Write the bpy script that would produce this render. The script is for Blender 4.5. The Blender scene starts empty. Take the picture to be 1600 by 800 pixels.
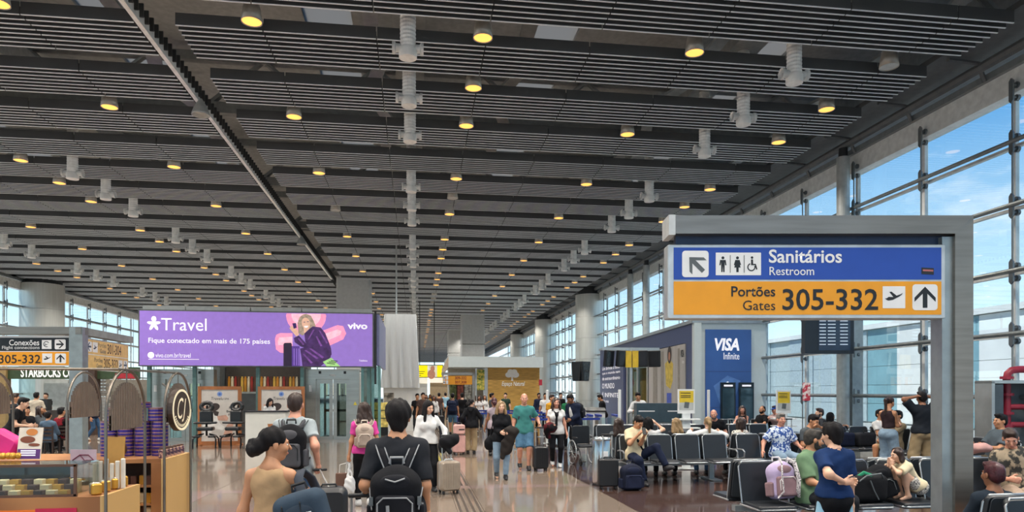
import bpy, bmesh, math, random
import numpy as np
from mathutils import Vector, Matrix, Euler
random.seed(7); rng = np.random.default_rng(7)
SC = bpy.context.scene
COL = SC.collection
PI = math.pi
# ------------------------------------------------------------------ camera
FPX, CH, HY = 1080.0, 1.8, 612.0
TH = math.atan(150.0 / FPX)
CT, ST = math.cos(TH), math.sin(TH)
cam = bpy.data.cameras.new('camera'); camo = bpy.data.objects.new('camera', cam); COL.objects.link(camo)
cam.sensor_width = 36.0; cam.lens = 36.0 * FPX / 1600.0
cam.shift_y = (HY - 400.0) / 1600.0
camo.location = (0, 0, CH); camo.rotation_euler = (PI / 2, 0, -TH)
cam.clip_start = 0.05; cam.clip_end = 600
SC.camera = camo
# ------------------------------------------------------------------ look
SC.view_settings.view_transform = 'Standard'; SC.view_settings.look = 'None'
SC.view_settings.exposure = 0.0; SC.view_settings.gamma = 1.0
SC.view_settings.use_curve_mapping = False
# ------------------------------------------------------------------ sky
wd = bpy.data.worlds.new('sky'); SC.world = wd; wd.use_nodes = True
nt = wd.node_tree; nt.nodes.clear()
def wn(t, **k):
    n = nt.nodes.new(t)
    for a, b in k.items(): setattr(n, a, b)
    return n
tc = wn('ShaderNodeTexCoord'); sp = wn('ShaderNodeSeparateXYZ'); nt.links.new(tc.outputs['Generated'], sp.inputs[0])
rp = wn('ShaderNodeValToRGB'); nt.links.new(sp.outputs['Z'], rp.inputs[0])
e = rp.color_ramp.elements
e[0].position = 0.0; e[0].color = (1.35, 1.5, 1.55, 1)
e[1].position = 0.8; e[1].color = (0.06, 0.22, 0.62, 1)
x = e.new(0.10); x.color = (.85, 1.2, 1.4, 1)
x = e.new(0.33); x.color = (.16, .50, 1.0, 1)
mp = wn('ShaderNodeMapping'); mp.inputs['Scale'].default_value = (1, 1, 3.0); nt.links.new(tc.outputs['Generated'], mp.inputs[0])
nz = wn('ShaderNodeTexNoise'); nz.inputs['Scale'].default_value = 3.2; nz.inputs['Detail'].default_value = 7; nz.inputs['Roughness'].default_value = .6
nt.links.new(mp.outputs[0], nz.inputs[0])
cr = wn('ShaderNodeValToRGB'); nt.links.new(nz.outputs[0], cr.inputs[0])
cr.color_ramp.elements[0].position = .57; cr.color_ramp.elements[1].position = .78
mx = wn('ShaderNodeMix', data_type='RGBA'); nt.links.new(cr.outputs[0], mx.inputs[0])
nt.links.new(rp.outputs[0], mx.inputs[6]); mx.inputs[7].default_value = (1.3, 1.35, 1.4, 1)
bg = wn('ShaderNodeBackground'); bg.inputs['Strength'].default_value = 1.0; nt.links.new(mx.outputs[2], bg.inputs[0])
nt.links.new(bg.outputs[0], wn('ShaderNodeOutputWorld').inputs[0])
# ------------------------------------------------------------------ sun (high, behind the left side of the hall)
sun = bpy.data.lights.new('sun', 'SUN'); sun.energy = 5.5; sun.angle = .009; sun.color = (1, .96, .9)
suno = bpy.data.objects.new('sun', sun); COL.objects.link(suno)
suno.rotation_euler = Vector((.50, .12, -.86)).to_track_quat('-Z', 'Y').to_euler()
LAMP_W = 700.0      # watts of one ceiling downlight
# ------------------------------------------------------------------ picture <-> place helpers
def uf(px): return (px - 800.0) / FPX
def atd(px, d): u = uf(px); return (d * (u * CT + ST), d * (CT - u * ST))
def atY(px, Y): u = uf(px); d = Y / (CT - u * ST); return d * (u * CT + ST), d
def atX(px, X): u = uf(px); d = X / (u * CT + ST); return d * (CT - u * ST), d
def gnd(px, py, z=0.0): return atd(px, (CH - z) * FPX / (py - HY))
def zp(py, d): return CH + (HY - py) * d / FPX
# ------------------------------------------------------------------ materials
def lin(h):
    if not isinstance(h, str): return tuple(h)[:3]
    h = h.lstrip('#'); o = []
    for i in (0, 2, 4):
        c = int(h[i:i + 2], 16) / 255.0
        o.append(c / 12.92 if c <= .04045 else ((c + .055) / 1.055) ** 2.4)
    return tuple(o)
MATS = {}
def M(name, col='#808080', rough=.5, metal=0.0, var=.10, vs=6.0, bump=0.0, bs=40.0, emit=0.0, spec=.5, coat=0.0, stretch=None, col2=None, ramp=(.35, .65), tex='noise'):
    if name in MATS: return MATS[name]
    m = bpy.data.materials.new(name); m.use_nodes = True; MATS[name] = m
    t = m.node_tree; b = t.nodes['Principled BSDF']; c = lin(col)
    b.inputs['Roughness'].default_value = rough; b.inputs['Metallic'].default_value = metal
    b.inputs['Specular IOR Level'].default_value = spec; b.inputs['Coat Weight'].default_value = coat
    tcn = t.nodes.new('ShaderNodeTexCoord'); src = tcn.outputs['Object']
    if stretch:
        mpn = t.nodes.new('ShaderNodeMapping'); mpn.inputs['Scale'].default_value = stretch
        t.links.new(src, mpn.inputs[0]); src = mpn.outputs[0]
    if tex == 'voronoi':
        n = t.nodes.new('ShaderNodeTexVoronoi'); n.inputs['Scale'].default_value = vs; out = n.outputs['Distance']
    elif tex == 'wave':
        n = t.nodes.new('ShaderNodeTexWave'); n.inputs['Scale'].default_value = vs; n.inputs['Distortion'].default_value = 3.0
        n.inputs['Detail'].default_value = 3; out = n.outputs['Fac']
    else:
        n = t.nodes.new('ShaderNodeTexNoise'); n.inputs['Scale'].default_value = vs; n.inputs['Detail'].default_value = 4; out = n.outputs[0]
    t.links.new(src, n.inputs[0])
    r = t.nodes.new('ShaderNodeValToRGB'); t.links.new(out, r.inputs[0])
    c2 = lin(col2) if col2 else tuple(min(1, v * (1 + var)) for v in c)
    c1 = c if col2 else tuple(v * (1 - var) for v in c)
    r.color_ramp.elements[0].position = ramp[0]; r.color_ramp.elements[0].color = (*c1, 1)
    r.color_ramp.elements[1].position = ramp[1]; r.color_ramp.elements[1].color = (*c2, 1)
    t.links.new(r.outputs[0], b.inputs['Base Color'])
    if emit:
        t.links.new(r.outputs[0], b.inputs['Emission Color']); b.inputs['Emission Strength'].default_value = emit
    if bump:
        n2 = t.nodes.new('ShaderNodeTexNoise'); n2.inputs['Scale'].default_value = bs; n2.inputs['Detail'].default_value = 3
        t.links.new(src, n2.inputs[0])
        bn = t.nodes.new('ShaderNodeBump'); bn.inputs['Strength'].default_value = bump; bn.inputs['Distance'].default_value = .01
        t.links.new(n2.outputs[0], bn.inputs['Height']); t.links.new(bn.outputs[0], b.inputs['Normal'])
    return m
def glass_mat(name, tint=(.9, .97, .97), refl=.5, rough=0.0):
    if name in MATS: return MATS[name]
    m = bpy.data.materials.new(name); m.use_nodes = True; MATS[name] = m
    t = m.node_tree; t.nodes.clear()
    tr = t.nodes.new('ShaderNodeBsdfTransparent'); tr.inputs[0].default_value = (*tint, 1)
    gl = t.nodes.new('ShaderNodeBsdfGlossy'); gl.inputs['Roughness'].default_value = rough; gl.inputs[0].default_value = (.9, .95, .95, 1)
    fr = t.nodes.new('ShaderNodeFresnel'); fr.inputs[0].default_value = 1.5
    mu = t.nodes.new('ShaderNodeMath'); mu.operation = 'MULTIPLY'; mu.inputs[1].default_value = refl; t.links.new(fr.outputs[0], mu.inputs[0])
    ms = t.nodes.new('ShaderNodeMixShader'); t.links.new(mu.outputs[0], ms.inputs[0]); t.links.new(tr.outputs[0], ms.inputs[1]); t.links.new(gl.outputs[0], ms.inputs[2])
    t.links.new(ms.outputs[0], t.nodes.new('ShaderNodeOutputMaterial').inputs[0])
    return m
def floor_mat(name, c1, c2, c3, rough):
    m = bpy.data.materials.new(name); m.use_nodes = True; MATS[name] = m
    t = m.node_tree; b = t.nodes['Principled BSDF']
    tcn = t.nodes.new('ShaderNodeTexCoord'); g = t.nodes.new('ShaderNodeNewGeometry')
    n = t.nodes.new('ShaderNodeTexNoise'); n.inputs['Scale'].default_value = 55; n.inputs['Detail'].default_value = 6; n.inputs['Roughness'].default_value = .7
    t.links.new(g.outputs['Position'], n.inputs[0])
    r = t.nodes.new('ShaderNodeValToRGB'); t.links.new(n.outputs[0], r.inputs[0])
    r.color_ramp.elements[0].position = .36; r.color_ramp.elements[0].color = (*lin(c1), 1)
    r.color_ramp.elements[1].position = .66; r.color_ramp.elements[1].color = (*lin(c3), 1)
    x = r.color_ramp.elements.new(.5); x.color = (*lin(c2), 1)
    n2 = t.nodes.new('ShaderNodeTexNoise'); n2.inputs['Scale'].default_value = .35; n2.inputs['Detail'].default_value = 3
    t.links.new(g.outputs['Position'], n2.inputs[0])
    mr = t.nodes.new('ShaderNodeMapRange'); mr.inputs[3].default_value = .80; mr.inputs[4].default_value = 1.12; t.links.new(n2.outputs[0], mr.inputs[0])
    oi = t.nodes.new('ShaderNodeObjectInfo'); m2 = t.nodes.new('ShaderNodeMapRange'); m2.inputs[3].default_value = .90; m2.inputs[4].default_value = 1.08; t.links.new(oi.outputs['Random'], m2.inputs[0])
    mm = t.nodes.new('ShaderNodeMath'); mm.operation = 'MULTIPLY'; t.links.new(mr.outputs[0], mm.inputs[0]); t.links.new(m2.outputs[0], mm.inputs[1])
    vm = t.nodes.new('ShaderNodeVectorMath'); vm.operation = 'SCALE'; t.links.new(r.outputs[0], vm.inputs[0]); t.links.new(mm.outputs[0], vm.inputs['Scale'])
    t.links.new(vm.outputs[0], b.inputs['Base Color'])
    b.inputs['Roughness'].default_value = rough; b.inputs['Specular IOR Level'].default_value = .65
    b.inputs['Coat Weight'].default_value = .35; b.inputs['Coat Roughness'].default_value = .05
    return m
# ------------------------------------------------------------------ mesh building
class MB:
    def __init__(s): s.v = []; s.f = []; s.m = []; s.mi = 0; s.sm = []; s.smooth = False
    def _add(s, vs, fs):
        o = len(s.v); s.v += [tuple(p) for p in vs]
        for q in fs: s.f.append([i + o for i in q]); s.m.append(s.mi); s.sm.append(s.smooth)
    def box(s, c, d, rz=0.0, mat=None):
        x, y, z = (k / 2 for k in d); P = [(-x, -y, -z), (x, -y, -z), (x, y, -z), (-x, y, -z), (-x, -y, z), (x, -y, z), (x, y, z), (-x, y, z)]
        if mat is not None: P = [mat @ Vector(p) for p in P]
        elif rz:
            a, b = math.cos(rz), math.sin(rz); P = [(p[0] * a - p[1] * b, p[0] * b + p[1] * a, p[2]) for p in P]
        s._add([(p[0] + c[0], p[1] + c[1], p[2] + c[2]) for p in P], [(0, 3, 2, 1), (4, 5, 6, 7), (0, 1, 5, 4), (1, 2, 6, 5), (2, 3, 7, 6), (3, 0, 4, 7)])
        return s
    def b2(s, a, b): return s.box([(a[i] + b[i]) / 2 for i in range(3)], [abs(b[i] - a[i]) for i in range(3)])
    def rbox(s, c, d, r=.02, n=3, axis='y', rz=0.0):
        # box with rounded corners in the plane across `axis` and a chamfer on the two faces
        i = 'xyz'.index(axis); a, b = [k for k in range(3) if k != i]
        if axis == 'y': a, b = 0, 2
        hw, hh, hd = d[a] / 2, d[b] / 2, d[i] / 2; ch = min(r * .5, hd * .6); rings = []
        for (dd, ins) in ((-hd, ch), (-hd + ch, 0), (hd - ch, 0), (hd, ch)):
            ring = []
            for (sx, sy, a0) in ((1, 1, 0), (-1, 1, 90), (-1, -1, 180), (1, -1, 270)):
                for k in range(n + 1):
                    t = math.radians(a0 + 90.0 * k / n); p = [0, 0, 0]
                    rr = max(r - ins, .0005); p[a] = sx * (hw - r) + rr * math.cos(t); p[b] = sy * (hh - r) + rr * math.sin(t); p[i] = dd
                    if rz:
                        q = p[0] * math.cos(rz) - p[1] * math.sin(rz), p[0] * math.sin(rz) + p[1] * math.cos(rz); p[0], p[1] = q
                    ring.append([p[q] + c[q] for q in range(3)])
            rings.append(ring)
        s.loft(rings); return s
    def loft(s, rings, cap=True, close=True):
        n = len(rings[0]); vs = [p for r in rings for p in r]; fs = []
        for k in range(len(rings) - 1):
            for j in range(n if close else n - 1):
                a = k * n + j; b = k * n + (j + 1) % n; fs.append((a, b, b + n, a + n))
        s._add(vs, fs)
        if cap:
            sm = s.smooth; s.smooth = False; s._add(rings[0], [tuple(range(n))[::-1]]); s._add(rings[-1], [tuple(range(n))]); s.smooth = sm
        return s
    def tube(s, pts, r, n=8, cap=True, r2=None):
        pts = [Vector(p) for p in pts]; rings = []; N = len(pts); up = None
        for k in range(N):
            t = (pts[min(k + 1, N - 1)] - pts[max(k - 1, 0)]).normalized()
            if up is None:
                up = Vector((0, 0, 1)) if abs(t.z) < .9 else Vector((1, 0, 0))
            u = (up - t * up.dot(t)).normalized(); up = u; w = t.cross(u)
            rr = r[k] if isinstance(r, (list, tuple)) else r
            rb = rr if r2 is None else r2
            rings.append([pts[k] + u * (rr * math.cos(2 * PI * j / n)) + w * (rb * math.sin(2 * PI * j / n)) for j in range(n)])
        s.loft(rings, cap); return s
    def cyl(s, a, b, r, n=16, rb=None): return s.tube([a, b], [r, r if rb is None else rb], n)
    def lathe(s, c, prof, n=20, cap=True):
        s.loft([[(c[0] + r * math.cos(2 * PI * j / n), c[1] + r * math.sin(2 * PI * j / n), c[2] + z) for j in range(n)] for (r, z) in prof], cap); return s
    def prism(s, poly, y0, y1):    # polygon in the x,z plane, pushed along y
        n = len(poly); s._add([(p[0], y0, p[1]) for p in poly] + [(p[0], y1, p[1]) for p in poly],
            [tuple(range(n)), tuple(range(2 * n - 1, n - 1, -1))] + [(k, k + n, (k + 1) % n + n, (k + 1) % n) for k in range(n)]); return s
    def ball(s, c, r, n=12, m=8):
        rr = r if isinstance(r, (tuple, list)) else (r, r, r); rings = []
        for k in range(m + 1):
            a = -PI / 2 + PI * k / m; q = max(math.cos(a), .02)
            rings.append([(c[0] + rr[0] * q * math.cos(2 * PI * j / n), c[1] + rr[1] * q * math.sin(2 * PI * j / n), c[2] + rr[2] * math.sin(a)) for j in range(n)])
        s.loft(rings); return s
    def mesh(s, name):
        me = bpy.data.meshes.new(name); me.from_pydata([tuple(p) for p in s.v], [], s.f)
        if any(s.m): me.polygons.foreach_set('material_index', s.m)
        if any(s.sm): me.polygons.foreach_set('use_smooth', s.sm)
        return me
    def build(s, name, mats, parent=None, loc=None, rot=None):
        me = s.mesh(name)
        for m in (mats if isinstance(mats, (list, tuple)) else [mats]): me.materials.append(m)
        return link(name, me, parent, loc, rot)
def link(name, data, parent=None, loc=None, rot=None):
    o = bpy.data.objects.new(name, data); COL.objects.link(o)
    if parent is not None: o.parent = parent
    if loc is not None: o.location = loc
    if rot is not None: o.rotation_euler = rot
    return o
def tag(o, label, cat, group=None, kind=None):
    o['label'] = label; o['category'] = cat
    if group: o['group'] = group
    if kind: o['kind'] = kind
    return o
def thing(name, label, cat, loc=(0, 0, 0), rz=0.0, group=None, kind=None):
    o = bpy.data.objects.new(name, None); COL.objects.link(o); o.empty_display_size = .1
    o.location = loc; o.rotation_euler = (0, 0, rz)
    return tag(o, label, cat, group, kind)
def copy_tree(o, parent=None):
    c = o.copy(); COL.objects.link(c); c.parent = parent
    for ch in o.children: copy_tree(ch, c)
    return c
def text(s, box, mat, parent, y=-.004, bold=0.0, name='lettering', fit='both', align='c', ext=.001, rot=None, loc=None, shear=0.0):
    """flat lettering in the x,z plane of its parent, facing -y, filling box = (x0, z0, x1, z1)"""
    cu = bpy.data.curves.new(name, 'FONT'); cu.body = s; cu.size = 1.0; cu.offset = bold; cu.extrude = 0.0; cu.shear = shear; cu.resolution_u = 3
    to = bpy.data.objects.new(name, cu)
    me = bpy.data.meshes.new_from_object(to)
    bpy.data.objects.remove(to); bpy.data.curves.remove(cu)
    n = len(me.vertices); co = np.empty(n * 3, np.float32); me.vertices.foreach_get('co', co); co = co.reshape(-1, 3)
    lo, hi = co.min(0), co.max(0); w, h = hi[0] - lo[0], hi[1] - lo[1]
    bw, bh = box[2] - box[0], box[3] - box[1]; sx, sz = bw / w, bh / h
    if fit == 'h': sx = min(sz, bw / w)
    if fit == 'w': sz = sx
    q = np.zeros_like(co); tw = w * sx
    x0 = box[0] if align == 'l' else (box[2] - tw if align == 'r' else (box[0] + box[2] - tw) / 2)
    q[:, 0] = (co[:, 0] - lo[0]) * sx + x0; q[:, 2] = (co[:, 1] - lo[1]) * sz + box[1]; q[:, 1] = y
    me.vertices.foreach_set('co', q.ravel()); me.materials.clear(); me.materials.append(mat)
    return link(name, me, parent, loc, rot)
def flat(polys, y, mat, parent, name='print', th=.0008):
    """thin flat print made of polygons in the parent's x,z plane"""
    b = MB()
    for k, p in enumerate(polys): b.prism(p, y - .00015 * k, y + th)
    return b.build(name, mat, parent)
def ellip(cx, cz, rx, rz, n=20, a0=0, a1=2 * PI, rot=0.0):
    o = []
    for k in range(n):
        t = a0 + (a1 - a0) * k / (n if abs(a1 - a0) > 6.28 else n - 1); x, z = rx * math.cos(t), rz * math.sin(t)
        o.append((cx + x * math.cos(rot) - z * math.sin(rot), cz + x * math.sin(rot) + z * math.cos(rot)))
    return o
def rrect(x0, z0, x1, z1, r, n=4):
    o = []
    for (cx, cz, a) in ((x1 - r, z1 - r, 0), (x0 + r, z1 - r, 90), (x0 + r, z0 + r, 180), (x1 - r, z0 + r, 270)):
        for k in range(n + 1): t = math.radians(a + 90 * k / n); o.append((cx + r * math.cos(t), cz + r * math.sin(t)))
    return o
STEEL = M('brushed_steel', '#b4b4ae', .28, .9, var=.06, vs=3, stretch=(1, 1, 40))
ALU = M('aluminium', '#b9bdbd', .35, .7, var=.05)
DARK = M('dark_metal', '#2a2c2e', .45, .3)
BLACK = M('black_plastic', '#141517', .45)
WHITE = M('white_paint', '#e4e6e4', .5, var=.03)
GREY = M('grey_paint', '#8e9494', .5, var=.05)
# ================================================================== the hall
XR, XL = 12.3, -23.6         # glass walls
ZC = 8.55                    # underside of the ceiling slats
ROW, Y0 = 2.2, 13.1          # ceiling band pitch and the band that the nearest lamps hang in
FY0, FY1 = -16.0, 150.0
F_TAN = floor_mat('polished_tan_granite', '#5f5248', '#8c7c6e', '#ae9e90', .10)
F_BRN = floor_mat('polished_brown_granite', '#2e211d', '#4a3833', '#6a544c', .10)
F_PNK = floor_mat('polished_pink_granite', '#76615c', '#9a8580', '#b6a39c', .12)
fl = MB().b2((XL - .6, FY0, -.30), (XR + .6, FY1, -.014)).build('floor', M('floor_joint', '#4a3f38', .6))
tag(fl, 'polished tan and brown granite floor of the departure hall', 'floor', kind='structure')
XB = 3.3
def slab(x0, x1, y0, y1, m, name='floor_slab', pre=None):
    g = .004
    b = MB().b2((x0 + g, y0 + g, -.02), (x1 - g, y1 - g, 0.0))
    return b.build(name, m, fl)
xs_t = [-12.0, -9.9, -7.8, -5.7, -3.6, -1.5, .62, 1.02, 3.3]
ys_t = [3.0, 6.0, 9.0, 12.85, 13.2, 16.5, 19.8, 23.1, 26.4, 30, 34, 38]
for j in range(len(ys_t) - 1):
    for i in range(len(xs_t) - 1):
        m = F_TAN
        if 12 < ys_t[j] < 13 or xs_t[i] < -5 and j in (1, 2): m = F_PNK
        slab(xs_t[i], xs_t[i + 1], ys_t[j], ys_t[j + 1], m)
    for x0, x1 in ((3.3, 6.3), (6.3, 9.3), (9.3, XR)): slab(x0, x1, ys_t[j], ys_t[j + 1], F_BRN)
for (x0, x1, y0, y1, m) in ((XL, -12, 3, 38, F_TAN), (XL, XB, 38, FY1, F_TAN), (XB, XR, 38, FY1, F_TAN), (XL, XR, FY0, 3, F_TAN)):
    slab(x0, x1, y0, y1, m, 'floor_field')
RIB = M('tactile_rib', '#3a3028', .5)
for k in range(4):
    x = .67 + .10 * k
    for (ya, yb) in ((3.2, 12.8), (13.25, 34)): MB().b2((x - .018, ya, 0), (x + .018, yb, .006)).build('tactile_rib', RIB, fl)
# ------------------------------------------------------------------ roof deck and trusses over the slats
roof = MB()
FILL_STRIPS = (-15.0, -7.6, -2.2, 3.6, 9.6); xx = [XL - 1] + [v for q in FILL_STRIPS for v in (q - .6, q + .6)] + [XR + 1.2]
for k in range(0, len(xx), 2): roof.b2((xx[k], FY0 + 2, 11.2), (xx[k + 1], FY1, 11.4))
roof = roof.build('roof', M('roof_deck', '#a4a7a6', .7))
opal = bpy.data.materials.new('opal_fill_strip'); opal.use_nodes = True; ot = opal.node_tree; ot.nodes.clear()
otr = ot.nodes.new('ShaderNodeBsdfTranslucent'); otr.inputs[0].default_value = (.34, .33, .31, 1); ot.links.new(otr.outputs[0], ot.nodes.new('ShaderNodeOutputMaterial').inputs[0])
for q in FILL_STRIPS: MB().b2((q - .6, FY0 + 2, 11.28), (q + .6, FY1, 11.30)).build('added_skylight', opal, roof)  # invented translucent strips, added to bring daylight in above the slats
tag(roof, 'grey roof deck above the slatted ceiling', 'roof', kind='structure')
TR = M('roof_steel', '#8d9190', .5, .2)
for k in range(17):
    y = 6.4 + k * 6.6
    b = MB().b2((XL, y - .12, 9.3), (XR, y + .12, 9.6)).b2((XL, y - .1, 10.7), (XR, y + .1, 10.95))
    for i in range(12):
        xa = XL + i * 3.0; b.tube([(xa, y, 9.5), (xa + 1.5, y, 10.8), (xa + 3.0, y, 9.5)], .09, 6)
    b.build('roof_truss', TR, roof)
DU = M('roof_duct', '#a9adab', .4, .4)
for x in (-17.8, -10.0, -.15, 7.6):
    MB().b2((x - .35, FY0 + 3, 9.75), (x + .35, 110, 10.4)).build('air_duct', DU, roof)
for k in range(30):
    y = 5 + k * 2.2
    for x in (-14.5, -5.8, -.9, 2.3, 6.4, 10.3):
        b = MB(); b.box((x, y + .4, 9.25), (.3, 1.3, .07), rz=.25 * ((k % 3) - 1)); b.build('hanger_bracket', DU, roof)
# ------------------------------------------------------------------ slatted ceiling
SL = M('slat_grey', '#4d5052', .5, .15, var=.08, vs=1.2)
LIP = M('slat_edge_lit_tone', '#dfe6ea', .4, .0, var=.06, vs=2)  # pale colour puts the floor's bounce light into the slat undersides
cl = MB()
for k in range(-4, 56):
    y = Y0 + k * ROW + .55
    cl.b2((XL + .3, y + .64, ZC + .24), (-5.1, y + .72, ZC + .30)).b2((-4.5, y + .64, ZC + .24), (10.9, y + .72, ZC + .30))
ceil_o = cl.build('ceiling', M('slat_carrier', '#5a5d5e', .5, .3))
tag(ceil_o, 'dark grey slatted metal ceiling with slat edges coloured as if lit', 'ceiling', kind='structure')
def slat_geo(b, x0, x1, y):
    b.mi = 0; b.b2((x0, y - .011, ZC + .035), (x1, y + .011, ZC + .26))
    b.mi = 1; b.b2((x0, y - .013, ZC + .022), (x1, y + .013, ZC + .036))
SEAMS = [1.35 + 2.1 * i for i in range(-12, 5)]
def spans():
    out = []
    s = [x for x in SEAMS if x < -5.1 - .3] + [-5.12]
    s = [XL + .3] + s; out += list(zip(s[:-1], s[1:]))
    t = [-4.42] + [x for x in SEAMS if x > -4.0] + [10.9]; out += list(zip(t[:-1], t[1:]))
    return out
NS, SP = 8, .178
rest = MB(); near = []; slat_mesh = {}
for k in range(-5, 58):
    for j in range(NS):
        y = Y0 + k * ROW + .42 + j * SP
        if y > 138: continue
        for (x0, x1) in spans():
            g = .012; xa, xb = x0 + g, x1 - g
            d = (xa + xb) / 2 * ST + y * CT
            # which slats show largest: nearest bands in front of the lens
            px = 800 + FPX * (((xa + xb) / 2) * CT - y * ST) / max(d, .1); py = HY - FPX * (ZC - CH) / max(d, .1)
            if y > 9 and -60 < px < 1660 and -30 < py: near.append((y, xa, xb))
            else: slat_geo(rest, xa, xb, y)
near.sort()
for (y, xa, xb) in near[300:]: slat_geo(rest, xa, xb, y)
for (y, xa, xb) in near[:300]:
    L = round(xb - xa, 3)
    if L not in slat_mesh:
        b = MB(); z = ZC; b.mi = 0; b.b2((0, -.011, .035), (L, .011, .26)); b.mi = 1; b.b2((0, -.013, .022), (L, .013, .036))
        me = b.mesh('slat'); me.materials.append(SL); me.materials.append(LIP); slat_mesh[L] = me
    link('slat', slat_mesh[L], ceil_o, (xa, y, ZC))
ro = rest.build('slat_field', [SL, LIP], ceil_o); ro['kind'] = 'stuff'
# bright rail and dark slot along the middle of the hall
MB().b2((-5.06, FY0 + 4, ZC - .03), (-4.97, 42.5, ZC + .16)).build('centre_rail', M('rail_alu', '#e4e6e4', .4, .2), ceil_o)
b = MB()
for k in range(-4, 20):
    for j in range(9): b.b2((-4.98, Y0 + k * ROW + j * .245, ZC + .05), (-4.90, Y0 + k * ROW + j * .245 + .03, ZC + .30))
b.build('rail_bracket', M('slot_dark', '#3a3c3c', .5, .3), ceil_o)['kind'] = 'stuff'
# ------------------------------------------------------------------ ceiling downlights
LG = M('lamp_glow', '#ffb455', .5, emit=1.7, var=.02)
LH = M('lamp_housing', '#a8a49a', .4, .5); LOFF = M('lamp_lens_off', '#a9aba8', .3)
def lamp_proto(on):
    r = thing('ceiling_downlight', '', 'ceiling light')
    b = MB(); b.smooth = True; b.lathe((0, 0, 0), [(.085, .42), (.12, .40), (.165, .20), (.19, .0), (.178, .0), (.165, .03)], 20, cap=False); b.build('housing', LH, r)
    b = MB(); b.lathe((0, 0, 0), [(.172, .012), (.172, .03)], 20); b.build('lens', LG if on else LOFF, r)
    b = MB(); b.cyl((0, 0, .40), (0, 0, .75), .02, 6); b.build('stem', DARK, r)
    return r
lp_on, lp_off = lamp_proto(True), lamp_proto(False)
spd = bpy.data.lights.new('downlight_beam', 'SPOT'); spd.energy = LAMP_W; spd.spot_size = math.radians(125); spd.spot_blend = .6; spd.color = (1.0, .93, .84); spd.shadow_soft_size = .15
LROWS = {-19.8: 'trip', -15.6: 'even', -11.4: 'trip', -7.18: 'even', -2.96: 'even', 1.26: 'trip', 5.48: 'even', 9.7: 'trip'}
OFF = {(1.26, 5), (9.7, 0), (1.26, 16), (1.26, 17), (1.26, 18), (-2.96, 6)}
used = [0, 0]
for X, kind in LROWS.items():
    for k in range(-6, 44):
        if kind == 'trip' and k % 4 == 3 or kind == 'even' and k % 2: continue
        y = Y0 + k * ROW; on = (X, k) not in OFF
        if k >= -1:
            src = lp_on if on else lp_off; i = 0 if on else 1
            o = src if not used[i] else copy_tree(src); used[i] = 1
            o.location = (X, y, ZC - .03)
            row = {-19.8: 'row along the glass wall behind the coffee shop', -15.6: 'row over the coffee shop fascia', -11.4: 'row between the coffee shop and the billboard', -7.18: 'row over the billboard side of the bright centre rail', -2.96: 'row between the bright centre rail and the walkway nozzles', 1.26: 'row between the walkway nozzles and the waiting seats', 5.48: 'row over the edge of the waiting seats', 9.7: 'row along the glass wall by the waiting seats'}[X]
            if on: tag(o, 'lit amber ceiling downlight in the ' + row, 'ceiling light', 'lit downlights, ' + row)
            else: tag(o, 'unlit grey ceiling downlight in the ' + row, 'ceiling light', 'unlit downlights, ' + row)
        if on and k <= 42 and (k <= 16 or k % 2 == 0):
            s = bpy.data.objects.new('downlight_beam', spd); COL.objects.link(s); s.location = (X, y, ZC - .08)
# ------------------------------------------------------------------ air nozzles: ribbed white drums with side outlets
DW = M('duct_white', '#eceeeb', .45, .0); DR = M('duct_outlet', '#d0d3d2', .4, .1)
def duct_proto():
    r = thing('air_nozzle', 'ribbed white air nozzle drum with two side outlets below the ceiling', 'air vent', group='white air nozzles under the ceiling')
    prof = [(.02, -.62)]
    for k in range(23): prof += [(.142, -.47 + k * .075), (.150, -.47 + k * .075 + .03), (.142, -.47 + k * .075 + .06)]
    b = MB(); b.lathe((0, 0, 0), [(.142, -.47)] + prof[2:], 20); b.build('drum', DW, r)
    b = MB(); b.smooth = True; b.lathe((0, 0, 0), [(.165, -.52), (.168, -.50), (.168, -.36), (.15, -.33)], 24); b.build('bottom_cap', DW, r)
    for s in (-1, 1):
        b = MB(); b.smooth = False; b.lathe((0, 0, 0), [(.08, .10), (.08, .22), (.115, .24), (.115, .29), (.098, .29), (.08, .26), (.02, .26)], 16, cap=False)
        b.v = [(s * p[2], p[0], p[1] - .34) for p in b.v]; b.build('outlet', DR, r)
    return r
dp = duct_proto(); first = True
for X in (-17.8, -10.0, -.15, 7.6):
    for k in range(0, 40):
        if k % 4 == 3: continue
        o = dp if first else copy_tree(dp); first = False
        o.location = (X, Y0 + k * ROW, ZC + .02)
        row = {-17.8: 'line over the coffee shop fascia', -10.0: 'line between the coffee shop and the billboard', -.15: 'line over the middle of the walkway', 7.6: 'line over the waiting seats'}[X]
        tag(o, 'ribbed white air nozzle in the ' + row, 'air vent', 'air nozzles, ' + row)
# closed soffit between the slat ends and the head of the glass walls
SOF = M('soffit_grey', '#5b5f60', .6, .1)
for (x0, x1, side) in ((10.95, XR + .3, 1), (XL - .3, XL + .35, -1)):
    MB().b2((x0, FY0, ZC + .30), (x1, FY1, ZC + .42)).build('soffit', SOF, ceil_o)
    for k in range(26):
        y = Y0 + k * ROW - 2 * ROW; a = x0 + .1
        if side > 0: MB().tube([(a, y, ZC + .22), (XR - .5, y + .05, ZC + .20), (XR - .3, y + .1, ZC - .15)], .05, 6).build('edge_strut', SOF, ceil_o)
    MB().cyl(((x0 + x1) / 2 + .1 * side, FY0, ZC + .12), ((x0 + x1) / 2 + .1 * side, FY1, ZC + .12), .11, 8).build('edge_pipe', SOF, ceil_o)
for (xa, xb) in ((XR + .95, XR + 1.05), (XL - .9, XL - .8)): MB().b2((xa, FY0 + 2, ZC + .3), (xb, FY1, 11.2)).build('plenum_wall', M('plenum_grey', '#9da2a3', .6), ceil_o)
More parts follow.
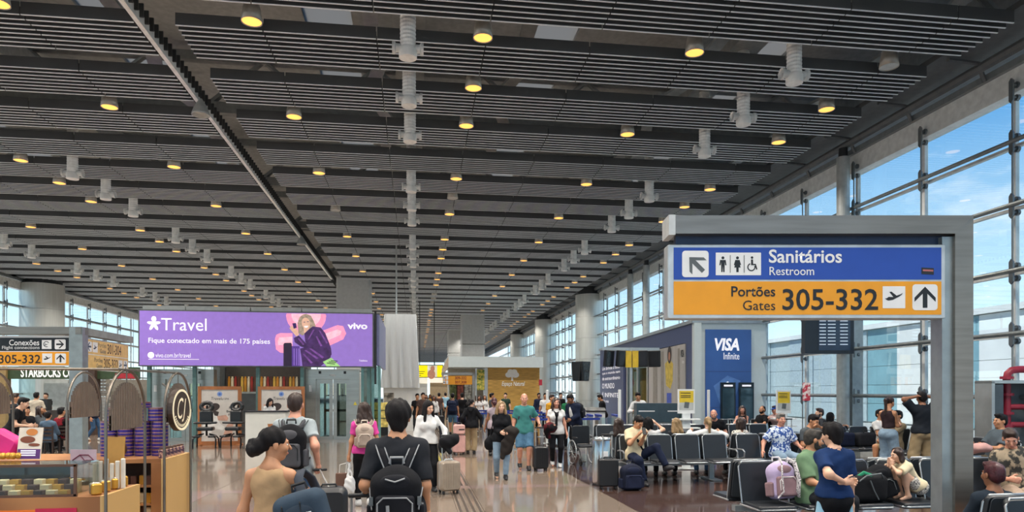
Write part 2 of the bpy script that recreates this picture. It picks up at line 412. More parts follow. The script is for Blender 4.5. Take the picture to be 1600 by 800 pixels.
# two bell loudspeakers / bell lamps on the centre rail
for (px, py) in ((324, 165), (481, 378)):
    d = (ZC - CH - .05) * FPX / (HY - py + 8); X, Y = atd(px, d)
    r = thing('bell_lamp', ('unlit grey' if px < 400 else 'glowing') + ' bell shaped lamp hanging under the bright ceiling rail', 'ceiling light', (-4.9, Y, ZC - .02))
    b = MB(); b.smooth = True; b.lathe((0, 0, 0), [(.03, .0), (.06, -.05), (.14, -.18), (.19, -.33), (.20, -.38), (.185, -.38), (.13, -.2)], 18, cap=False); b.build('shade', M('bell_grey', '#a3a7a5', .4, .4), r)
    MB().lathe((0, 0, 0), [(.15, -.30), (.15, -.28)], 18).build('lens', LOFF if px < 400 else LG, r)
    MB().cyl((0, 0, -.02), (0, 0, .12), .02, 8).build('stem', DARK, r)
# ------------------------------------------------------------------ glass walls
GL = glass_mat('wall_glass', (.96, .99, .99), .2)
FR = M('frame_white_grey', '#d6d9d6', .4, .1); FRD = M('frame_grey', '#7d8384', .4, .3); CLAMP = M('clamp_grey', '#6f7577', .35, .5)
RZ = [.35, 1.67, 2.96, 4.24, 5.58, 6.87, 7.92]
def glass_wall(name, X, side, ys, label, skip=lambda y: False):
    w = MB().b2((X - .12, FY0, -.02), (X + .12, FY1, .30)).b2((X - .16, FY0, 7.92), (X + .16, FY1, 8.42)).build(name, FR)
    tag(w, label, 'wall', kind='structure')
    MB().b2((X - .22 * side - .05, FY0, 8.42), (X - .22 * side + .05, FY1, 8.56)).build('wall_head_rail', FRD, w)
    mul = MB().b2((-.045, -.05, .3), (.045, .05, 7.92)).mesh('mullion'); mul.materials.append(FR)
    rod = MB().cyl((0, 0, .3), (0, 0, 7.92), .018, 8).mesh('tension_rod'); rod.materials.append(FRD)
    cb = MB()
    cb.prism([(-.05, -.20), (0, -.26), (.05, -.20), (.05, .20), (0, .26), (-.05, .20)], -.02, .02)
    for z in (-.13, .13): cb.cyl((0, 0, z), (0, .16, z), .03, 8).cyl((0, .10, z), (0, .16, z), .065, 10)
    cm = cb.mesh('clamp'); cm.materials.append(CLAMP)
    for i, y in enumerate(ys):
        link('mullion', mul, w, (X, y, 0)); link('tension_rod', rod, w, (X - side * .28, y - .22, 0))
        for z in RZ[1:]:
            if y < 60: link('clamp', cm, w, (X - side * .30, y - .22, z), (0, 0, side * -PI / 2))
        if i + 1 < len(ys):
            y1 = ys[i + 1]
            for a, c in zip([.3] + RZ[1:-1], RZ[1:]):
                MB().b2((X - .006, y + .05, a + .03), (X + .006, y1 - .05, c - .03)).build('glass_pane', GL, w)
    for z in RZ[1:-1]:
        b = MB(); b.b2((X - .05, FY0, z - .03), (X + .05, FY1, z + .03)); b.build('transom', FR, w)
        b = MB(); b.cyl((X - side * .30, FY0, z + .02), (X - side * .30, FY1, z + .02), .05, 8); b.build('transom_tube', FRD, w)
    return w
ysr = [-8 + 2.57 * i for i in range(0, 40)]; off = 12.75 - min(ysr, key=lambda v: abs(v - 12.75)); ysr = [v + off for v in ysr]
wr = glass_wall('wall_right', XR, 1, ysr, 'tall glazed wall beside the waiting seats with rails and spider clamps')
wl = glass_wall('wall_left', XL, -1, ysr, 'tall glazed wall behind the coffee shop')
# slim round posts beside the right glass
PT = M('post_grey', '#a5aaa9', .35, .3)
tubes = [17.75, 34.3, 37.0]
for i, y in enumerate(tubes):
    r = thing('slim_column', ['slim round grey column beside the flight screen', 'slim round grey column above the blue pod roof', 'second slim round grey column above the blue pod roof'][i], 'column', (11.75, y, 0))
    MB().cyl((0, 0, 0), (0, 0, 8.3), .17, 20).build('shaft', PT, r); MB().cyl((0, 0, 8.05), (0, 0, 8.55), .12, 12).build('head', DARK, r)
    MB().box((0, 0, .02), (.5, .5, .04)).build('base_plate', PT, r)
    if i == 0: MB().b2((.20, -.12, 0), (.52, .12, 5.4)).build('flat_pilaster', M('pilaster_grey', '#9aa3a4', .4, .2), r)
# big round steel columns
CS = M('column_steel', '#c6c8c3', .3, .45, var=.05, vs=2, stretch=(6, 6, .3))
def column(X, Y, D, top, label):
    r = thing('round_column', label, 'column', (X, Y, 0))
    hs = [0, 1.2, 2.6, 4.0, 5.4, 6.8, top]
    for a, c in zip(hs[:-1], hs[1:]):
        b = MB(); b.smooth = True; b.cyl((0, 0, a + .006), (0, 0, c - .006), D / 2, 40); b.build('cladding_ring', CS, r)
    MB().cyl((0, 0, top - .02), (0, 0, ZC + .3), D / 2 - .12, 24).build('neck', DARK, r)
column(12.0 - .3, 45.8, 1.95, 8.35, 'brushed steel round column at the end of the blue pod')
column(11.75, 62.3, 1.95, 8.35, 'brushed steel round column behind the natural food shop')
column(11.75, 78.8, 1.95, 8.35, 'farthest brushed steel round column beyond the natural food shop')
X, Y = atd(66, 42.4); column(X, Y, 2.35, 8.35, 'brushed steel round column above the coffee shop')
# square columns in the middle
SQ = M('column_panel_grey', '#babdbc', .45, .15, var=.05)
def sqcol(px, d, w, label, z=ZC + .2):
    X, Y = atd(px, d); r = thing('square_column', label, 'column', (X, Y, 0))
    for a, c in ((0, 3), (3, 6), (6, z)):
        MB().rbox((0, 0, (a + c) / 2), (w, w, c - a - .02), .12, 3, axis='z').build('cladding_panel', SQ, r)
sqcol(554, 42.6, 2.0, 'square grey column standing behind the purple billboard')
sqcol(738, 62.0, 2.05, 'wide square grey column above the natural food shop')
sqcol(714, 77.0, 2.05, 'narrow looking square grey column farther down the hall')
# far end of the hall
b = MB().b2((XL - .3, 128, 7.2), (XR + .3, 128.4, 11)).b2((XL - .3, 128, 0), (XR + .3, 128.4, .5)).build('wall_far', M('far_wall', '#c2c6c6', .6)); tag(b, 'distant glazed end wall of the hall', 'wall', kind='structure')
for k in range(13):
    x = XL + k * 3.0; MB().b2((x - .08, 128.1, .5), (x + .08, 128.3, 7.2)).build('mullion', FR, b)
    if k < 12: MB().b2((x + .08, 128.19, .5), (x + 2.92, 128.2, 7.2)).build('glass_pane', GL, b)
# ------------------------------------------------------------------ outside: apron and pale cargo building
b = MB().b2((-200, -120, -1.2), (220, 260, -.35)).build('ground', M('apron_concrete', '#a8aaa6', .8, vs=.3)); tag(b, 'pale concrete apron outside the glass', 'ground', kind='structure')
r = thing('pale_building', 'long white panelled building outside the glass beside the waiting seats', 'building', (31.0, 0, -.35))
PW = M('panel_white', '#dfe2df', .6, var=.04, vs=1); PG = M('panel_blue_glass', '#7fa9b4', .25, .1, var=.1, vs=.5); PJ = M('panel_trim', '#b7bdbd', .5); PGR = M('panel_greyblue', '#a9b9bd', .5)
MB().b2((.1, -30, 0), (8, 120, 6.5)).build('core', PJ, r)
y = -22.0; i = 0
while y < 110:
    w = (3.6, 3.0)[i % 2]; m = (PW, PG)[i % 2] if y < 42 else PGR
    for k in range(5):
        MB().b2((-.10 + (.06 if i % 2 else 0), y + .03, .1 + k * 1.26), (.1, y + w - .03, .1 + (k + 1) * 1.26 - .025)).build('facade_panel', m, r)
    y += w; i += 1
MB().b2((-.3, -30, 6.42), (8.2, 120, 6.75)).build('parapet', PW, r)
r = thing('far_office_building', 'grey office block outside the glass behind the coffee shop', 'building', (-52, 60, -.35))
MB().b2((-10, -14, 0), (0, 14, 10.5)).build('block', M('office_grey', '#8d9192', .7), r)
for k in range(7): MB().b2((0, -12 + k * 3.6, 3), (.1, -10 + k * 3.6, 9)).build('window', PG, r)
ORD = 'first second third fourth fifth sixth seventh eighth ninth tenth eleventh twelfth thirteenth fourteenth fifteenth sixteenth seventeenth eighteenth nineteenth twentieth twenty-first twenty-second'.split()
# ================================================================== signs
BLUE = M('sign_blue', '#2048a4', .35, var=.03); AMBER = M('sign_amber', '#e59a12', .35, var=.03); SWHITE = M('sign_white', '#e3e4e4', .4, var=.02)
SBLK = M('sign_black', '#16181c', .4, var=.02); NAVY = M('sign_backing', '#1c3152', .4); SGRY = M('sign_grey', '#5c6264', .4)
STEELW = M('sign_steel', '#8f867d', .30, .85, var=.10, vs=1.5, stretch=(1, 1, 12))
def arrow(cx, cz, s, ang):
    p = [(-.5, -.02), (0, .5), (.5, -.02), (.5, -.22), (.11, .17), (.11, -.5), (-.11, -.5), (-.11, .17), (-.5, -.22)]
    c, q = math.cos(ang), math.sin(ang)
    return [(cx + s * (x * c - z * q), cz + s * (x * q + z * c)) for x, z in p]
def plane_icon(cx, cz, s):
    p = [(-.48, -.12), (-.40, -.14), (-.28, -.05), (-.02, -.06), (-.24, .22), (-.12, .24), (.16, .02), (.40, .10), (.50, .17), (.46, .08), (.30, -.04), (-.05, -.22), (-.30, -.26), (-.42, -.20)]
    return [(cx + s * x, cz + s * z) for x, z in p]
def man_icon(cx, cz, s, skirt=False):
    body = [(-.17, .24), (.17, .24), (.22, -.08), (.14, -.08), (.11, .12), (.1, -.5), (.02, -.5), (0, -.1), (-.02, -.5), (-.1, -.5), (-.11, .12), (-.14, -.08), (-.22, -.08)]
    if skirt: body = [(-.13, .24), (.13, .24), (.22, -.06), (.16, -.07), (.11, .12), (.19, -.22), (.07, -.22), (.07, -.5), (-.07, -.5), (-.07, -.22), (-.19, -.22), (-.11, .12), (-.16, -.07), (-.22, -.06)]
    return [[(cx + s * x, cz + s * z) for x, z in body], ellip(cx, cz + s * .37, s * .09, s * .09, 12)]
def wheel_icon(cx, cz, s):
    ring = ellip(cx - .04 * s, cz - .2 * s, .26 * s, .26 * s, 14, math.radians(110), math.radians(380)) + ellip(cx - .04 * s, cz - .2 * s, .19 * s, .19 * s, 14, math.radians(380), math.radians(110))
    return [ring, ellip(cx, cz + .40 * s, .08 * s, .08 * s, 12), [(cx + s * x, cz + s * z) for x, z in ((-.06, .28), (.06, .28), (.07, .0), (.24, .0), (.34, -.34), (.26, -.36), (.18, -.08), (-.06, -.08))]]
# ---- the big hanging direction sign
d = 6.6; s = d / FPX; p0 = 1490
X, Y = atd(p0, d)
r = thing('direction_sign', 'large blue and amber restroom and gates sign on a steel post', 'sign', (X, Y, 0), -TH)
lx = lambda px: (px - p0) * s
lz = lambda py: zp(py, d)
MB().b2((lx(1482), -.10, 0), (lx(1510), .16, lz(341))).build('post', STEELW, r)
MB().b2((lx(1466), -.06, 0), (lx(1482), .12, lz(372))).build('post_channel', M('channel_grey', '#9aa3a5', .35, .6), r)
MB().prism([(lx(1042), lz(341)), (lx(1510), lz(341)), (lx(1482), lz(369)), (lx(1042), lz(369))], -.11, .17).build('top_beam', STEELW, r)
MB().b2((lx(1041), -.115, lz(371)), (lx(1051), .175, lz(340))).build('beam_end_cap', M('end_cap', '#c7c9c8', .4, .2), r)
MB().b2((lx(1056), .0, lz(487)), (lx(1475), .08, lz(369))).build('backing', NAVY, r)
body = MB().rbox(((lx(1041) + lx(1471)) / 2, .02, (lz(384) + lz(499)) / 2), (lx(1471) - lx(1041), .17, lz(384) - lz(499)), .015, 2, axis='y').build('sign_case', M('case_alu', '#c3c7c8', .35, .5), r)
yf = -.0665
flat([[(lx(1050), lz(438.6)), (lx(1464), lz(438.6)), (lx(1464), lz(389)), (lx(1050), lz(389))]], yf - .002, BLUE, body, 'blue_panel')
flat([[(lx(1050), lz(493)), (lx(1464), lz(493)), (lx(1464), lz(441.5)), (lx(1050), lz(441.5))]], yf - .002, AMBER, body, 'amber_panel')
y1 = yf - .0035
flat([rrect(lx(1063), lz(435), lx(1104), lz(394), .03), rrect(lx(1115), lz(432), lx(1185), lz(397), .004)], y1, SWHITE, body, 'pictogram_ground')
flat([rrect(lx(1373), lz(483), lx(1408), lz(449), .004), rrect(lx(1419), lz(486), lx(1458), lz(446), .03)], y1, SWHITE, body, 'pictogram_ground')
y2 = y1 - .0012
flat([arrow(lx(1085), lz(415), .19, PI / 4)], y2, SGRY, body, 'arrow')
flat(man_icon(lx(1126), lz(414.5), .155) + man_icon(lx(1148.5), lz(414.5), .155, True) + wheel_icon(lx(1171), lz(414.5), .15) + [rrect(lx(1137), lz(428), lx(1137.8), lz(401), .001), rrect(lx(1158.5), lz(428), lx(1159.3), lz(401), .001)], y2, SBLK, body, 'pictogram')
flat([plane_icon(lx(1390), lz(464), .17), arrow(lx(1438.5), lz(466), .20, 0)], y2, SBLK, body, 'pictogram')
text('Sanitários', (lx(1197), lz(413), lx(1310), lz(392)), SWHITE, body, y2, bold=.018)
text('Restroom', (lx(1198), lz(432), lx(1267), lz(419)), SWHITE, body, y2, bold=.004)
text('Portões', (lx(1139), lz(465), lx(1207), lz(449)), SBLK, body, y2, bold=.014)
text('Gates', (lx(1157), lz(486), lx(1207), lz(471)), SBLK, body, y2)
text('305-332', (lx(1218), lz(486), lx(1366), lz(453)), SBLK, body, y2, bold=.012)
flat([[(lx(1433), lz(430)), (lx(1452), lz(431)), (lx(1452), lz(421)), (lx(1433), lz(420))]], y2, DARK, body, 'sticker')
flat([[(lx(1435), lz(425.6)), (lx(1451), lz(426.4)), (lx(1451), lz(423.8)), (lx(1435), lz(423))]], y2 - .001, M('sticker_red', '#b06868', .5), body, 'sticker_band')
# ---- corner sign left: a face towards the lens and one along the hall
d = 15.8; s = d / FPX; p0 = 123
X, Y = atd(p0, d)
r = thing('direction_sign', 'steel framed corner sign with black connections panel beside the coffee shop', 'sign', (X, Y, 0), 0)
K = M('sign_coal', '#14181d', .4)
MB().b2((-.14, -.14, 0), (.14, .14, zp(512, d))).build('post', M('post_steel', '#8d9696', .35, .5), r)
a = MB(); a.b2((-2.6, -.14, zp(523, d)), (.14, .14, zp(511.5, d))); a.build('top_beam', STEELW, r, rot=(0, 0, -TH))
MB().b2((-.12, .1, zp(523, d)), (.12, 2.75, zp(511.5, d))).build('side_beam', M('side_beam_grey', '#8f9292', .6, .2), r)
w = link('front_panel', MB().b2((-2.5, -.05, zp(572, d)), (-.17, .05, zp(525, d))).mesh('front_panel'), r, rot=(0, 0, -TH)); w.data.materials.append(SWHITE)
lx = lambda px: (px - p0) * s
lz = lambda py: zp(py, d)
q = lambda px0, py0, px1, py1: [(lx(px0), lz(py1)), (lx(px1), lz(py1)), (lx(px1), lz(py0)), (lx(px0), lz(py0))]
flat([q(-48, 528, 110, 548.6)], -.054, K, w, 'black_panel'); flat([q(-48, 550, 110, 570.5)], -.054, AMBER, w, 'amber_panel')
flat([rrect(lx(88), lz(546), lx(105), lz(530.5), .03), q(68, 531.5, 83, 545.5), rrect(lx(88.5), lz(568), lx(105.5), lz(552.5), .03), q(68.5, 552.5, 84, 567)], -.0555, SWHITE, w, 'pictogram_ground')
flat([arrow(lx(96.5), lz(538.3), .18, -PI / 2), arrow(lx(97), lz(560), .18, 0), plane_icon(lx(76), lz(559.5), .17)], -.0568, SBLK, w, 'pictogram')
flat([ellip(lx(75), lz(538), .07, .07, 14, .5, 5.2) + ellip(lx(75), lz(538), .05, .05, 14, 5.2, .5), plane_icon(lx(74), lz(538.5), .11)], -.0568, SGRY, w, 'pictogram')
text('Conexões', (lx(17), lz(540), lx(64), lz(531)), SWHITE, w, -.0568, bold=.012)
text('Flight connections', (lx(6), lz(547.2), lx(64.5), lz(540.8)), SWHITE, w, -.0568)
text('305-332', (lx(1), lz(568), lx(66), lz(554.5)), SBLK, w, -.0568, bold=.012)
PALE = M('sign_pale_amber', '#e0bb72', .35)
w = link('side_panel', MB().b2((.15, -.05, zp(577, d)), (2.62, .05, zp(527, d))).mesh('side_panel'), r, rot=(0, 0, PI / 2)); w.data.materials.append(SWHITE)
z0, z1 = zp(577, d), zp(527, d); zm = (z0 + z1) / 2
flat([[(.18, z0 + .02), (2.6, z0 + .02), (2.6, zm - .01), (.18, zm - .01)], [(.18, zm + .01), (2.6, zm + .01), (2.6, z1 - .02), (.18, z1 - .02)]], -.054, PALE, w, 'amber_panel')
flat([rrect(.25, zm + .06, .52, zm + .30, .03), rrect(.56, zm + .06, .82, zm + .30, .01), rrect(2.0, z0 + .06, 2.24, z0 + .30, .01), rrect(2.3, z0 + .06, 2.55, z0 + .30, .03)], -.0555, SWHITE, w, 'pictogram_ground')
flat([arrow(.385, zm + .18, .2, PI / 2), plane_icon(.69, zm + .18, .2), plane_icon(2.12, z0 + .18, .2), arrow(2.42, z0 + .18, .2, -PI / 2)], -.057, M('sign_slate', '#31485c', .4), w, 'pictogram')
for (zz, a, c) in ((zm, 1.35, '301-304'), (z0, 1.15, '305-332')):
    text(c, (a, zz + .06, a + .80, zz + .30), SBLK, w, -.057)
    text('Portões', (a - .50, zz + .20, a - .08, zz + .30), SGRY, w, -.057); text('Gates', (a - .40, zz + .06, a - .08, zz + .16), SGRY, w, -.057)
# ================================================================== billboard, lifts and spa corner
YB = 25.7
XC = atY(400, YB)[0]
r = thing('billboard', 'long purple travel advertisement board with a smiling woman and suitcase', 'billboard', (XC, YB, 0))
fx = lambda px: atY(px, YB)[0] - XC
dB = atY(400, YB)[1]
fz = lambda py: zp(py, dB)
PUR = M('ad_purple', '#9273c9', .45, emit=.36, var=.03); ADW = M('ad_white', '#f4f2f8', .5, emit=.45, var=.01)
case = MB().b2((fx(216), 0, fz(573)), (fx(584), .45, fz(486))).build('case', M('billboard_case', '#5d6164', .5, .3), r)
flat([[(fx(218), fz(571.5)), (fx(582), fz(571.5)), (fx(582), fz(488)), (fx(218), fz(488))]], -.004, PUR, case, 'purple_print')
for (a, c) in ((222, 288), (290, 390), (392, 470), (472, 580)): MB().b2((fx(a), .05, fz(486)), (fx(c), .4, fz(480))).build('top_trunking', GREY, r)
text('Travel', (fx(252), fz(518), fx(323), fz(499)), ADW, case, -.009)
text('vivo', (fx(543), fz(512.5), fx(574), fz(502.5)), ADW, case, -.009, bold=.03)
text('Fique conectado em mais de 175 países', (fx(232), fz(539.5), fx(422), fz(529.5)), ADW, case, -.009, bold=.008)
text('vivo.com.br/travel', (fx(243), fz(559.5), fx(298), fz(552.5)), ADW, case, -.009)
text('Telefónica', (fx(561), fz(564), fx(574), fz(561)), ADW, case, -.009)
flat([ellip(fx(236), fz(556), .11, .11)], -.009, ADW, case, 'link_mark')
flat([[(fx(232), fz(562.6)), (fx(311), fz(562.6)), (fx(311), fz(561.8)), (fx(232), fz(561.8))]], -.009, ADW, case, 'small_print')
c0, h0 = fx(240.5), fz(508)
star = [ellip(c0, h0 + .17, .085, .10, 14)] + [ellip(c0 + a, h0 + b_, .135, .055, 14, rot=t) for a, b_, t in ((-.09, .03, -.15), (.09, .03, .15), (-.065, -.10, 1.05), (.065, -.10, -1.05))]
flat(star, -.009, ADW, case, 'logo_figure')
PK = M('ad_pink', '#f49ac0', .5, emit=.4); PK2 = M('ad_pink_light', '#fbc0d4', .5, emit=.4); ADD = M('ad_dress', '#4a2a68', .5, emit=.12, var=.35, vs=5); ADS = M('ad_case', '#3a2466', .5, emit=.15); SKA = M('ad_skin', '#e0b49c', .5, emit=.35); HRA = M('ad_hair', '#a89484', .5, emit=.3, var=.3, vs=9); ADG = M('ad_green', '#a9dc8c', .5, emit=.3)
top = fz(489)
ap = lambda L: [(fx(406 + X_ * .148), fz(470 + Y_ * .148)) for X_, Y_ in L]
clipt = lambda L: [(p[0], min(p[1], top)) for p in L]
flat([clipt(ellip(fx(478.5), fz(492), .70, .66, 28)), ap([(160, 400), (175, 355), (215, 338), (345, 338), (345, 560), (215, 545), (170, 510)]), ap([(650, 312), (820, 246), (880, 256), (912, 335), (880, 398), (735, 468)])], -.0058, PK, case, 'pink_print')
flat([clipt(ellip(fx(478.5), fz(490), .52, .48, 26)), ap([(190, 420), (205, 385), (345, 375), (345, 460), (195, 465)]), ap([(672, 345), (820, 292), (862, 310), (850, 350), (700, 418)])], -.0068, PK2, case, 'pink_highlight')
flat([ap([(398, 230), (418, 168), (455, 138), (495, 130), (540, 150), (572, 210), (592, 262), (540, 275), (500, 330), (450, 362), (408, 335)])], -.0074, HRA, case, 'hair_print')
flat([[(p[0], p[1]) for p in ellip(*ap([(487, 232)])[0], .145, .21, 18, rot=.15)], ap([(312, 285), (335, 258), (395, 300), (416, 355), (385, 372), (345, 325)]), ap([(462, 280), (520, 275), (515, 320), (470, 335)])], -.0079, SKA, case, 'face_print')
for (X_, Y_, w_) in ((470, 218, .035), (508, 214, .035)): flat([ellip(*ap([(X_, Y_)])[0], w_, .012, 10)], -.0083, ADD, case, 'eye_print')
flat([ap([(465, 262), (512, 256), (500, 276), (478, 278)])], -.0083, ADW, case, 'smile_print')
flat([ap([(470, 340), (520, 292), (560, 262), (640, 272), (690, 330), (735, 445), (752, 500), (758, 560), (735, 600), (640, 560), (540, 500), (480, 430)]), ap([(358, 388), (412, 362), (485, 440), (560, 480), (500, 500), (430, 478), (368, 432)])], -.0083, ADD, case, 'jacket_print')
AD2 = M('ad_dress_light', '#7a4a9c', .5, emit=.2, var=.3, vs=6)
flat([ap([(425, 500), (520, 475), (640, 505), (752, 585), (700, 640), (640, 688), (450, 688), (440, 600)])], -.0091, ADD, case, 'trousers_print')
for L in ([(560, 300), (580, 295), (520, 400), (505, 405)], [(620, 300), (640, 310), (720, 440), (700, 445)], [(590, 370), (605, 365), (660, 470), (640, 475)], [(470, 520), (490, 515), (620, 600), (600, 612)], [(520, 500), (545, 498), (680, 590), (660, 605)], [(455, 560), (470, 556), (560, 650), (540, 660)], [(400, 395), (412, 385), (470, 455), (455, 462)]): flat([ap(L)], -.0097, AD2, case, 'fold_print')
flat([ap([(250, 455), (262, 442), (330, 440), (338, 455), (340, 688), (250, 688)])], -.0087, M('ad_case_dark', '#2c1c3c', .5, emit=.08), case, 'suitcase_print')
flat([ap([(338, 475), (420, 475), (424, 688), (338, 688)])], -.0091, M('ad_case_purple', '#5a3a98', .5, emit=.2), case, 'suitcase_side_print')
for X_ in (358, 385, 408): flat([ap([(X_, 500), (X_ + 8, 500), (X_ + 8, 680), (X_, 680)])], -.0097, PUR, case, 'suitcase_rib_print')
flat([ap([(343, 233), (382, 229), (390, 280), (358, 290)])], -.0091, ADS, case, 'phone_print')
flat([ap([(665, 640), (755, 595), (850, 688), (705, 688)])], -.0097, ADG, case, 'shoe_print')
for k in range(3): flat([ap([(705 + 22 * k, 648 - 12 * k), (790 + 14 * k, 660 - 16 * k), (795 + 14 * k, 668 - 16 * k), (708 + 22 * k, 656 - 12 * k)])], -.0103, SBLK, case, 'shoe_stripe_print')
MB().b2((fx(585), .0, fz(600)), (fx(588), .12, fz(484))).build('corner_trim', DARK, r)
sd = MB().b2((fx(588), .1, fz(570)), (fx(588) + .10, 5.5, fz(488))).build('side_face', M('ad_side', '#6b6f93', .4, emit=.05), r)
for px in (228, 300, 400, 470, 575): MB().b2((fx(px) - .06, .25, 0), (fx(px) + .06, .40, fz(573))).build('support_post', M('green_steel', '#5f7f7c', .4, .3), r)
# lifts
LS = M('lift_steel', '#a3a59f', .3, .75, var=.08, vs=1, stretch=(1, 1, 8)); LGL = glass_mat('lift_glass', (.42, .50, .48), .8)
GR = M('teal_glass_edge', '#6f9b97', .25, .2)
YE = 26.5
def lift(pa, pb, da, db, label):
    xc = atY((pa + pb) / 2, YE)[0]; dd = atY((pa + pb) / 2, YE)[1]
    fx = lambda px: atY(px, YE)[0] - xc
    fz = lambda py: max(zp(py, dd), 0)
    r = thing('lift', label, 'lift', (xc, YE, 0))
    zt, zd = fz(577), fz(592.5)
    MB().b2((fx(pa), 0, 0), (fx(da), .4, zt)).b2((fx(db), 0, 0), (fx(pb), .4, zt)).b2((fx(da), 0, zd), (fx(db), .4, zt)).build('portal', LS, r)
    m = (fx(da) + fx(db)) / 2
    for (a, c) in ((fx(da), m - .008), (m + .008, fx(db))):
        dr = MB(); e = .13
        dr.b2((a, .12, 0), (a + e, .18, zd)).b2((c - e, .12, 0), (c, .18, zd)).b2((a + e, .12, zd - .16), (c - e, .18, zd)).b2((a + e, .12, 0), (c - e, .18, .12))
        do = dr.build('door', LS, r); MB().b2((a + e, .14, .12), (c - e, .155, zd - .16)).build('door_glass', LGL, do)
    for px in (pa + 22, pb - 22): MB().b2((fx(px) - .045, -.03, fz(584)), (fx(px) + .045, 0, fz(580))).build('sensor', BLACK, r)
    MB().b2((m - .1, -.015, fz(588)), (m + .1, 0, fz(585))).build('floor_display', WHITE, r)
    MB().b2((fx(pa + 5) , -.02, fz(612)), (fx(pa + 9), 0, fz(602))).build('call_panel', SWHITE, r)
    x = fx(pb - 6); MB().b2((x - .12, -.015, fz(642)), (x + .12, 0, fz(620))).build('service_panel', LS, r)
    flat([[(x - .07, fz(633)), (x + .07, fz(633)), (x, fz(627.5))]], -.018, M('warn_yellow', '#d8c23a', .5), r, 'warning_triangle')
    # cabin seen through the door glass: rear frame, hand rail and tube lights
    cb = MB(); z2 = zd - .1; a, c = fx(da) + .05, fx(db) - .05
    cb.b2((a, 1.9, 0), (a + .08, 1.98, z2)).b2((c - .08, 1.9, 0), (c, 1.98, z2)).b2((a, 1.9, 1.0), (c, 1.98, 1.1)).b2((a, 1.9, 1.62), (c, 1.96, 1.68)).b2((a, .5, 0), (c, 1.95, .06)).b2((m - .05, 1.9, 0), (m + .05, 1.96, z2))
    cb.build('cabin', M('cabin_grey', '#6f7776', .5), r)
    for k in range(4):
        x = fx(da) + (fx(db) - fx(da)) * (.2 + .2 * k); MB().b2((x - .025, 1.2, z2 - .5), (x + .025, 1.25, z2 - .05)).build('tube_light', M('tube_glow', '#fff3d8', .5, emit=1.2), r)
    return r
lift(478, 561, 493.5, 546, 'grey steel lift with glazed double doors below the billboard')
lift(236, 334, 258, 318, 'grey steel lift behind the round chocolate logo sign')
# glass corner of the lift shaft
r = thing('shaft_corner', 'green tinted glass corner of the lift shaft', 'glass screen', (atY(575, 26.3)[0], 26.3, 0))
for dx in (-.20, .18, .42): MB().b2((dx - .05, -.05, 0), (dx + .05, .05, 2.75)).build('glass_fin', GR, r)
MB().b2((-.15, -.01, .05), (.13, .01, 2.75)).b2((.22, -.01, .05), (.38, .01, 2.75)).build('pane', LGL, r)
# dark shop recess with coloured bottles
YS = 29.0; xa, xb = atY(332, YS)[0], atY(480, YS)[0]
hw = (xb - xa) / 2
r = MB().b2((xa, YS + 1.0, 0), (xb, YS + 1.1, 3.6)).build('wall_shop', M('recess_dark', '#4a4743', .6)); tag(r, 'dark recessed shop wall under the purple billboard', 'wall', kind='structure')
for x0 in (xa, xb - .25): MB().b2((x0, YS + .1, 0), (x0 + .25, YS + 1.0, 3.4)).build('pillar', M('recess_grey', '#5f6668', .5), r)
MB().b2((xa + .3, YS - .3, 2.9), (xb - .3, YS - .1, 3.2)).build('fascia', M('fascia_red', '#8f3b34', .5), r)
r = thing('shop_cabinet', 'grey shop cabinet with a pale bottle shelf below the billboard', 'cabinet', ((xa + xb) / 2, YS, 0))
MB().b2((-hw + .3, .3, 1.72), (hw - .3, .9, 1.8)).build('shelf', M('shelf_pale', '#cfd2cc', .5), r); MB().b2((-hw + .3, .25, .0), (hw - .3, .95, 1.72)).build('carcass', M('cab_grey', '#54595b', .5), r)
BC = [M('box_%s' % n, c, .4) for n, c in (('amber', '#c98a2c'), ('ivory', '#dccfae'), ('red', '#9c3228'), ('brown', '#5c3724'), ('gold', '#d8b04c'))]
for k in range(22):
    o = MB().b2((-.045, -.05, 0), (.045, .05, .55)).b2((-.03, -.03, .55), (.03, .03, .62)).build('boxed_bottle', BC[k % 5]); o.location = ((xa + xb) / 2 - hw + .5 + k * (2 * hw - 1.0) / 21, YS + .55, 1.8)
    tag(o, '%s boxed bottle, %s from the spa poster end of the shop shelf' % (('amber', 'ivory', 'red', 'brown', 'gold')[k % 5], ORD[k]), 'bottle', 'boxed bottles on the shop shelf')
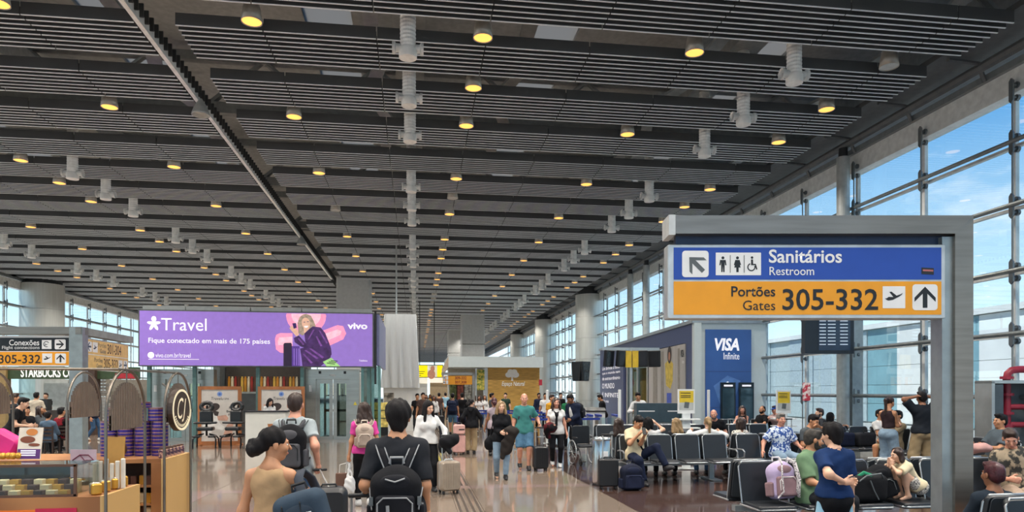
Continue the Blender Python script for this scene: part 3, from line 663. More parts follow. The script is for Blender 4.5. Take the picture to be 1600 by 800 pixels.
# spa screens
WOODO = M('spa_frame', '#a4683c', .45, var=.15, vs=4, stretch=(1, 1, .2)); SPF = M('spa_paper', '#cdc6be', .5, var=.04)
def spa(pa, pb, Y, label, full):
    xc, dd = atY((pa + pb) / 2, Y); fx = lambda px: atY(px, Y)[0] - xc
    r = thing('poster_panel', label, 'poster', (xc, Y, 0)); w = (fx(pb) - fx(pa)) / 2; H = 1.98; e = .11
    MB().b2((-w, 0, 0), (-w + e, .08, H)).b2((w - e, 0, 0), (w, .08, H)).b2((-w + e, 0, H - e), (w - e, .08, H)).b2((-w + e, 0, 0), (w - e, .08, .14)).build('frame', WOODO, r)
    MB().b2((-w, -.2, 0), (-w + .15, .3, .04)).b2((w - .15, -.2, 0), (w, .3, .04)).build('foot', WOODO, r)
    f = MB().b2((-w + e, .02, .14), (w - e, .05, H - e)).build('poster', SPF, r); y = .017
    T = M('spa_ink', '#2c2c30', .5)
    flat([ellip(0, 1.72, .085, .085)], y, M('spa_blue', '#7d97cc', .5), f, 'logo'); flat([ellip(0, 1.72, .04, .04)], y - .001, M('spa_blue2', '#3f66b0', .5), f, 'logo_core')
    text('Travelu', (-.27, 1.52, .12, 1.62), T, f, y, shear=.2); text('SPA', (.15, 1.53, .30, 1.59), T, f, y)
    if not full: return r
    text('Relax', (.30, 1.22, .56, 1.30), T, f, y, bold=.01); text('Before', (.22, 1.10, .56, 1.18), T, f, y, bold=.01); text('Flight', (.28, .97, .56, 1.06), T, f, y, bold=.01)
    RB = M('spa_robe', '#e4e1dc', .5); SK = M('spa_skin', '#c99c88', .5, var=.15); HD = M('spa_dark', '#3f3634', .5)
    flat([[(-.55, 1.05), (-.30, 1.22), (-.10, 1.02), (.02, .72), (.16, .62), (.10, .50), (-.22, .58), (-.30, .30), (-.52, .34)]], y, RB, f, 'robe_print')
    flat([ellip(-.18, 1.28, .19, .13, 16, rot=.3), [(-.25, 1.2), (-.02, 1.12), (-.06, .98), (-.16, 1.0)]], y - .001, HD, f, 'head_print')
    flat([[(-.08, .98), (.20, 1.02), (.28, .92), (.24, .82), (-.05, .84)], [(-.18, .16), (.10, .30), (.22, .66), (.34, .78), (.44, .72), (.40, .40), (.48, .16)], [(-.58, 1.38), (-.30, 1.24), (-.34, 1.18), (-.58, 1.26)]], y - .0015, SK, f, 'hand_print')
    return r
spa(309, 377, 24.3, 'wooden framed spa poster panel with massage picture behind the massage chairs', True)
spa(403, 476, 24.5, 'wooden framed spa poster panel behind the white counter', True)
X, dd = atY(418, 22.6)
r = thing('spa_counter', 'white reception counter of the spa with dark edge', 'counter', (X, 22.6, 0))
MB().b2((-.60, -.3, .05), (.60, .3, 1.16)).build('body', M('counter_white', '#dcdcd4', .4, var=.02), r); MB().b2((-.64, -.34, 1.16), (.64, .34, 1.20)).build('top', DARK, r); MB().b2((-.56, -.26, 0), (.56, .26, .05)).build('plinth', DARK, r)
flat([[(.1, .6), (.2, .6), (.24, .8), (.06, .8)]], -.302, WOODO, r, 'cup_mark')
# massage chairs
LE = M('chair_leather', '#17181a', .35, bump=.1); FRB = M('chair_frame_black', '#1c1d1f', .4, .4)
def massage_chair(px, Y, rz, label):
    r = thing('massage_chair', label, 'chair', (*((atY(px, Y)[0]), Y), 0), rz); r.scale = (1.12, 1.12, 1.06)
    for sx in (-1, 1):
        MB().tube([(sx * .30, -.28, .0), (sx * .30, -.26, .28), (sx * .24, -.2, .38), (sx * .1, -.05, .42)], .022, 8).build('leg', FRB, r)
        MB().tube([(sx * .30, .30, .0), (sx * .29, .28, .26), (sx * .22, .2, .36), (sx * .08, .05, .42)], .022, 8).build('leg', FRB, r)
        MB().rbox((sx * .20, -.20, .36), (.20, .34, .06), .03, 3, axis='z').build('knee_pad', LE, r)
    MB().tube([(0, .1, .36), (0, .05, .62), (0, .12, 1.0), (0, .16, 1.28)], .03, 8).build('column', FRB, r)
    MB().rbox((0, -.05, .58), (.44, .36, .11), .05, 3, axis='z').build('seat', LE, r)
    MB().rbox((0, .05, .92), (.36, .12, .42), .07, 3, axis='y').build('chest_pad', LE, r)
    MB().rbox((0, -.1, .76), (.62, .2, .06), .04, 3, axis='z').build('arm_rest', LE, r)
    b = MB(); b.tube([(.15 * math.cos(t), .10 + .03 * math.sin(t), 1.24 + .12 * math.sin(t)) for t in [2 * PI * k / 16 for k in range(17)]], .065, 8); b.smooth = True; b.build('face_cradle', LE, r)
    return r
massage_chair(322, 23.3, .1, 'black massage chair in front of the spa poster, beside the lift')
massage_chair(368, 23.3, -.25, 'black massage chair in front of the spa poster, beside the white counter')
# ================================================================== draped hoarding in the middle
Yd = 33.0; X, dd = atY(626, Yd)
r = thing('draped_sheet', 'grey plastic sheet draped over a tall kiosk', 'sheet', (X, Yd, 0))
def sheet_ring(z, w, dp, amp):
    o = []; n = 96
    for k in range(n):
        t = 2 * PI * k / n; c, q = math.cos(t), math.sin(t)
        rr = 1 / max(abs(c) / w, abs(q) / dp); f = 1 + amp * math.sin(17 * t + z) + amp * .6 * math.sin(29 * t + 2)
        o.append((rr * c * f, rr * q * f, z))
    return o
zt, zb = zp(494, dd), zp(606, dd); wt, wb = 24 * dd / FPX, 27 * dd / FPX
b = MB(); b.smooth = True; b.loft([sheet_ring(zb + (zt - zb) * k / 8, wb + (wt - wb) * k / 8, .9, (.06 * (1 - k / 8) + .01)) for k in range(9)]); b.build('sheet', M('sheet_grey', '#cfd3d4', .4, bump=.10, bs=3, var=.03, stretch=(6, 6, .5)), r)
MB().b2((-wb * .95, -.75, 0), (wb * .98, .75, zb + .3)).build('hoarding', WHITE, r); MB().cyl((-.2, 0, zt - .1), (-.2, 0, ZC + .3), .04, 8).build('hanger', ALU, r)
flat([[(-wb * .9, .9), (-wb * .35, .9), (-wb * .35, 1.75), (-wb * .9, 1.75)]], -.755, M('hoarding_poster', '#8f8a80', .5, var=.7, vs=4, ramp=(.4, .6)), r, 'poster')
# yellow/black duty-free corner seen past the pink shirt
X, dd = atY(590, 29); r = thing('display_stand', 'yellow lit display stand beside the draped kiosk', 'display', (X, 29, 0))
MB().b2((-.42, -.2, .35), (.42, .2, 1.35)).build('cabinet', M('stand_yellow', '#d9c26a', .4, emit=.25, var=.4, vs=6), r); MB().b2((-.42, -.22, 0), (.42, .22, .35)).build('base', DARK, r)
for z in (.7, 1.02): MB().b2((-.43, -.24, z), (.43, .2, z + .03)).build('shelf', DARK, r)
# ================================================================== natural food shop
Yn = 44.0; X, dd = atY(770, Yn)
r = thing('shop', 'timber fronted natural food shop with white tree logo and pale fascia', 'shop', (X, Yn, 0))
fx = lambda px: atY(px, Yn)[0] - X
fz = lambda py: zp(py, dd)
WD = M('plank_wood', '#b08b45', .55, var=.35, vs=3.5, stretch=(.6, 1, 9), ramp=(.3, .7)); FASC = M('fascia_pale', '#b9c4c6', .5, var=.02)
MB().b2((fx(762), 0, 0), (fx(843), .2, fz(573))).build('timber_wall', WD, r)
MB().b2((fx(700), -.6, fz(574.5)), (fx(846), 6, fz(558))).build('fascia', FASC, r)
fm = MB(); fm.prism([(fx(690), fz(592)), (fx(700), fz(574)), (fx(700), fz(558)), (fx(690), fz(577))], -.6, -.4); fm.build('fascia_return', M('fascia_tan', '#a79a8a', .5), r)
MB().b2((fx(704), 3.0, 0), (fx(762), 3.2, fz(574))).build('back_wall', M('shop_back', '#b9b5a8', .5), r)
MB().b2((fx(742.5), -.05, 0), (fx(745), .05, fz(575))).build('door_post', ALU, r); MB().b2((fx(757), -.05, 0), (fx(762), .1, fz(575))).build('door_post', ALU, r)
MB().b2((fx(745), .0, 1.9), (fx(757), .06, fz(578))).build('plant_poster', M('plants', '#5b7a35', .6, col2='#d6c25a', vs=6, ramp=(.4, .6)), r)
for k, (a, c, m_) in enumerate(((706, 716, 'shelf_g'), (718, 728, 'shelf_r'), (730, 741, 'shelf_w'))):
    MB().b2((fx(a), 2.4, .1), (fx(c), 2.9, 2.6)).build('product_shelf', M(m_, ('#6d7a45', '#a0564a', '#d8d4c8')[k], .5, var=.6, vs=7), r)
cx, cz = fx(800), fz(588)
flat([ellip(cx + a, cz + b_, q, q * .8, 14) for a, b_, q in ((0, .18, .30), (-.22, .10, .22), (.22, .10, .24), (-.1, .3, .2), (.14, .3, .2))] + [[(cx - .06, cz - .28), (cx + .08, cz - .28), (cx + .05, cz + .1), (cx - .04, cz + .1)]], -.02, WHITE, r, 'tree_logo')
text('Espaço Natural', (fx(784), fz(605), fx(820), fz(596)), WHITE, r, -.02, bold=.01, shear=.25)
MB().b2((fx(842), -.04, fz(602)), (fx(847), 0, fz(593))).build('fire_sign', M('sign_red', '#a8283c', .5), r)
# direction sign standing before the shop
d = 30; X, Y = atd(719, d); s = d / FPX
r = thing('direction_sign', 'small amber gates sign on a steel frame before the natural food shop', 'sign', (X, Y, 0), -TH)
lx = lambda px: (px - 719) * s
lz = lambda py: zp(py, d)
MB().b2((lx(738), -.08, 0), (lx(742), .08, lz(582))).b2((lx(690), -.08, lz(586)), (lx(742), .08, lz(582))).build('frame', STEELW, r)
p = MB().b2((lx(692), -.05, lz(601)), (lx(738), .05, lz(587))).build('panel', AMBER, r)
RD = M('sign_maroon', '#8c2818', .5)
text('309-332', (lx(711), lz(593), lx(729), lz(588.3)), RD, p, -.056, bold=.02); text('307,308', (lx(711), lz(600), lx(729), lz(595)), RD, p, -.056, bold=.02)
flat([rrect(lx(692.6), lz(593.3), lx(696), lz(588), .01), rrect(lx(692.6), lz(600), lx(696), lz(594.6), .01), rrect(lx(697), lz(593.3), lx(700.5), lz(588), .01), rrect(lx(697), lz(600), lx(700.5), lz(594.6), .01)], -.055, SWHITE, p, 'pictogram_ground')
flat([arrow(lx(694.3), lz(590.6), .09, 0), arrow(lx(694.3), lz(597.3), .09, PI / 2)], -.057, SBLK, p, 'pictogram')
# bright yellow screens beyond
d = 52; X, Y = atd(672, d); s = d / FPX
r = thing('video_screen', 'bright yellow advertising screen hanging far down the hall', 'screen', (X, Y, 0), -TH)
lx = lambda px: (px - 672) * s
lz = lambda py: zp(py, d)
YEL = M('screen_yellow', '#f2e000', .5, emit=.8, var=.02)
MB().b2((lx(652), 0, lz(590)), (lx(692), .3, lz(570))).build('case', DARK, r)
for a, c in ((652.5, 668), (683, 691.5)): flat([[(lx(a), lz(589)), (lx(c), lz(589)), (lx(c), lz(571)), (lx(a), lz(571))]], -.01, YEL, r, 'yellow_image')
flat([[(lx(668), lz(589)), (lx(683), lz(589)), (lx(683), lz(571)), (lx(668), lz(571))]], -.01, M('screen_white', '#e8e0c8', .5, emit=.5, var=.3, vs=2), r, 'picture')
flat([ellip(lx(676), lz(576), .16, .2), ellip(lx(674), lz(585), .3, .35)], -.012, M('screen_face', '#c98f76', .5, emit=.3), r, 'face_print')
flat([[(lx(654), lz(a + 1)), (lx(b_), lz(a + 1)), (lx(b_), lz(a)), (lx(654), lz(a))] for a, b_ in ((580, 664), (583, 662), (586, 658))], -.012, M('screen_ink', '#6a6a20', .5), r, 'caption')
for x in (-.8, .3): MB().cyl((x, .15, lz(570)), (x, .15, ZC + .3), .03, 6).build('hanger', DARK, r)
# ================================================================== blue pod on the right
A = Vector((9.53, 22.9, 0)); B = Vector((10.6, 39.1, 0)); rz = math.atan2(B.y - A.y, B.x - A.x) - PI / 2
r = thing('lounge_pod', 'dark blue lounge pod with card advertising and an open counter', 'kiosk', A, rz)
L = (B - A).length; ZT = 4.18
PB = M('pod_blue', '#3c4870', .4, var=.03); PB2 = M('pod_bright_blue', '#3a62a4', .4, var=.10, vs=.8); PWH = M('pod_white', '#c9d4d4', .4, var=.02)
shell = MB(); shell.b2((0, 0, 0), (2.6, .12, ZT)); shell.build('front_wall', PWH, r)
# side wall along local y at x=0, seen from -x
side = MB(); side.b2((0, .12, 3.55), (.15, L, ZT)).b2((0, L - 6.2, 0), (.15, L, 3.55)).b2((0, .12, 0), (.15, .9, 3.55)); side.build('side_wall', PB, r)
MB().b2((-.06, -.06, ZT), (2.7, L + .06, ZT + .12)).build('roof_edge', M('pod_trim', '#9aa5ab', .4, .3), r)
MB().b2((2.3, .12, 0), (2.6, L, ZT)).build('back_wall', M('pod_inner', '#a9b4b4', .5), r)
MB().b2((.0, -.10, 0), (.26, .0, ZT)).build('corner_post', PWH, r)
# front banner (faces the lens)
ban = MB().b2((.42, -.06, 0), (2.05, 0, 3.96)).build('banner', PB2, r); yb = -.066
text('VISA', (.74, 3.22, 1.62, 3.66), ADW, ban, yb, bold=.035, shear=.2); text('Infinite', (1.06, 2.92, 1.62, 3.16), ADW, ban, yb)
flat([[(.7, 2.0), (1.2, 2.36), (1.66, 2.18), (1.44, 1.5), (.95, 1.3)]], yb, M('card_blue', '#5a84c4', .4), ban, 'card_print'); flat([[(1.06, 2.08), (1.22, 2.16), (1.28, 2.02), (1.12, 1.94)]], yb - .001, ADW, ban, 'chip_print')
flat([[(.42, 2.50), (2.05, 2.50), (2.05, 2.51), (.42, 2.51)], [(.42, 1.25), (2.05, 1.25), (2.05, 1.26), (.42, 1.26)]], yb, PB, ban, 'panel_joint')
for (x, z, c) in ((.55, .62, 'O'), (.82, .62, 'M'), (.55, .42, 'E'), (.82, .42, 'I')): text(c, (x, z, x + .10, z + .13), ADW, ban, yb)
for x in (.93, 1.58):
    dr = MB().b2((x, -.16, 0), (x + .52, -.08, 2.12)).build('vending_fridge', M('fridge_dark', '#1d2a33', .3, .3), r)
    MB().b2((x + .05, -.175, .2), (x + .47, -.16, 1.92)).build('door_glass', M('fridge_glass', '#37505c', .1, .3), dr)
    flat([[(x + .1, 1.98), (x + .42, 1.98), (x + .42, 2.04), (x + .1, 2.04)]], -.163, ADW, dr, 'fridge_lettering')
# side: picture print, counter, openings; work in a frame that faces -x
sf = link('side_picture', MB().b2((-5.6, -.04, 1.0), (-.75, 0, 3.52)).mesh('side_picture'), r, (0, 0, 0), (0, 0, -PI / 2)); sf.data.materials.append(M('photo_grey', '#a9a6a2', .5, var=.12, vs=.6, stretch=(3, 1, .3)))
y = -.046
flat([[(-2.95, 1.05), (-2.35, 1.05), (-2.35, 1.75), (-2.95, 1.75)]], y, M('photo_blue', '#3f57b4', .5), sf, 'blue_bag_print')
flat([[(-3.2, 2.9), (-2.6, 3.06), (-2.15, 2.86), (-2.2, 2.2), (-2.5, 1.9), (-3.05, 2.05)]], y, M('photo_yellow', '#c9b04a', .5, var=.2), sf, 'yellow_top_print')
flat([ellip(-2.6, 3.22, .26, .34)], y - .001, M('photo_hair', '#2c2422', .5), sf, 'hair_print'); flat([ellip(-2.62, 3.16, .13, .17)], y - .002, M('photo_skin', '#a8745c', .5), sf, 'face_print')
for a, c in ((-4.9, -4.3), (-3.75, -3.35), (-1.6, -1.35)): flat([[(a, 1.2), (c, 1.2), (c, 3.4), (a, 3.4)]], y, M('photo_column', '#8d8880', .5), sf, 'column_print')
text('VISA', (-1.25, 3.05, -.85, 3.32), SBLK, sf, y, bold=.03, shear=.2); text('Infinite', (-1.1, 2.82, -.85, 2.94), SWHITE, sf, y)
for (a, c) in ((5.9, 6.1), (7.6, 7.8), (9.6, 9.8), (10.9, 11.1)): MB().b2((0, a, 0), (.14, c, 3.55)).build('opening_frame', ALU, r)
MB().b2((.05, 6.1, .1), (.08, 7.6, 3.5)).b2((.05, 7.8, .1), (.08, 9.6, 3.5)).build('glass_screen', glass_mat('pod_glass', (.6, .75, .73), .8), r)
st = link('side_print', MB().b2((-L + .3, -.03, .3), (-L + 6.0, 0, 3.5)).mesh('side_print'), r, (0, 0, 0), (0, 0, -PI / 2)); st.data.materials.append(PB)
for z, t in ((3.0, 'Um brinde a tudo'), (2.72, 'que o mundo tem'), (2.44, 'de extraordinário')): text(t, (-L + .8, z, -L + 5.2, z + .18), ADW, st, -.034)
text('O MUNDO', (-L + .8, 1.98, -L + 3.9, 2.26), ADW, st, -.034); text('É INFINITE', (-L + .8, 1.50, -L + 4.9, 1.80), ADW, st, -.034); text('Saiba mais', (-L + .8, 1.2, -L + 2.5, 1.36), ADW, st, -.034)
X, Y = atd(1028, 21.5)
r = thing('reception_desk', 'dark slate reception desk with white plinth before the pod', 'counter', (X, Y, 0), -TH)
MB().b2((-.66, 0, .84), (.66, .5, 1.44)).build('front_panel', M('counter_slate', '#33454f', .35), r); MB().b2((-.62, .05, 0), (.62, .45, .84)).build('plinth', PWH, r)
for (a, c) in ((-.6, -.1), (.3, .62)): MB().b2((a, -.006, 1.18), (c, 0, 1.21)).build('inlay', SWHITE, r)
# flight monitors on a pole before the pod
def monitor(r, x, y, z, w, h, rz, m):
    o = link('monitor', MB().rbox((0, 0, 0), (w, .12, h), .03, 2, axis='y').mesh('monitor'), r, (x, y, z), (0.12, 0, rz)); o.data.materials.append(BLACK)
    MB().b2((-w / 2 + .05, -.065, -h / 2 + .05), (w / 2 - .05, -.058, h / 2 - .05)).build('display', m, o)
X, Y = atd(986, 23.5)
r = thing('monitor_pole', 'grey pole carrying tilted flight monitors and yellow panels before the pod', 'display', (X, Y, 0))
MB().cyl((0, 0, 0), (0, 0, 3.3), .055, 12).build('pole', ALU, r); MB().b2((-1.0, -.02, 3.2), (1.0, .06, 3.3)).build('cross_arm', ALU, r)
DSP = M('display_off', '#20252b', .15)
for i, x in enumerate((-.80, -.36, .36, .80)): monitor(r, x, -.08, 2.92, .40, .56, (.5, .4, -.4, -.5)[i], DSP)
YP = M('panel_yellow', '#d9b430', .4)
for x in (-.12, .12): MB().b2((x - .1, -.12, 2.62), (x + .1, -.06, 3.18)).build('yellow_panel', YP, r)
# flight board on the slim column
d = 18.5; X, Y = atd(1293, d); s = d / FPX
r = thing('flight_board', 'dark flight information screen bracketed to the slim column', 'screen', (X, Y, 0), -TH)
lz = lambda py: zp(py, d)
MB().b2((-38 * s, -.12, lz(553)), (38 * s, .12, lz(494))).build('case', M('screen_case', '#1b2430', .3), r)
MB().b2((-17 * s, -.13, lz(548)), (32 * s, -.12, lz(497))).build('display', M('screen_navy', '#22344c', .2, emit=.15), r)
LT = M('screen_text', '#c4d2e0', .4, emit=.4)
for k in range(8):
    z = lz(503 + k * 5.2)
    flat([[(-16 * s, z), (-6 * s, z), (-6 * s, z + .025), (-16 * s, z + .025)], [(-3 * s, z), (9 * s, z), (9 * s, z + .025), (-3 * s, z + .025)], [(16 * s, z), (28 * s, z), (28 * s, z + .025), (16 * s, z + .025)]], -.134, LT, r, 'text_line')
MB().b2((20 * s, .1, lz(530)), (36 * s, .55, lz(520))).build('bracket', DARK, r)
# hanging monitor pair on the round column
d = 44; X, Y = atd(906, d)
r = thing('wall_monitor', 'black monitor pair leaning out from the steel column', 'screen', (X, Y, 0))
for i, x in enumerate((-.12, .30)): monitor(r, x, 0, 3.1, .9, 1.25, (-.9, .6)[i], DSP)
MB().b2((.0, .1, 3.0), (.5, 1.0, 3.2)).build('bracket', DARK, r)

# far shop fronts glimpsed down the hall
for i, (pa, pb, Yf, zt, m, lab) in enumerate(((640, 668, 58, 3.2, WHITE, 'white lit kiosk far down the hall below the yellow screen'), (672, 700, 70, 3.4, M('far_tan', '#a89678', .5), 'tan shop front far down the hall'))):
    xa, xb = atY(pa, Yf)[0], atY(pb, Yf)[0]; r = thing('far_kiosk', lab, 'kiosk', ((xa + xb) / 2, Yf, 0)); w = (xb - xa) / 2
    MB().b2((-w, .5, 0), (w, 1.2, zt)).build('body', m, r); MB().b2((-w, .2, zt - .7), (w, .5, zt)).build('fascia', M('far_glow', '#f0ead8', .5, emit=.5), r); MB().b2((-w * .9, .1, 0), (w * .9, .5, 1.1)).build('counter', M('far_counter', '#8d7a60', .5), r)
# ================================================================== soft shapes: distance fields meshed with surface nets
def _sub(g, lo, hi):
    o, h, n = g['o'], g['h'], g['n']
    a = np.maximum(np.floor((lo - o) / h).astype(int), 0); b = np.minimum(np.ceil((hi - o) / h).astype(int) + 1, n)
    return a, b
def v3(p): return np.array((p[0], p[1], p[2]), np.float64)
def prim_bounds(p):
    if p[0] == 'rc':
        r = max(p[2], p[4]); a, b = v3(p[1]), v3(p[3]); return np.minimum(a, b) - r, np.maximum(a, b) + r
    r = max(p[2]) * (1.0 if p[0] == 'el' else 1.8); c = v3(p[1]); return c - r, c + r
def prim_eval(p, X, Y, Z):
    if p[0] == 'rc':
        a, b = v3(p[1]), v3(p[3]); ba = b - a; L = max(ba @ ba, 1e-9)
        x, y, z = X - a[0], Y - a[1], Z - a[2]
        t = np.clip((x * ba[0] + y * ba[1] + z * ba[2]) / L, 0, 1)
        d = np.sqrt((x - t * ba[0]) ** 2 + (y - t * ba[1]) ** 2 + (z - t * ba[2]) ** 2) - (p[2] + t * (p[4] - p[2]))
        clips = p[5] if len(p) > 5 else None
    else:
        c = v3(p[1]); R = p[3] if len(p) > 3 and p[3] is not None else None
        x, y, z = X - c[0], Y - c[1], Z - c[2]
        if R is not None:
            x, y, z = (x * R[0][0] + y * R[1][0] + z * R[2][0], x * R[0][1] + y * R[1][1] + z * R[2][1], x * R[0][2] + y * R[1][2] + z * R[2][2])
        r = p[2]
        if p[0] == 'el':
            k0 = np.sqrt((x / r[0]) ** 2 + (y / r[1]) ** 2 + (z / r[2]) ** 2); k1 = np.sqrt((x / r[0] ** 2) ** 2 + (y / r[1] ** 2) ** 2 + (z / r[2] ** 2) ** 2) + 1e-6
            d = k0 * (k0 - 1) / k1
        else:
            q = p[4]; ax, ay, az = np.abs(x) - r[0] + q, np.abs(y) - r[1] + q, np.abs(z) - r[2] + q
            d = np.sqrt(np.maximum(ax, 0) ** 2 + np.maximum(ay, 0) ** 2 + np.maximum(az, 0) ** 2) + np.minimum(np.maximum(np.maximum(ax, ay), az), 0) - q
        clips = p[5] if len(p) > 5 else None
    if clips:
        for (pt, nn) in clips: d = np.maximum(d, (X - pt[0]) * nn[0] + (Y - pt[1]) * nn[1] + (Z - pt[2]) * nn[2])
    return d
def sdf_mesh(prims, h, k=.04, clips=(), subtract=(), noise=None, S=1.0):
    """returns verts (n,3), quads (m,4)"""
    bs = [prim_bounds(p) for p in prims]; mg = .05
    lo = np.min([b[0] for b in bs], 0) - 2.5 * h; hi = np.max([b[1] for b in bs], 0) + 2.5 * h
    n = np.ceil((hi - lo) / h).astype(int) + 1
    D = np.full(tuple(n), .09, np.float32); g = {'o': lo, 'h': h, 'n': n}
    ax = [(lo[i] + h * np.arange(n[i])).astype(np.float32) for i in range(3)]
    for p, b in zip(prims, bs):
        a, c = _sub(g, b[0] - mg, b[1] + mg)
        if (c <= a).any(): continue
        s = (slice(a[0], c[0]), slice(a[1], c[1]), slice(a[2], c[2]))
        d = prim_eval(p, ax[0][s[0]][:, None, None], ax[1][s[1]][None, :, None], ax[2][s[2]][None, None, :]).astype(np.float32)
        kk = p[6] if len(p) > 6 else k
        q = D[s]; m = np.maximum(kk - np.abs(q - d), 0) / kk; D[s] = np.minimum(q, d) - m * m * (kk * .25)
    X, Y, Z = ax[0][:, None, None], ax[1][None, :, None], ax[2][None, None, :]
    if noise: D += noise(X, Y, Z)
    for (pt, nn) in clips: D = np.maximum(D, (X - pt[0]) * nn[0] + (Y - pt[1]) * nn[1] + (Z - pt[2]) * nn[2])
    for (p, off) in subtract: D = np.maximum(D, off - prim_eval(p, X, Y, Z))
    s = D < 0
    c = np.zeros(tuple(n - 1), np.int8)
    for i in (0, 1):
        for j in (0, 1):
            for l in (0, 1): c += s[i:n[0] - 1 + i, j:n[1] - 1 + j, l:n[2] - 1 + l]
    I = np.argwhere((c > 0) & (c < 8))
    if len(I) == 0: return np.zeros((0, 3)), np.zeros((0, 4), int)
    idx = np.full(tuple(n - 1), -1, np.int64); idx[I[:, 0], I[:, 1], I[:, 2]] = np.arange(len(I))
    cr = [(i, j, l) for i in (0, 1) for j in (0, 1) for l in (0, 1)]
    V = np.stack([D[I[:, 0] + a, I[:, 1] + b, I[:, 2] + e] for a, b, e in cr], 1)
    acc = np.zeros((len(I), 3)); cnt = np.zeros(len(I))
    for a in range(8):
        for b in range(a + 1, 8):
            if sum(abs(cr[a][q] - cr[b][q]) for q in range(3)) != 1: continue
            m = (V[:, a] < 0) != (V[:, b] < 0); t = V[m, a] / (V[m, a] - V[m, b])
            pa, pb = np.array(cr[a], float), np.array(cr[b], float)
            acc[m] += pa + t[:, None] * (pb - pa); cnt[m] += 1
    P = lo + h * (I + acc / cnt[:, None])
    F = []
    for axn in range(3):
        u, w = (axn + 1) % 3, (axn + 2) % 3
        sa = [slice(None)] * 3; sb = [slice(None)] * 3; sa[axn] = slice(0, -1); sb[axn] = slice(1, None)
        E = np.argwhere(s[tuple(sa)] != s[tuple(sb)])
        E = E[(E[:, u] > 0) & (E[:, w] > 0) & (E[:, u] < n[u] - 1) & (E[:, w] < n[w] - 1)]
        fl_ = s[E[:, 0], E[:, 1], E[:, 2]]
        def at(du, dw):
            q = E.copy(); q[:, u] -= du; q[:, w] -= dw; return idx[q[:, 0], q[:, 1], q[:, 2]]
        Q = np.stack([at(1, 1), at(0, 1), at(0, 0), at(1, 0)], 1); Q[~fl_] = Q[~fl_][:, ::-1]; F.append(Q)
    F = np.concatenate(F); F = F[(F >= 0).all(1)]
    return P * S, F
def np_mesh(name, parts, mats):
    """parts: list of (verts, quads/faces, material index)"""
    vs, fs, ms = [], [], []; o = 0
    for v, f, m in parts:
        vs.append(np.asarray(v, float).reshape(-1, 3)); f = np.asarray(f); fs.append(f + o); ms.append(np.full(len(f), m)); o += len(vs[-1])
    V = np.concatenate(vs); F = np.concatenate(fs); me = bpy.data.meshes.new(name)
    me.vertices.add(len(V)); me.vertices.foreach_set('co', V.astype(np.float32).ravel())
    me.loops.add(F.size); me.loops.foreach_set('vertex_index', F.astype(np.int32).ravel())
    me.polygons.add(len(F)); me.polygons.foreach_set('loop_start', np.arange(0, F.size, 4, dtype=np.int32)); me.polygons.foreach_set('loop_total', np.full(len(F), 4, np.int32))
    me.polygons.foreach_set('material_index', np.concatenate(ms).astype(np.int32)); me.polygons.foreach_set('use_smooth', np.ones(len(F), bool))
    me.update(calc_edges=True); me.validate()
    for m in mats: me.materials.append(m)
    return me
def ball_arr(c, r, n=10, m=6):
    vs = []; f = []
    for k in range(m + 1):
        a = -PI / 2 + PI * k / m
        for j in range(n): t = 2 * PI * j / n; vs.append((c[0] + r[0] * math.cos(a) * math.cos(t), c[1] + r[1] * math.cos(a) * math.sin(t), c[2] + r[2] * math.sin(a)))
    for k in range(m):
        for j in range(n): f.append((k * n + j, k * n + (j + 1) % n, (k + 1) * n + (j + 1) % n, (k + 1) * n + j))
    return np.array(vs), np.array(f)
# ------------------------------------------------------------------ people
SKIN = {'fair': M('skin_fair', '#d9ab8f', .5, var=.06, vs=14), 'tan': M('skin_tan', '#bd8763', .5, var=.06, vs=14), 'brown': M('skin_brown', '#8f5f43', .5, var=.06, vs=14), 'rosy': M('skin_rosy', '#cf937a', .5, var=.08, vs=14)}
LIPS = M('lips', '#a45a52', .4); EYEW = M('eye_white', '#e6e2da', .3); IRIS = M('iris_dark', '#241710', .2)
HAIR = {'black': M('hair_black', '#141113', .6, var=.35, vs=30, bump=.7, bs=90, spec=.25, stretch=(6, 6, 1)), 'brown': M('hair_brown', '#33221a', .4, var=.3, vs=30, bump=.5, bs=90, stretch=(6, 6, 1)), 'blond': M('hair_blond', '#8f744f', .45, var=.35, vs=30, bump=.5, bs=90, stretch=(6, 6, 1)), 'grey': M('hair_grey', '#6b6661', .5, var=.3, vs=30, bump=.4, bs=90), 'dgrey': M('hair_dgrey', '#3b3733', .6, var=.35, vs=30, bump=.5, bs=90, spec=.25), 'red': M('hair_red', '#42181f', .4, var=.3, vs=30, bump=.4, bs=90)}
def cloth(name, col, **k):
    a = dict(rough=.85, var=.10, vs=9, bump=.25, bs=22, spec=.2); a.update(k); return M('cloth_' + name, col, **a)
LOD = {'near': (.0115, .0068, .0052), 'mid': (.0165, .0105, .0095), 'far': (.028, .018, .018)}
def ik(a, t, l1, l2, pole):
    a, t, pole = Vector(a), Vector(t), Vector(pole); v = t - a; d = v.length
    if d > (l1 + l2) * .999: t = a + v * ((l1 + l2) * .999 / d); v = t - a; d = v.length
    d = max(d, abs(l1 - l2) + .02); n = v.normalized()
    x = (l1 * l1 - l2 * l2 + d * d) / (2 * d); y = math.sqrt(max(l1 * l1 - x * x, 0)); p = pole - n * pole.dot(n)
    if p.length < 1e-4: p = Vector((0, -1, 0))
    return a + n * x + p.normalized() * y, t
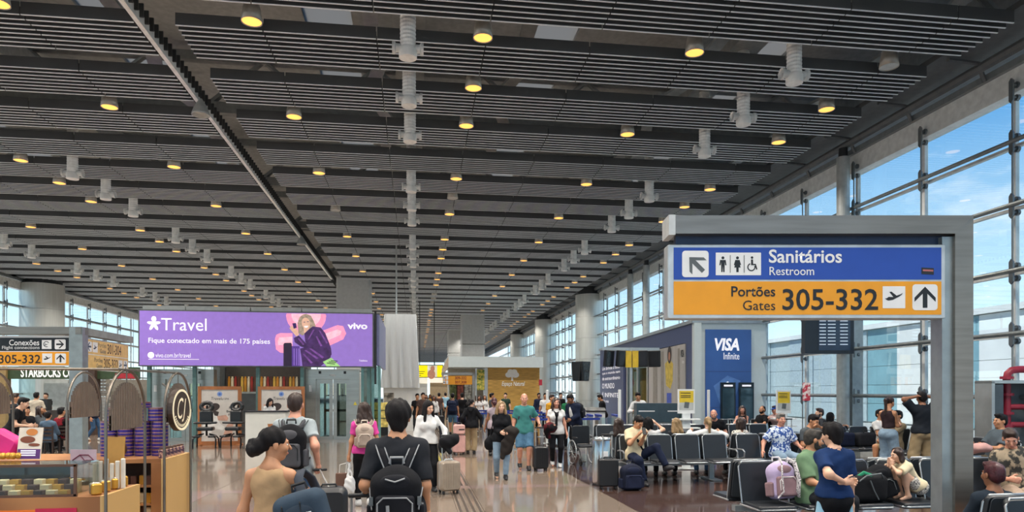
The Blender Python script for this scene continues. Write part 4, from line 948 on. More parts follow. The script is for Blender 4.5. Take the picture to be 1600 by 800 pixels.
def hand_prims(w, dirn, palm, side, curl, spread=1.0):
    """w wrist, dirn along the hand, palm = direction the palm faces; side +1 right hand"""
    f = dirn.normalized(); p = (palm - f * palm.dot(f)).normalized(); l = f.cross(p) * side  # l: towards the thumb
    P = [('rc', w - f * .05, .025, w + f * .02, .026), ('rc', w + f * .02 + l * .016, .022, w + f * .082 + l * .022, .017), ('rc', w + f * .02 - l * .014, .021, w + f * .078 - l * .024, .015), ('rc', w + f * .03, .02, w + f * .08, .017)]
    for i, (off, L) in enumerate(((.030, .070), (.010, .078), (-.011, .073), (-.030, .057))):
        q = w + f * (.085 - .004 * abs(i - 1)) + l * off; a = 0
        for sN, (fr, rr) in enumerate(((.44, .0092), (.31, .0085), (.25, .0075))):
            a += math.radians(curl) * (1.0, 1.1, .7)[sN]; dd = (f * math.cos(a) + p * math.sin(a) + l * (.05 * spread * (1 - i))).normalized(); e = q + dd * L * fr
            P.append(('rc', q, rr + .0006, e, rr - .0004, None, .012)); q = e
    q = w + f * .022 + l * .030; dd = (f * .62 + l * .72 + p * .30).normalized(); e = q + dd * .042; P.append(('rc', q, .0145, e, .011, None, .02))
    dd = (f * .86 + l * (.30 if curl < 50 else -.05) + p * (.35 if curl < 50 else .6)).normalized(); P.append(('rc', e, .0108, e + dd * .034, .0085, None, .012))
    return P
PEOPLE = {}
def person(label, px=None, d=None, face=0, sw=None, **k):
    return person_(label, px, d, face, sw=sw, **k)
def person_(label, px=None, d=None, face=0, ht=1.75, sex='m', lod='mid', skin='tan', pose=None, top=None, legs=None, shoes='#222222', hair=('short', 'black'), loc=None, fat=1.0, extra=(), hat=None, z0=0.0, beard=False, key=None, sw=None):
    P = dict(pelvis=(0, 0, .95), lean=0, side=0, twist=0, head=(0, 0), lh=(-.27, .05, .80), rh=(.27, .05, .80), lf=(-.10, -.01, .085), rf=(.10, -.01, .085), lp=(-.35, -1, -.2), rp=(.35, -1, -.2), lk=(-.12, 1, 0), rk=(.12, 1, 0), hands=('relax', 'relax'), ld=None, rd=None, lpalm=None, rpalm=None, toe=(0, 0))
    if pose: P.update(pose)
    S = ht / 1.755; hb, hh, hhand = (q / S for q in LOD[lod]); f = sex == 'f'
    if loc is None: X, Y = atd(px, d); loc = (X, Y, z0)
    rz = -math.radians(face)
    root = thing('person', label, 'person', loc, rz)
    pel = Vector(P['pelvis'])
    R = Matrix.Rotation(-math.radians(P['twist']), 3, 'Z') @ Matrix.Rotation(math.radians(P['side']), 3, 'Y') @ Matrix.Rotation(-math.radians(P['lean']), 3, 'X')
    T = lambda x, y, z: pel + R @ Vector((x, y, z))
    Rt = [list(r_) for r_ in R]
    sw = sw or (.145 if f else .163); am = .84 if f else 1.0
    shL, shR = T(-sw, -.01, .440), T(sw, -.01, .440)
    elL, wrL = ik(shL, P['lh'], .285, .25, R @ Vector(P['lp'])); elR, wrR = ik(shR, P['rh'], .285, .25, R @ Vector(P['rp']))
    hipL, hipR = pel + Vector((-.09, 0, -.03)), pel + Vector((.09, 0, -.03))
    knL, anL = ik(hipL, P['lf'], .43, .42, P['lk']); knR, anR = ik(hipR, P['rf'], .43, .42, P['rk'])
    nb, ntp = T(0, -.015, .512), T(0, .003, .580)
    HR = R @ Matrix.Rotation(math.radians(P['lean']) * .6, 3, 'X') @ Matrix.Rotation(-math.radians(P['head'][0]), 3, 'Z') @ Matrix.Rotation(math.radians(P['head'][1]), 3, 'X')
    H = lambda x, y, z: ntp + HR @ (Vector((0, .018, .098)) + Vector((x, y, z)) * 1.06)
    Hm = [list(r_) for r_ in HR]
    # ---- body
    if f:
        tor = [('el', T(0, 0, .335), (.132 * fat, .092 * fat, .165), Rt), ('el', T(0, -.005, .405), (.130, .078, .09), Rt), ('el', T(0, .003, .15), (.118 * fat, .088 * fat, .15), Rt), ('el', T(-.07, .078 * fat, .315), (.06, .055, .06), Rt), ('el', T(.07, .078 * fat, .315), (.06, .055, .06), Rt)]
        pelv = [('el', T(0, -.005, .0), (.165 * fat, .115 * fat, .125), Rt), ('el', T(-.075, -.055, -.03), (.088, .088, .09), Rt), ('el', T(.075, -.055, -.03), (.088, .088, .09), Rt)]
    else:
        tor = [('el', T(0, 0, .335), (.155 * fat, .108 * fat, .175), Rt), ('el', T(0, -.005, .405), (.150, .088, .095), Rt), ('el', T(0, .006, .14), (.14 * fat, .102 * fat, .17), Rt)]
        pelv = [('el', T(0, -.005, .0), (.158 * fat, .115 * fat, .12), Rt), ('el', T(-.07, -.05, -.03), (.085, .085, .09), Rt), ('el', T(.07, -.05, -.03), (.085, .085, .09), Rt)]
    trap = [('rc', nb + R @ Vector((0, 0, -.015)), .056, shL, .05 * am), ('rc', nb + R @ Vector((0, 0, -.015)), .056, shR, .05 * am)]
    lerp = lambda a, b, t: a + (b - a) * t
    longt = bool(legs) and legs.get('len', 1.95) > 1.2
    def armp(sh, el, wr, inf=0, t=2.0):
        o = []; r0, r1, r2, r3 = .051 * am + inf, .041 * am + inf, .042 * am + inf, .026 * am + inf * .9
        if t <= 1: e = lerp(sh, el, t); nn = (el - sh).normalized(); o.append(('rc', sh, r0, e + nn * .04, lerp(r0, r1, t) + inf * .4, [(e, nn)]))
        else:
            o.append(('rc', sh, r0, el, r1)); q = t - 1; e = lerp(el, wr, q); nn = (wr - el).normalized()
            if q >= .99: o.append(('rc', el, r2, wr, r3))
            else: o.append(('rc', el, r2, e + nn * .03, lerp(r2, r3, q) + inf * .2, [(e, nn)]))
        return o
    def legp(hip, kn, an, inf=0, t=2.0, flare=0.0):
        o = []; r0, r1, r2, r3 = (.088 if f else .084) * fat ** .5 + inf, .058 + inf, .056 + inf, .040 + inf + flare
        if t <= 1: e = lerp(hip, kn, t); nn = (kn - hip).normalized(); o.append(('rc', hip, r0, e + nn * .04, lerp(r0, r1, t) + inf * .3, [(e, nn)]))
        else:
            o.append(('rc', hip, r0, kn, r1 + flare * .5)); q = t - 1; nn = (an - kn).normalized(); e = lerp(kn, an, q)
            if inf == 0 and not longt: bk = nn.cross(Vector((1, 0, 0))).normalized(); o.append(('el', lerp(kn, an, .32) - Vector((0, .012, 0)), (.052, .055, .12), None))
            o.append(('rc', kn, r2 + flare * .5, e + nn * .03, lerp(r2, r3, q), [(e, nn)] if q < 1.05 else None))
        return o
    ft = []
    for an, kn, tw in ((anL, knL, P['toe'][0]), (anR, knR, P['toe'][1])):
        sh_ = (kn - an).normalized(); fw = Vector((0, 1, 0)) - sh_ * sh_.y * .85; fw.z = min(fw.z, .15) if an.z < .15 else fw.z; fw = Matrix.Rotation(-math.radians(tw), 3, 'Z') @ fw.normalized(); ft.append((an, fw))
    NK = ('rc', nb, .050 if f else .058, ntp + HR @ Vector((0, .005, .02)), .046 if f else .054)
    shr = lambda L, q: [(a[0], a[1], tuple(r_ - q for r_ in a[2]), *a[3:]) if a[0] == 'el' else (a[0], a[1], a[2] - q, a[3], a[4] - q, *a[5:]) for a in L]
    bp = shr(tor + pelv, .012) + shr(trap, .004) + armp(shL, elL, wrL) + armp(shR, elR, wrR) + shr(legp(hipL, knL, anL) + legp(hipR, knR, anR), .014 if longt else .002) + [NK]
    for an, fw in ft: bp += [('rc', an - fw * .03 - Vector((0, 0, .03)), .035, an + fw * .13 - Vector((0, 0, .045)), .028)]
    parts = [(*sdf_mesh(bp, hb, .05, S=S), 0)]
    # ---- head
    hp = [('el', H(0, -.014, .034), (.075, .096, .088), Hm), ('el', H(0, .022, -.035), (.058, .066, .088), Hm), ('el', H(0, .05, -.088), (.026, .028, .024), Hm), ('el', H(0, .080, .022), (.046, .018, .014), Hm, None, None, .02),
          ('rc', H(0, .090, .006), .0085, H(0, .112, -.026), .0135, None, .014), ('el', H(-.036, .068, -.026), (.024, .022, .022), Hm), ('el', H(.036, .068, -.026), (.024, .022, .022), Hm), ('el', H(0, .086, -.060), (.022, .012, .013), Hm, None, None, .015),
          ('el', H(-.077, -.006, -.008), (.011, .022, .033), Hm, None, None, .012), ('el', H(.077, -.006, -.008), (.011, .022, .033), Hm, None, None, .012), NK]
    sock = [(('el', H(-.031, .100, .004), (.019, .020, .012), Hm), 0.0), (('el', H(.031, .100, .004), (.019, .020, .012), Hm), 0.0)]
    parts.append((*sdf_mesh(hp, hh, .035, subtract=sock, S=S), 0))
    def hb_ball(c, r_, m):
        v, q = ball_arr((0, 0, 0), r_); v = np.array([list(H(*(Vector(c) + Vector(x)))) for x in v]) * S; parts.append((v, q, m))
    for sx in (-1, 1):
        hb_ball((sx * .031, .078, .004), (.014, .011, .0085), 2); hb_ball((sx * .031, .0865, .004), (.0065, .0045, .0065), 3); hb_ball((sx * .033, .092, .026), (.019, .006, .004), 4)
    hb_ball((0, .0935, -.0605), (.021, .0075, .0075), 1)
    # ---- hands
    for sd, wr, el, kd, dr, pl in ((-1, wrL, elL, P['hands'][0], P['ld'], P['lpalm']), (1, wrR, elR, P['hands'][1], P['rd'], P['rpalm'])):
        dirn = Vector(dr) if dr else (wr - el); palm = Vector(pl) if pl else Vector((-sd * 1.0, .1, -.15))
        if abs(dirn.normalized().dot(palm.normalized())) > .93: palm = Vector((0, 0, -1))
        cu = {'relax': 24, 'grip': 68, 'flat': 7, 'fist': 80, 'soft': 40}[kd]
        parts.append((*sdf_mesh(hand_prims(wr, dirn, palm, sd, cu), hhand, .02, S=S), 0))
    hc = HAIR[hair[1]]
    me = np_mesh('body', parts, [SKIN[skin], LIPS, EYEW, IRIS, hc]); link('body', me, root)
    kid = lambda name, vf, mats: link(name, np_mesh(name, [(*vf, 0)], mats), root)
    wr1 = lambda X, Y, Z: .0035 * np.sin(21 * Z + 9 * X) * np.cos(17 * X + 7 * Y) + .002 * np.sin(47 * Z - 30 * X + 20 * Y)
    up = R @ Vector((0, 0, 1))
    # ---- top
    if top:
        t = dict(col=None, sleeve=.55, hem=-.09, loose=.016, neck=.018, name='shirt', open=False); t.update(top); inf = t['loose']
        gr = lambda L, q: [(a[0], a[1], tuple(r_ + q for r_ in a[2]), *a[3:]) if a[0] == 'el' else (a[0], a[1], a[2] + q, a[3], a[4] + q, *a[5:]) for a in L]
        cl_ = [(T(0, 0, t['hem']), tuple(-up)), (T(0, 0, .56), tuple(up))]; lo_ = (legs or {}).get('loose', .014)
        wc = lambda L: [((*a, None, cl_) if a[0] == 'el' else (*a[:5], cl_)) for a in L]
        hw_ = (.088 if f else .084) * fat ** .5 + lo_ + .011
        pr = wc(gr(tor + pelv, inf) + [('el', T(0, -.012, -.07), ((.172 if f else .165) * fat + inf, .128 * fat + inf, .13), Rt)])
        if t['hem'] < .04: pr += wc([('rc', hipL + R @ Vector((0, 0, .06)), hw_, hipL + R @ Vector((0, 0, -.12)), hw_), ('rc', hipR + R @ Vector((0, 0, .06)), hw_, hipR + R @ Vector((0, 0, -.12)), hw_)])
        if t['sleeve'] > 0: pr += wc(gr(trap, inf * .6)) + armp(shL, elL, wrL, inf, t['sleeve']) + armp(shR, elR, wrR, inf, t['sleeve'])
        else: pr += [('el', T(0, -.02, .43), (.115, .075, .08), Rt), ('rc', T(-.085, -.01, .49), .022, T(-.10, 0, .38), .05), ('rc', T(.085, -.01, .49), .022, T(.10, 0, .38), .05)]
        kid(t['name'], sdf_mesh(pr, hb,   .045, subtract=[(NK, t['neck'])] if t['neck'] is not None else (), noise=wr1, S=S), [t['col']])
        if t.get('hood'): kid('hood', sdf_mesh([('el', T(0, -.09, .50), (.12, .07, .07), Rt), ('rc', T(-.07, -.05, .52), .03, T(0, -.14, .44), .05), ('rc', T(.07, -.05, .52), .03, T(0, -.14, .44), .05)], hb, .04, S=S), [t['col']])
    # ---- trousers
    if legs:
        t = dict(col=None, len=1.95, loose=.014, waist=.09, name='trousers', flare=0.0); t.update(legs); inf = t['loose']
        wcl = [(T(0, 0, t['waist']), tuple(up))]; pr = [(a[0], a[1], tuple(r_ + inf - .003 for r_ in a[2]), a[3], None, wcl) for a in pelv] + legp(hipL, knL, anL, inf, t['len'], t['flare']) + legp(hipR, knR, anR, inf, t['len'], t['flare'])
        kid(t['name'], sdf_mesh(pr, hb, .035, noise=wr1, S=S), [t['col']])
    # ---- shoes
    if shoes:
        sm_ = M('shoe_' + shoes[1:], shoes, .5); so = M('shoe_sole', '#d8d6d0', .6)
        for an, fw in ft:
            upv = Vector((0, 0, 1)) if an.z < .15 else (Vector((0, 0, 1)) - fw * fw.z).normalized()
            o = kid('shoe', sdf_mesh([('rc', an - fw * .035 - upv * .035, .046, an + fw * .12 - upv * .05, .036), ('rc', an - upv * .0, .046, an - upv * .04, .05), ('rc', an + fw * .04 - upv * .035, .043, an + fw * .15 - upv * .055, .03)], max(hb * .8, .01), .03, clips=[(an - upv * .083, tuple(-upv))], S=S), [sm_])
    # ---- hair
    st = hair[0]; hz = .006
    ra = 1.6 if st in ('thick', 'wavy', 'bun', 'bob') else 1.0
    rough = lambda X, Y, Z: ra * .0035 * np.sin(75 * X + 20 * Z) * np.sin(80 * Y + 15 * Z) + ra * .003 * np.sin(38 * Z + 50 * X) * np.cos(44 * Y)
    fr = lambda a, b_: (tuple(H(*a)), tuple(HR @ Vector(b_)))
    if st != 'bald':
        hp2 = [('el', H(0, -.022, .042), (.088, .102, .094), Hm)]; sub = []
        if st in ('short', 'buzz', 'thick'):
            g = {'short': .0, 'buzz': -.008, 'thick': .008}[st]
            hp2 = [('el', H(0, -.022, .040), (.084 + g, .103 + g, .094 + g), Hm), ('el', H(0, -.05, -.01), (.072, .062, .07), Hm)]
            if st == 'thick': hp2[0] = ('el', H(0, -.022, .036), (.100, .112, .100), Hm); hp2.append(('el', H(0, -.06, -.055), (.062, .045, .06), Hm))
            if st != 'buzz': hp2.append(('el', H(0, .045, .10), (.062, .05, .03), Hm))
            sub = [(('el', H(0, .105, -.045), (.085, .075, .105), Hm), 0), (('el', H(-.08, .02, -.065), (.03, .06, .07), Hm), 0), (('el', H(.08, .02, -.065), (.03, .06, .07), Hm), 0)]
        else:
            sub = [(('el', H(0, .108, -.040), (.066, .072, .105), Hm), 0)]
        if st in ('long', 'wavy'):
            L = hair[2] if len(hair) > 2 else .30
            for sx in (-1, 0, 1): hp2.append(('rc', H(sx * .055, -.045 + .01 * abs(sx), .03), .055, H(0, 0, 0) + HR @ Vector((sx * .075, -.06, -.05)) + R @ Vector((sx * .02, -.03, -L + .02 * abs(sx))), .04 if st == 'long' else .055))
            if st == 'long' or len(hair) > 3:
                for sx in (-1, 1): hp2.append(('rc', H(sx * .072, .015, .02), .03, H(sx * .085, .035, -.10) + R @ Vector((sx * .01, .02, -max(L - .14, .04))), .028))
        if st == 'bob': hp2 += [('rc', H(sx * .06, -.02, .03), .05, H(sx * .075, -.02, -.10), .045) for sx in (-1, 1)] + [('rc', H(0, -.06, .02), .06, H(0, -.07, -.10), .055)]
        if st == 'bun': hp2 += [('el', H(0, -.115, -.02), (.06, .06, .065), Hm), ('el', H(.0, -.15, -.045), (.05, .045, .05), Hm), ('el', H(-.03, -.16, .0), (.035, .03, .035), Hm)]
        if st == 'pony': hp2 += [('rc', H(0, -.115, .04), .03, H(0, -.16, .0), .035), ('rc', H(0, -.16, .0), .036, H(0, -.12, 0) + R @ Vector((0, -.05, -.30)), .02)]
        kid('hair', sdf_mesh(hp2, hh, .03, subtract=sub, noise=rough, S=S), [hc])
    else:
        kid('hair_fringe', sdf_mesh([('el', H(0, -.05, -.01), (.076, .068, .05), Hm), ('el', H(-.066, -.02, -.005), (.014, .03, .03), Hm), ('el', H(.066, -.02, -.005), (.014, .03, .03), Hm)], hh, .02, subtract=[(('el', H(0, .08, 0), (.09, .08, .12), Hm), 0)], S=S), [hc])
    if beard: kid('beard', sdf_mesh([('el', H(0, .030, -.075), (.060, .066, .05), Hm), ('el', H(-.05, .02, -.04), (.018, .03, .05), Hm), ('el', H(.05, .02, -.04), (.018, .03, .05), Hm)], hh, .02, subtract=[(('el', H(0, .108, -.055), (.026, .03, .014), Hm), 0)], S=S), [hc])
    if hat: kid('cap', sdf_mesh([('el', H(0, -.02, .055), (.090, .108, .090), Hm, None, [fr((0, 0, .03), (0, 0, -1))]), ('el', H(0, .11, .035), (.07, .075, .010), Hm)], hh, .015, S=S), [hat])
    for ex in extra: ex(dict(T=T, R=R, H=H, HR=HR, S=S, root=root, kid=kid, hb=hb, wrL=wrL, wrR=wrR, elL=elL, elR=elR, shL=shL, shR=shR, tor=tor, hipR=hipR, knR=knR))
    mw = Matrix.Translation(loc) @ Matrix.Rotation(rz, 4, 'Z')
    res = dict(root=root, S=S, mw=mw, T=lambda x, y, z: mw @ (T(x, y, z) * S), R=mw.to_3x3() @ R, wl=mw @ (wrL * S), wr=mw @ (wrR * S), rz=rz, loc=Vector(loc))
    if key: PEOPLE[key] = res
    return res
SEAT = dict(pelvis=(0, 0, .56), lean=-8, lf=(-.12, .44, .085), rf=(.12, .44, .085), lh=(-.14, .30, .66), rh=(.14, .30, .66), hands=('soft', 'soft'))
def seat(**k): q = dict(SEAT); q.update(k); return q
# ================================================================== luggage
def frame_thing(name, label, cat, loc, Rm, S=1.0):
    o = thing(name, label, cat, loc); o.rotation_euler = Rm.to_euler(); o.scale = (S, S, S); return o
def sdf_part(name, prims, h, m, parent, k=.03, clips=(), noise=None):
    me = np_mesh(name, [(*sdf_mesh(prims, h, k, clips=clips, noise=noise), 0)], [m]); return link(name, me, parent)
wob = lambda X, Y, Z: .004 * np.sin(19 * Z + 11 * X) * np.cos(15 * X + 9 * Y)
def backpack(label, loc, Rm, w=.31, h=.47, dp=.17, m=None, m2=None, trim=None, lod=.012, straps=True, S=1.0, name='backpack', front=.24, logo=None, drop=None, boxy=False):
    """local: -y points away from the wearer, z up"""
    r = frame_thing(name, label, 'backpack', loc, Rm, S); m2 = m2 or m; trim = trim or m2
    bd = [('bx', (0, -dp / 2, 0), (w / 2, dp / 2, h / 2), None, min(.075, dp * .45))] if boxy else [('bx', (0, -dp / 2, -h * .08), (w / 2, dp / 2, h * .42), None, min(.07, dp * .42)), ('el', (0, -dp * .48, h * .20), (w * .48, dp * .52, h * .30), None)]
    sdf_part('body', bd, lod, m, r, k=.06, noise=wob)
    sdf_part('front_pocket', [('bx', (0, -dp - .012, -h * .17), (w * .40, .04, h * .26), None, .03)], lod, m2, r, noise=wob)
    sdf_part('upper_pocket', [('el', (0, -dp + .015, h * .24), (w * .34, .035, h * .14), None)], lod, m2, r, noise=wob)
    for s in (-1, 1): sdf_part('side_pocket', [('bx', (s * (w / 2 + .005), -dp * .5, -h * .24), (.025, dp * .36, h * .19), None, .02)], lod, m2, r)
    MB().tube([(-.05, -.03, h / 2 + .0), (-.045, -.03, h / 2 + .045), (.045, -.03, h / 2 + .045), (.05, -.03, h / 2 + .0)], .011, 8).build('handle', trim, r)
    x, z0, z1, yy = w * .35, -h * .38, h * .06, -dp - .053
    MB().tube([(-x, yy, z0 + .05), (-x, yy, z1 - .04), (-x + .04, yy, z1), (x - .04, yy, z1), (x, yy, z1 - .04), (x, yy, z0 + .05)], .006, 6).build('zip', trim, r)
    if logo is not None: MB().b2((-.05, -dp - .035, h * .25), (.05, -dp - .028, h * .29)).build('badge', logo, r)
    if straps:
        D = drop if drop is not None else h * .40 + .07
        for s in (-1, 1):
            b = MB(); b.smooth = True
            P = [(s * .055, -.02, h * .40), (s * .10, .005, D - .06), (s * .13, .06, D), (s * .135, .13, D + .015), (s * .125, front - .03, D - .09), (s * .125, front - .01, D - .22), (s * .14, front - .08, D - .40), (s * (w / 2), .06, -h * .30), (s * w * .46, -.03, -h * .36)]; b.tube(P, .032, 8, r2=.010); b.build('strap', m2, r)
            
            for e in (-.03, .03): MB().tube([(s * .055 + e, -.032, h * .40), (s * .10 + e, -.008, D - .06), (s * .13 + e, .055, D + .012), (s * .135 + e, .13, D + .026)], .005, 6).build('strap_piping', trim, r)
    return r
def worn(p, label, **k):
    S = p['S']; return backpack(label, p['T'](0, -.135 - k.pop('off', 0), k.pop('zz', .26)), p['R'], S=S, **k)
def suitcase(label, loc, rz, w=.38, dp=.25, h=.54, m=None, handle=1.0, tilt=0.0, ribs=True, trim=None, corner=.06, name='suitcase'):
    r = thing(name, label, 'suitcase', loc, rz)
    if tilt: r.rotation_euler = (tilt, 0, rz)
    b = MB(); b.smooth = True; b.rbox((0, 0, .06 + h / 2), (w, dp, h), corner, 4, axis='y'); b.build('shell', m, r)
    if ribs:
        for k in range(7):
            x = -w / 2 + w * (k + 1) / 8; MB().b2((x - .008, -dp / 2 - .005, .06 + .06), (x + .008, dp / 2 + .005, h)).build('rib', m, r)
    MB().rbox((0, 0, .06 + h / 2), (w + .004, .014, h + .004), corner, 4, axis='y').build('zip_band', trim or DARK, r)
    for sx in (-1, 1):
        for sy in (-1, 1): MB().cyl((sx * (w / 2 - .05) - .012, sy * (dp / 2 - .045), .03), (sx * (w / 2 - .05) + .012, sy * (dp / 2 - .045), .03), .03, 12).b2((sx * (w / 2 - .05) - .018, sy * (dp / 2 - .045) - .018, .03), (sx * (w / 2 - .05) + .018, sy * (dp / 2 - .045) + .018, .075)).build('wheel', BLACK, r)
    MB().tube([(-.08, 0, .06 + h), (-.07, 0, .06 + h + .028), (.07, 0, .06 + h + .028), (.08, 0, .06 + h)], .012, 8).build('carry_handle', trim or DARK, r)
    if handle > 0:
        z = handle
        for sx in (-1, 1): MB().cyl((sx * .085, dp / 2 - .035, .06 + h - .02), (sx * .085, dp / 2 - .035, z), .011, 8).build('pull_rod', ALU, r)
        MB().rbox((0, dp / 2 - .035, z), (.22, .035, .035), .016, 3, axis='x').build('pull_grip', BLACK, r)
    return r
# ================================================================== waiting seats
PAD = M('seat_leather', '#1d2126', .38, var=.12, vs=4, spec=.5, bump=.05, bs=60); EDGE = M('seat_edge', '#b9bdbf', .3, .8); BEAM = M('seat_beam', '#9aa1a3', .35, .6); PADB = M('seat_back_shell', '#33393f', .45)
_sm = {}
def seat_meshes():
    if _sm: return _sm
    a = math.radians(12); w = .50
    b = MB(); b.smooth = True; b.rbox((0, 0, 0), (w, .055, .50), .05, 4, axis='y'); b.v = [(x, y + math.tan(a) * z, z) for x, y, z in b.v]; me = b.mesh('backrest'); me.materials.append(PAD); _sm['back'] = me
    b = MB(); b.rbox((0, 0, 0), (w - .06, .012, .46), .04, 4, axis='y'); b.v = [(x, y + math.tan(a) * z + .034, z) for x, y, z in b.v]; me = b.mesh('back_shell'); me.materials.append(PADB); _sm['shell'] = me
    b = MB(); b.smooth = True; q = [(-w / 2 + .005, -.25), (-w / 2, .19), (-w / 2 + .05, .25), (w / 2 - .05, .25), (w / 2, .19), (w / 2 - .005, -.25)]
    b.tube([(x, -.012 + math.tan(a) * z, z) for x, z in q], .011, 6); me = b.mesh('edge_frame'); me.materials.append(EDGE); _sm['edge'] = me
    b = MB(); b.smooth = True; b.rbox((0, -.25, 0), (w, .48, .07), .06, 4, axis='z'); me = b.mesh('seat_pad'); me.materials.append(PAD); _sm['pan'] = me
    b = MB(); b.tube([(-w / 2, 0, -.01), (-w / 2, -.44, -.01), (-w / 2 + .05, -.495, -.01), (w / 2 - .05, -.495, -.01), (w / 2, -.44, -.01), (w / 2, 0, -.01)], .012, 6); me = b.mesh('pan_frame'); me.materials.append(EDGE); _sm['pedge'] = me
    b = MB(); b.tube([(0, .02, .62), (0, -.10, .64), (0, -.33, .64), (0, -.40, .60), (0, -.38, .50), (0, -.2, .45), (0, .0, .44)], .016, 8); me = b.mesh('armrest'); me.materials.append(EDGE); _sm['arm'] = me
    return _sm
def bench(label, x0, y0, n, rz=0.0, pitch=.58, double=True, arms=(0,), group=None):
    m = seat_meshes(); L = n * pitch
    r = thing('seat_row', label, 'bench', (x0, y0, 0), rz, group)
    for side in ((0, 1) if double else (0,)):
        yo, rr = (0, 0) if side == 0 else (.34, PI)
        for i in range(n):
            x = (i + .5) * pitch
            for k, z, dy in (('back', .68, .03), ('shell', .68, .03), ('edge', .68, .03), ('pan', .42, 0), ('pedge', .42, 0)):
                link(m[k].name, m[k], r, (x, yo + (dy if side == 0 else -dy), z), (0, 0, rr))
        for i in arms: link('armrest', m['arm'], r, (i * pitch, yo, 0), (0, 0, rr))
    yb = .17 if double else .02
    MB().b2((.05, yb - .05, .30), (L - .05, yb + .05, .37)).build('beam', BEAM, r)
    for i in range(n):
        x = (i + .5) * pitch; MB().b2((x - .04, yb - (.45 if double else .35), .355), (x + .04, yb + (.45 if double else .05), .39)).build('bracket', BEAM, r)
    for x in ((.3 * L / n * 1.7, L - .3 * L / n * 1.7) if n > 2 else (L / 2,)):
        MB().b2((x - .05, yb - .04, .02), (x + .05, yb + .04, .31)).build('pedestal', BEAM, r); MB().rbox((x, yb, .012), (.22, .62, .024), .03, 3, axis='z').build('foot', BEAM, r)
    return r
BC_Y, BA_Y, BD_Y = 8.07, 13.35, 17.4
bench('near row of black seats back to back carrying the lavender backpack', 3.91, BC_Y, 8, pitch=.62, arms=(5.95,))
bench('black seat row back to back where the man in cream shirt sits', 3.99, BA_Y, 4, arms=(0, 4))
bench('black seat row back to back where the man in patterned blue shirt sits', 6.46, BA_Y, 4, arms=(0,))
bench('black seat row back to back behind the steel litter bin', 4.59, BD_Y, 4, arms=(0,))
bench('black seat row back to back where the older man in black polo sits', 7.05, BD_Y, 4, arms=(0,))
bench('black seat row before the blue pod banner', 9.3, 20.6, 4, double=False, arms=(0, 4))
bench('black seat row along the glass behind the boy', 10.7, 17.9, 2, rz=-PI / 2, arms=(0,))
bench('black seat row by the glass loaded with dark bags', 10.1, 15.9, 3, double=False, arms=(0,))
bench('short black seat row by the glass behind the man with raised arms', 11.35, 15.2, 2, rz=-PI / 2, double=False)
bench('short black seat row by the fire hose cabinet', 10.55, 12.0, 2, rz=-PI / 2, double=False)
bench('black seat row turned away below the big sign', 4.7, 4.95, 3, rz=0, double=True)
# ================================================================== litter bin, wheelchair, totems, posts
X, Y = gnd(941, 757)
r = thing('litter_bin', 'tall round stainless steel litter bin beside the seats', 'bin', (X, Y, 0))
BST = M('bin_steel', '#c4c8c8', .16, .95, var=.04, vs=2, stretch=(8, 8, .3))
b = MB(); b.smooth = True; b.lathe((0, 0, 0), [(.19, .02), (.195, .03), (.195, .86), (.19, .87)], 32); b.build('drum', BST, r)
b = MB(); b.smooth = True; b.lathe((0, 0, 0), [(.198, .86), (.205, .885), (.20, .91), (.15, .915), (.145, .89)], 32, cap=False); b.build('rim', BST, r); MB().cyl((0, 0, .87), (0, 0, .885), .15, 24).build('opening', BLACK, r)
MB().b2((-.06, -.20, .55), (.06, -.185, .66)).build('notice', SWHITE, r); MB().lathe((0, 0, 0), [(.196, 0), (.196, .02)], 32).build('base', BLACK, r)
def wheelchair(px, d, rz, label):
    X, Y = atd(px, d); r = thing('wheelchair', label, 'wheelchair', (X, Y, 0), rz)
    for sx in (-1, 1):
        b = MB(); b.tube([(sx * .27, .1 + .29 * math.cos(t), .30 + .29 * math.sin(t)) for t in [2 * PI * k / 20 for k in range(21)]], .014, 6)
        for k in range(6): t = PI * k / 6; b.tube([(sx * .27, .1 + .28 * math.cos(t), .30 + .28 * math.sin(t)), (sx * .27, .1 - .28 * math.cos(t), .30 - .28 * math.sin(t))], .004, 4)
        b.build('wheel', ALU, r)
        MB().tube([(sx * .23, .28, .95), (sx * .23, .22, .90), (sx * .23, .20, .45), (sx * .23, -.25, .42), (sx * .22, -.42, .12)], .013, 8).build('side_frame', DARK, r)
        MB().cyl((sx * .22 - .012, -.34, .09), (sx * .22 + .012, -.34, .09), .09, 14).build('caster', BLACK, r); MB().b2((sx * .22 - .07, -.52, .10), (sx * .22 + .07, -.38, .12)).build('foot_plate', BLACK, r)
        MB().rbox((sx * .24, -.02, .66), (.05, .30, .03), .015, 2, axis='z').build('arm_pad', BLACK, r)
    MB().rbox((0, 0, .45), (.44, .44, .05), .03, 3, axis='z').build('seat', PAD, r); MB().rbox((0, .21, .72), (.44, .04, .46), .04, 3, axis='y').build('backrest', PAD, r)
wheelchair(912, 17.2, .15, 'folded black wheelchair with steel wheels beside the seat row')
